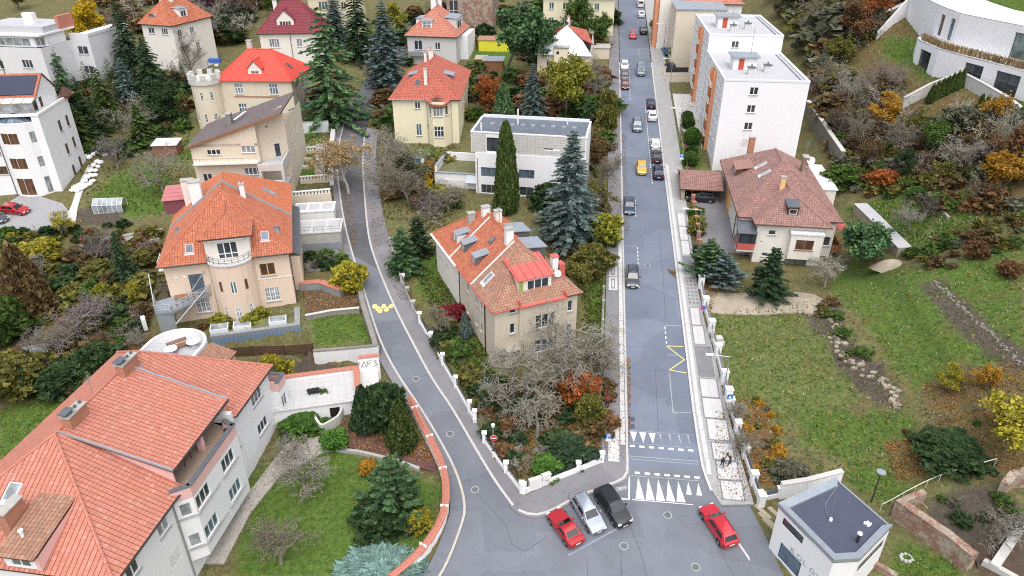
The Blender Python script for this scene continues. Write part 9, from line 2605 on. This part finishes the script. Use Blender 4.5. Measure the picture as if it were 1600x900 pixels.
lamp('street lamp with long arm beside the brick pier fence',R(36.6,10.6),6.2,2.0,LW)
lamp('street lamp beside the apartment front gardens',R(72,10.6),6.5,1.4,LW)
lamp('street lamp by the forecourt gate right of the street',R(98,10.5),6.5,1.4,LW)
lamp('street lamp near the top of the street on the right',R(122,10.5),6.5,1.6,LW)
lamp('short post lamp behind the no-entry sign',(-1.96,57.73),3.6,0,None)
lamp('short post lamp by the golden bush on the side street',(-14.36,84.03),3.8,0,None)
o=thing('path_lamp','dark lamp post with round disc head above the shop','street lamp',P3((34.53,50.19)))
MB().tube((0,0,0),(0,0,3.9),0.07,0.06,8).build('pole','dark_metal',o);MB().tube((0,0,3.9),(0,0,3.98),0.42,0.42,18).build('disc_head','zinc',o)
for nm,c in (('sign_red',(0.55,0.02,0.03)),('sign_blue',(0.03,0.16,0.50)),('sign_violet',(0.30,0.09,0.42)),('sign_white',(0.78,0.78,0.78))):
 surf(nm,c,0.4,0.03,bmp=0)
def sign(label,p,h,kind,face=-90,extra=None,dz=0.12):
 o=thing('road_sign',label,'road sign',(p[0],p[1],hz(*p)+dz),rad(face+90))
 MB().tube((0,0.05,0),(0,0.05,h+0.35),0.035,0.035,6).build('post','grey_metal',o)
 if kind == 'no_entry':
  MB().tube((0,0,h),(0,-0.02,h),0.35,0.35,20).build('disc','sign_red',o);m=MB();m.box(-0.25,0.25,-0.03,-0.022,h-0.06,h+0.06);m.build('white_bar','sign_white',o)
  MB().tube((0,0.012,h),(0,0.002,h),0.38,0.38,20).build('rim','sign_white',o)
 elif kind == 'no_stopping':
  MB().tube((0,0,h),(0,-0.02,h),0.36,0.36,20).build('rim','sign_red',o);MB().tube((0,-0.021,h),(0,-0.03,h),0.29,0.29,20).build('disc','sign_blue',o)
  for s in (1,-1): m=MB();m.add([(-0.25*s-0.03,-0.035,h-0.22),(-0.25*s+0.04,-0.035,h-0.26),(0.25*s+0.03,-0.035,h+0.22),(0.25*s-0.04,-0.035,h+0.26)],[(0,1,2,3)]);m.build('diagonal_bar','sign_red',o)
 else:
  m=MB();m.box(-0.32,0.32,-0.02,0,h-0.32,h+0.32);m.build('panel','sign_blue',o)
  m=MB()
  if kind == 'parking': m.box(-0.14,-0.06,-0.03,-0.021,h-0.22,h+0.22);m.box(-0.06,0.14,-0.03,-0.021,h+0.14,h+0.22);m.box(0.08,0.15,-0.03,-0.021,h+0.02,h+0.14);m.box(-0.06,0.14,-0.03,-0.021,h-0.05,h+0.02)
  else: m.add([(-0.2,-0.03,h-0.2),(0.2,-0.03,h-0.2),(0,-0.03,h+0.22)],[(0,1,2)])
  m.build('symbol','sign_white',o)
 if extra: m=MB();m.box(-0.3,0.3,-0.02,0,h-0.72,h-0.36);m.build('lower_plate',extra,o)
sign('round red no-entry sign at the corner garden fence',(-1.89,57.39),2.3,'no_entry')
sign('round no-stopping sign on the right pavement',R(19.2,9.6),2.3,'no_stopping')
sign('blue parking sign with white plate at the corner pavement',R(-3.2,-2.2),2.3,'parking',extra='sign_white')
sign('blue square sign on the lower white wall pier',R(3.8,11.0),2.2,'crossing',extra='sign_white')
sign('blue and white sign plate on the upper right pavement',R(62,10.2),2.2,'parking',extra='sign_white')
o=thing('sign_foot','pale concrete foot of the no-entry sign','sign foot',P3((-1.75,57.22),0.12));MB().prism([(-0.35,-0.25),(0.35,-0.25),(0.3,0.25),(-0.3,0.25)],0,0.12).build('foot','pale_concrete',o)
# electricity cabinets against the corner wall
for k,(p,w) in enumerate((((2.32,53.10),1.3),((3.43,53.64),0.9))):
 t=thing('cabinet',('wide','narrow')[k]+' white utility cabinet at the corner fence','cabinet',P3(p,0.12),rad(24));MB().box(-w/2,w/2,-0.2,0.2,0,1.25).build('case','white_plaster',t);MB().box(-w/2-0.05,w/2+0.05,-0.25,0.25,1.252,1.32).build('lid','pale_concrete',t)
 m=MB();m.box(-w/2+0.08,w/2-0.08,-0.215,-0.203,0.15,1.1);d=m.build('door','shutter_white',t)
 if k: m=MB();m.box(-0.2,0.16,-0.222,-0.216,0.62,0.68);m.box(-0.06,-0.01,-0.222,-0.2165,0.5,0.62);m.box(0.1,0.15,-0.222,-0.2165,0.48,0.62);m.build('scrawl','dark_zinc',d)
# person builder: one skinned body, clothes by material zones
def person(label,p,heading_,skin,coat,trousers,h=1.75,stride=0.25,stoop=0.1,dz=0.14,hair='hair_dark'):
 o=thing('person',label,'person',P3(p,dz),rad(heading_))
 k=h/1.75
 J={'pel': (0,0,0.92),'wai': (stoop*0.3,0,1.10),'che': (stoop*0.8,0,1.34),'nec': (stoop*1.1,0,1.50),'hd0': (stoop*1.25,0,1.58),'hd1': (stoop*1.4+0.02,0,1.70)}
 for s,n in ((1,'l'),(-1,'r')):
  f=stride*s
  J.update({n+'hip': (0,0.10*s,0.88),n+'kne': (f*0.55+0.04,0.11*s,0.48),n+'ank': (f*0.9-0.04*(s < 0),0.11*s,0.09),n+'toe': (f*0.9+0.16,0.12*s,0.05),n+'sho': (stoop*0.9,0.19*s,1.40),n+'elb': (stoop*0.8-f*0.35,0.25*s,1.12),n+'wri': (stoop*0.8-f*0.35+0.12,0.24*s,0.88),n+'han': (stoop*0.8-f*0.35+0.16,0.23*s,0.79)})
 R_={'pel': .15,'wai': .14,'che': .17,'nec': .065,'hd0': .085,'hd1': .095,'hip': .10,'kne': .07,'ank': .05,'toe': .045,'sho': .08,'elb': .055,'wri': .04,'han': .045}
 E_=[('pel','wai'),('wai','che'),('che','nec'),('nec','hd0'),('hd0','hd1')]
 for n in 'lr': E_ += [('pel',n+'hip'),(n+'hip',n+'kne'),(n+'kne',n+'ank'),(n+'ank',n+'toe'),('che',n+'sho'),(n+'sho',n+'elb'),(n+'elb',n+'wri'),(n+'wri',n+'han')]
 names=list(J);me=bpy.data.meshes.new('body')
 me.from_pydata([tuple(c*k for c in J[n]) for n in names],[(names.index(a),names.index(b)) for a,b in E_],[])
 b=link('body',me,o)
 md=b.modifiers.new('skin','SKIN');md.use_smooth_shade=True
 for i,n in enumerate(names):
  r=R_.get(n,R_.get(n[1:],0.05))*k
  me.skin_vertices[0].data[i].radius=(r,r)
 me.skin_vertices[0].data[0].use_root=True
 b.modifiers.new('subsurf','SUBSURF').levels=1
 # cloth by height in the body's own space
 key='cloth_'+coat+trousers+skin
 if key not in MAT:
  m,nt,bs=_nodes(key);tc=N(nt,'ShaderNodeTexCoord');sx=N(nt,'ShaderNodeSeparateXYZ');nt.links.new(tc.outputs['Object'],sx.inputs[0])
  mp=N(nt,'ShaderNodeMath',operation='DIVIDE');nt.links.new(sx.outputs[2],mp.inputs[0]);mp.inputs[1].default_value=1.8
  cr=ramp_node(nt,[(0.0,(0.02,0.02,0.02)),(0.055,CLOTH[trousers]),(0.48,CLOTH[coat]),(0.835,CLOTH[skin]),(0.9,CLOTH[skin])]);cr.color_ramp.interpolation='CONSTANT'
  nt.links.new(mp.outputs[0],cr.inputs[0]);nt.links.new(cr.outputs[0],bs.inputs['Base Color']);bs.inputs['Roughness'].default_value=0.85;MAT[key]=m
 me.materials.append(MAT[key])
 hd=J['hd1'];m=MB()
 for i in range(5):
  a0,a1=i*18,(i+1)*18
  r0,r1=0.125*math.cos(rad(a0)),0.125*math.cos(rad(a1));m.tube((hd[0]*k-0.02,0,(hd[2]-0.01+0.13*math.sin(rad(a0)))*k),(hd[0]*k-0.02,0,(hd[2]-0.01+0.13*math.sin(rad(a1)))*k),r0*k,max(r1,0.005)*k,10,caps=False)
 m.build('hair',hair,o,True)
CLOTH={'skin': (0.48,0.29,0.21),'olive': (0.035,0.045,0.02),'black': (0.012,0.012,0.014),'navy': (0.02,0.025,0.05),'blue': (0.05,0.08,0.26),'red': (0.28,0.03,0.03),'jeans': (0.05,0.07,0.12)}
surf('hair_dark',(0.03,0.02,0.015),0.8,0.2,bmp=0);surf('hair_grey',(0.2,0.19,0.18),0.8,0.2,bmp=0)
person('person in olive coat bending forward beside a child on the right pavement',R(-3.6,10.3),200,'skin','olive','black',1.75,0.3,0.34)
person('child in dark clothes walking beside the person in the olive coat',R(-3.9,9.5),265,'skin','navy','black',1.3,0.25,0.05)
person('person in blue overalls on the pale steps left of the side street',(-39.47,119.73),250,'skin','blue','blue',1.78,0.35,0.12,0.9)
person('person in red and dark clothes standing on the left pavement',R(3.4,-2.3),275,'skin','red','black',1.72,0.1,0.02)
# white sacks heaped beside the left villa
rng=random.Random(4)
SACKS=[(-75.10,115.47),(-74.98,116.35),(-74.75,117.24),(-74.10,115.22),(-73.76,116.09),(-73.41,116.75),(-73.06,117.42),(-74.63,117.92),(-74.51,118.83),(-74.62,119.99),(-74.38,120.69),(-73.15,118.79),(-73.69,120.67),(-75.18,122.62),(-74.36,122.60),(-75.64,124.59),(-74.58,124.07),(-75.76,126.09),(-74.81,125.56),(-77.92,127.68),(-77.69,128.97),(-77.33,129.75),(-76.73,130.26),(-79.02,128.75),(-75.39,128.64),(-75.51,130.22)]
sk=[]
for v in range(4):
 m=MB();n=9
 rings=[(0.0,0.36),(0.12,0.5),(0.32,0.52),(0.5,0.38),(0.58,0.12)]
 vs=[(r*math.cos(a)*(1+0.18*math.sin(2*a+v))+0.05*math.sin(5*a+z*9+v),r*math.sin(a)*(1+0.15*math.cos(3*a+v)),z+0.05*math.sin(3*a+v*2)) for z,r in rings for a in np.linspace(0,2*math.pi,n+1)[:-1]]
 fs=[[i*n+j,i*n+(j+1) % n,(i+1)*n+(j+1) % n,(i+1)*n+j] for i in range(4) for j in range(n)] + [[4*n+j for j in range(n)]]
 m.add(vs,fs);sk.append(m.mesh('sack','white_paint',True))
for k,p in enumerate(SACKS):
 t=tag(link('rubble_sack',sk[k % 4],None,P3(p,-0.02),rng.uniform(0,6),(rng.uniform(0.8,1.35),rng.uniform(0.8,1.2),rng.uniform(0.8,1.3))),'white sack in the heaps along the white villa path','sack','white sacks beside the villa path')
# washing line, bins, heat pump, wayside post
o=thing('washing_line','washing line with blue sheets and one turquoise cloth on the lawn','washing line',P3((-20.52,122.53)),rad(-4))
for x in (0,5.2): MB().tube((x,0,0),(x,0,1.9),0.04,0.04,6).build('post','wood_pale',o)
MB().tube((0,0,1.85),(5.2,0,1.85),0.012,0.012,4).build('line','white_paint',o)
for x0,x1,mt in ((0.1,0.9,'car_teal'),(1.2,2.4,'blue_plastic'),(2.5,3.5,'blue_plastic'),(3.6,4.2,'blue_plastic'),(4.4,5.0,'white_paint')):
 m=MB();n=8
 for i in range(n): a,b=x0+(x1-x0)*i/n,x0+(x1-x0)*(i+1)/n;m.poly([(a,0.06*math.sin(i*1.7),0.5),(b,0.06*math.sin((i+1)*1.7),0.5),(b,0,1.84),(a,0,1.84)])
 m.build('cloth',mt,o)
o=thing('water_butt','dark blue rain barrel beside the yellow-green bush','barrel',P3((-9.85,48.11)))
MB().tube((0,0,0),(0,0,1.0),0.4,0.46,14).build('barrel','navy_plastic',o) if 'navy_plastic' in MAT else (surf('navy_plastic',(0.02,0.028,0.07),0.5,0.1,bmp=0),MB().tube((0,0,0),(0,0,1.0),0.4,0.46,14).build('barrel','navy_plastic',o))
MB().tube((0,0,1.0),(0,0,1.08),0.49,0.46,14).build('lid','navy_plastic',o)
o=thing('heat_pump','white twin-fan heat pump outside the steel stair','heat pump',P3((-47.44,78.77)),rad(-60))
MB().box(-0.6,0.6,-0.25,0.25,0.1,1.7).build('case','white_paint',o)
for z in (0.55,1.25): MB().tube((0,-0.25,z),(0,-0.275,z),0.32,0.32,16).build('fan_grille','dark_zinc',o)
o=thing('wayside_post','small concrete post and plinth standing on the meadow behind the wall','monument',P3((25.56,74.75)),rad(10))
MB().box(-0.7,0.7,-0.55,0.55,-0.2,0.35).build('plinth','pale_concrete',o);MB().box(-0.5,0.5,-0.4,0.4,0.35,0.9).build('block','pale_concrete',o);MB().box(-0.75,-0.5,0.2,0.45,0.35,1.9).build('post','pale_concrete',o)
# tubular railing above the brick steps
def railing(label,pts,h=1.0,mat='rail_cream'):
 o=thing('railing',label,'railing');P=resample(pts,1.25)
 MB().path([P3(p,h) for p in P],0.045,6).build('handrail',mat,o)
 for p in P: MB().tube(P3(p,-0.1),P3(p,h),0.035,0.035,6).build('post',mat,o)
surf('rail_cream',(0.56,0.57,0.48),0.5,0.05,bmp=0)
railing('cream tubular railing climbing the slope behind the shop',smooth_line([(34.86,49.07),(37.93,50.19),(41.08,50.99),(43.94,51.19),(46.68,51.40)],4))
railing('short cream railing at the right picture edge',[(47.00,49.69),(49.16,50.27)])
# meadow odds and ends
o=thing('earth_heap','sandy earth heap at the end of the long shed','heap',P3((50.88,85.72)))
m=MB();n=14
vs=[(0,0,1.3)] + [(r*2.3*math.cos(a)*(1+0.2*math.sin(3*a)),r*1.4*math.sin(a)*(1+0.2*math.cos(2*a)),1.3*(1-r*r)+0.12*math.sin(7*a)*r-0.2*r) for r in (0.4,0.75,1.05) for a in np.linspace(0,2*math.pi,n+1)[:-1]]
m.add(vs,[[0,1+j,1+(j+1) % n] for j in range(n)] + [[1+i*n+j,1+(i+1)*n+j,1+(i+1)*n+(j+1) % n,1+i*n+(j+1) % n] for i in range(2) for j in range(n)]);m.build('heap','sand',o,True)
for k,p in enumerate(((24.30,50.08),(24.42,49.20),(24.63,48.47),(25.46,49.68))):
 t=thing('stepping_slab',('far left','middle','nearest','right')[k]+' concrete slab in the grass by the shop','slab',P3(p),rad(-62));MB().box(-1.0,1.0,-0.22,0.22,-0.1,0.1).build('slab','wood_pale',t)
o=thing('stone_ring','small ring of pale stones on the grass right of the shop','stone ring',P3((35.21,44.15)))
for k in range(9): a=k*0.7;MB().box(0.5*math.cos(a)-0.12,0.5*math.cos(a)+0.14,0.4*math.sin(a)-0.12,0.4*math.sin(a)+0.1,-0.1,0.14).build('stone','kerb_stone',o)
for k,p in enumerate(((-34.37,125.91),(-34.32,122.93))):
 t=thing('stone_bench',('upper','lower')[k]+' pale slab on the terraced lawn left of the dark stair','slab',P3((p[0]-3.2,p[1])),rad(-12));MB().box(-1.3,1.3,-0.4,0.4,-0.1,0.4).build('slab','pale_concrete',t)
for k,(p,c) in enumerate((((36.57,178.54),'blue_plastic'),((26.77,94.78),'black_plastic'),((-24.33,59.61),'black_plastic'))):
 t=thing('waste_bin',('blue wheeled bin beside the teal car','black wheeled bin at the foot of the street lamp','black bin at the far corner of the white house')[k],'bin',P3(p,0.03));MB().prism([(-0.28,-0.3),(0.28,-0.3),(0.28,0.3),(-0.28,0.3)],0.08,1.0).build('body',c,t);MB().box(-0.31,0.31,-0.34,0.34,1.0,1.08).build('lid',c,t)
 for s in (-0.24,0.24): MB().tube((s-0.03,0.28,0.1),(s+0.03,0.28,0.1),0.1,0.1,8).build('wheel','rubber',t)

ground_sheet()
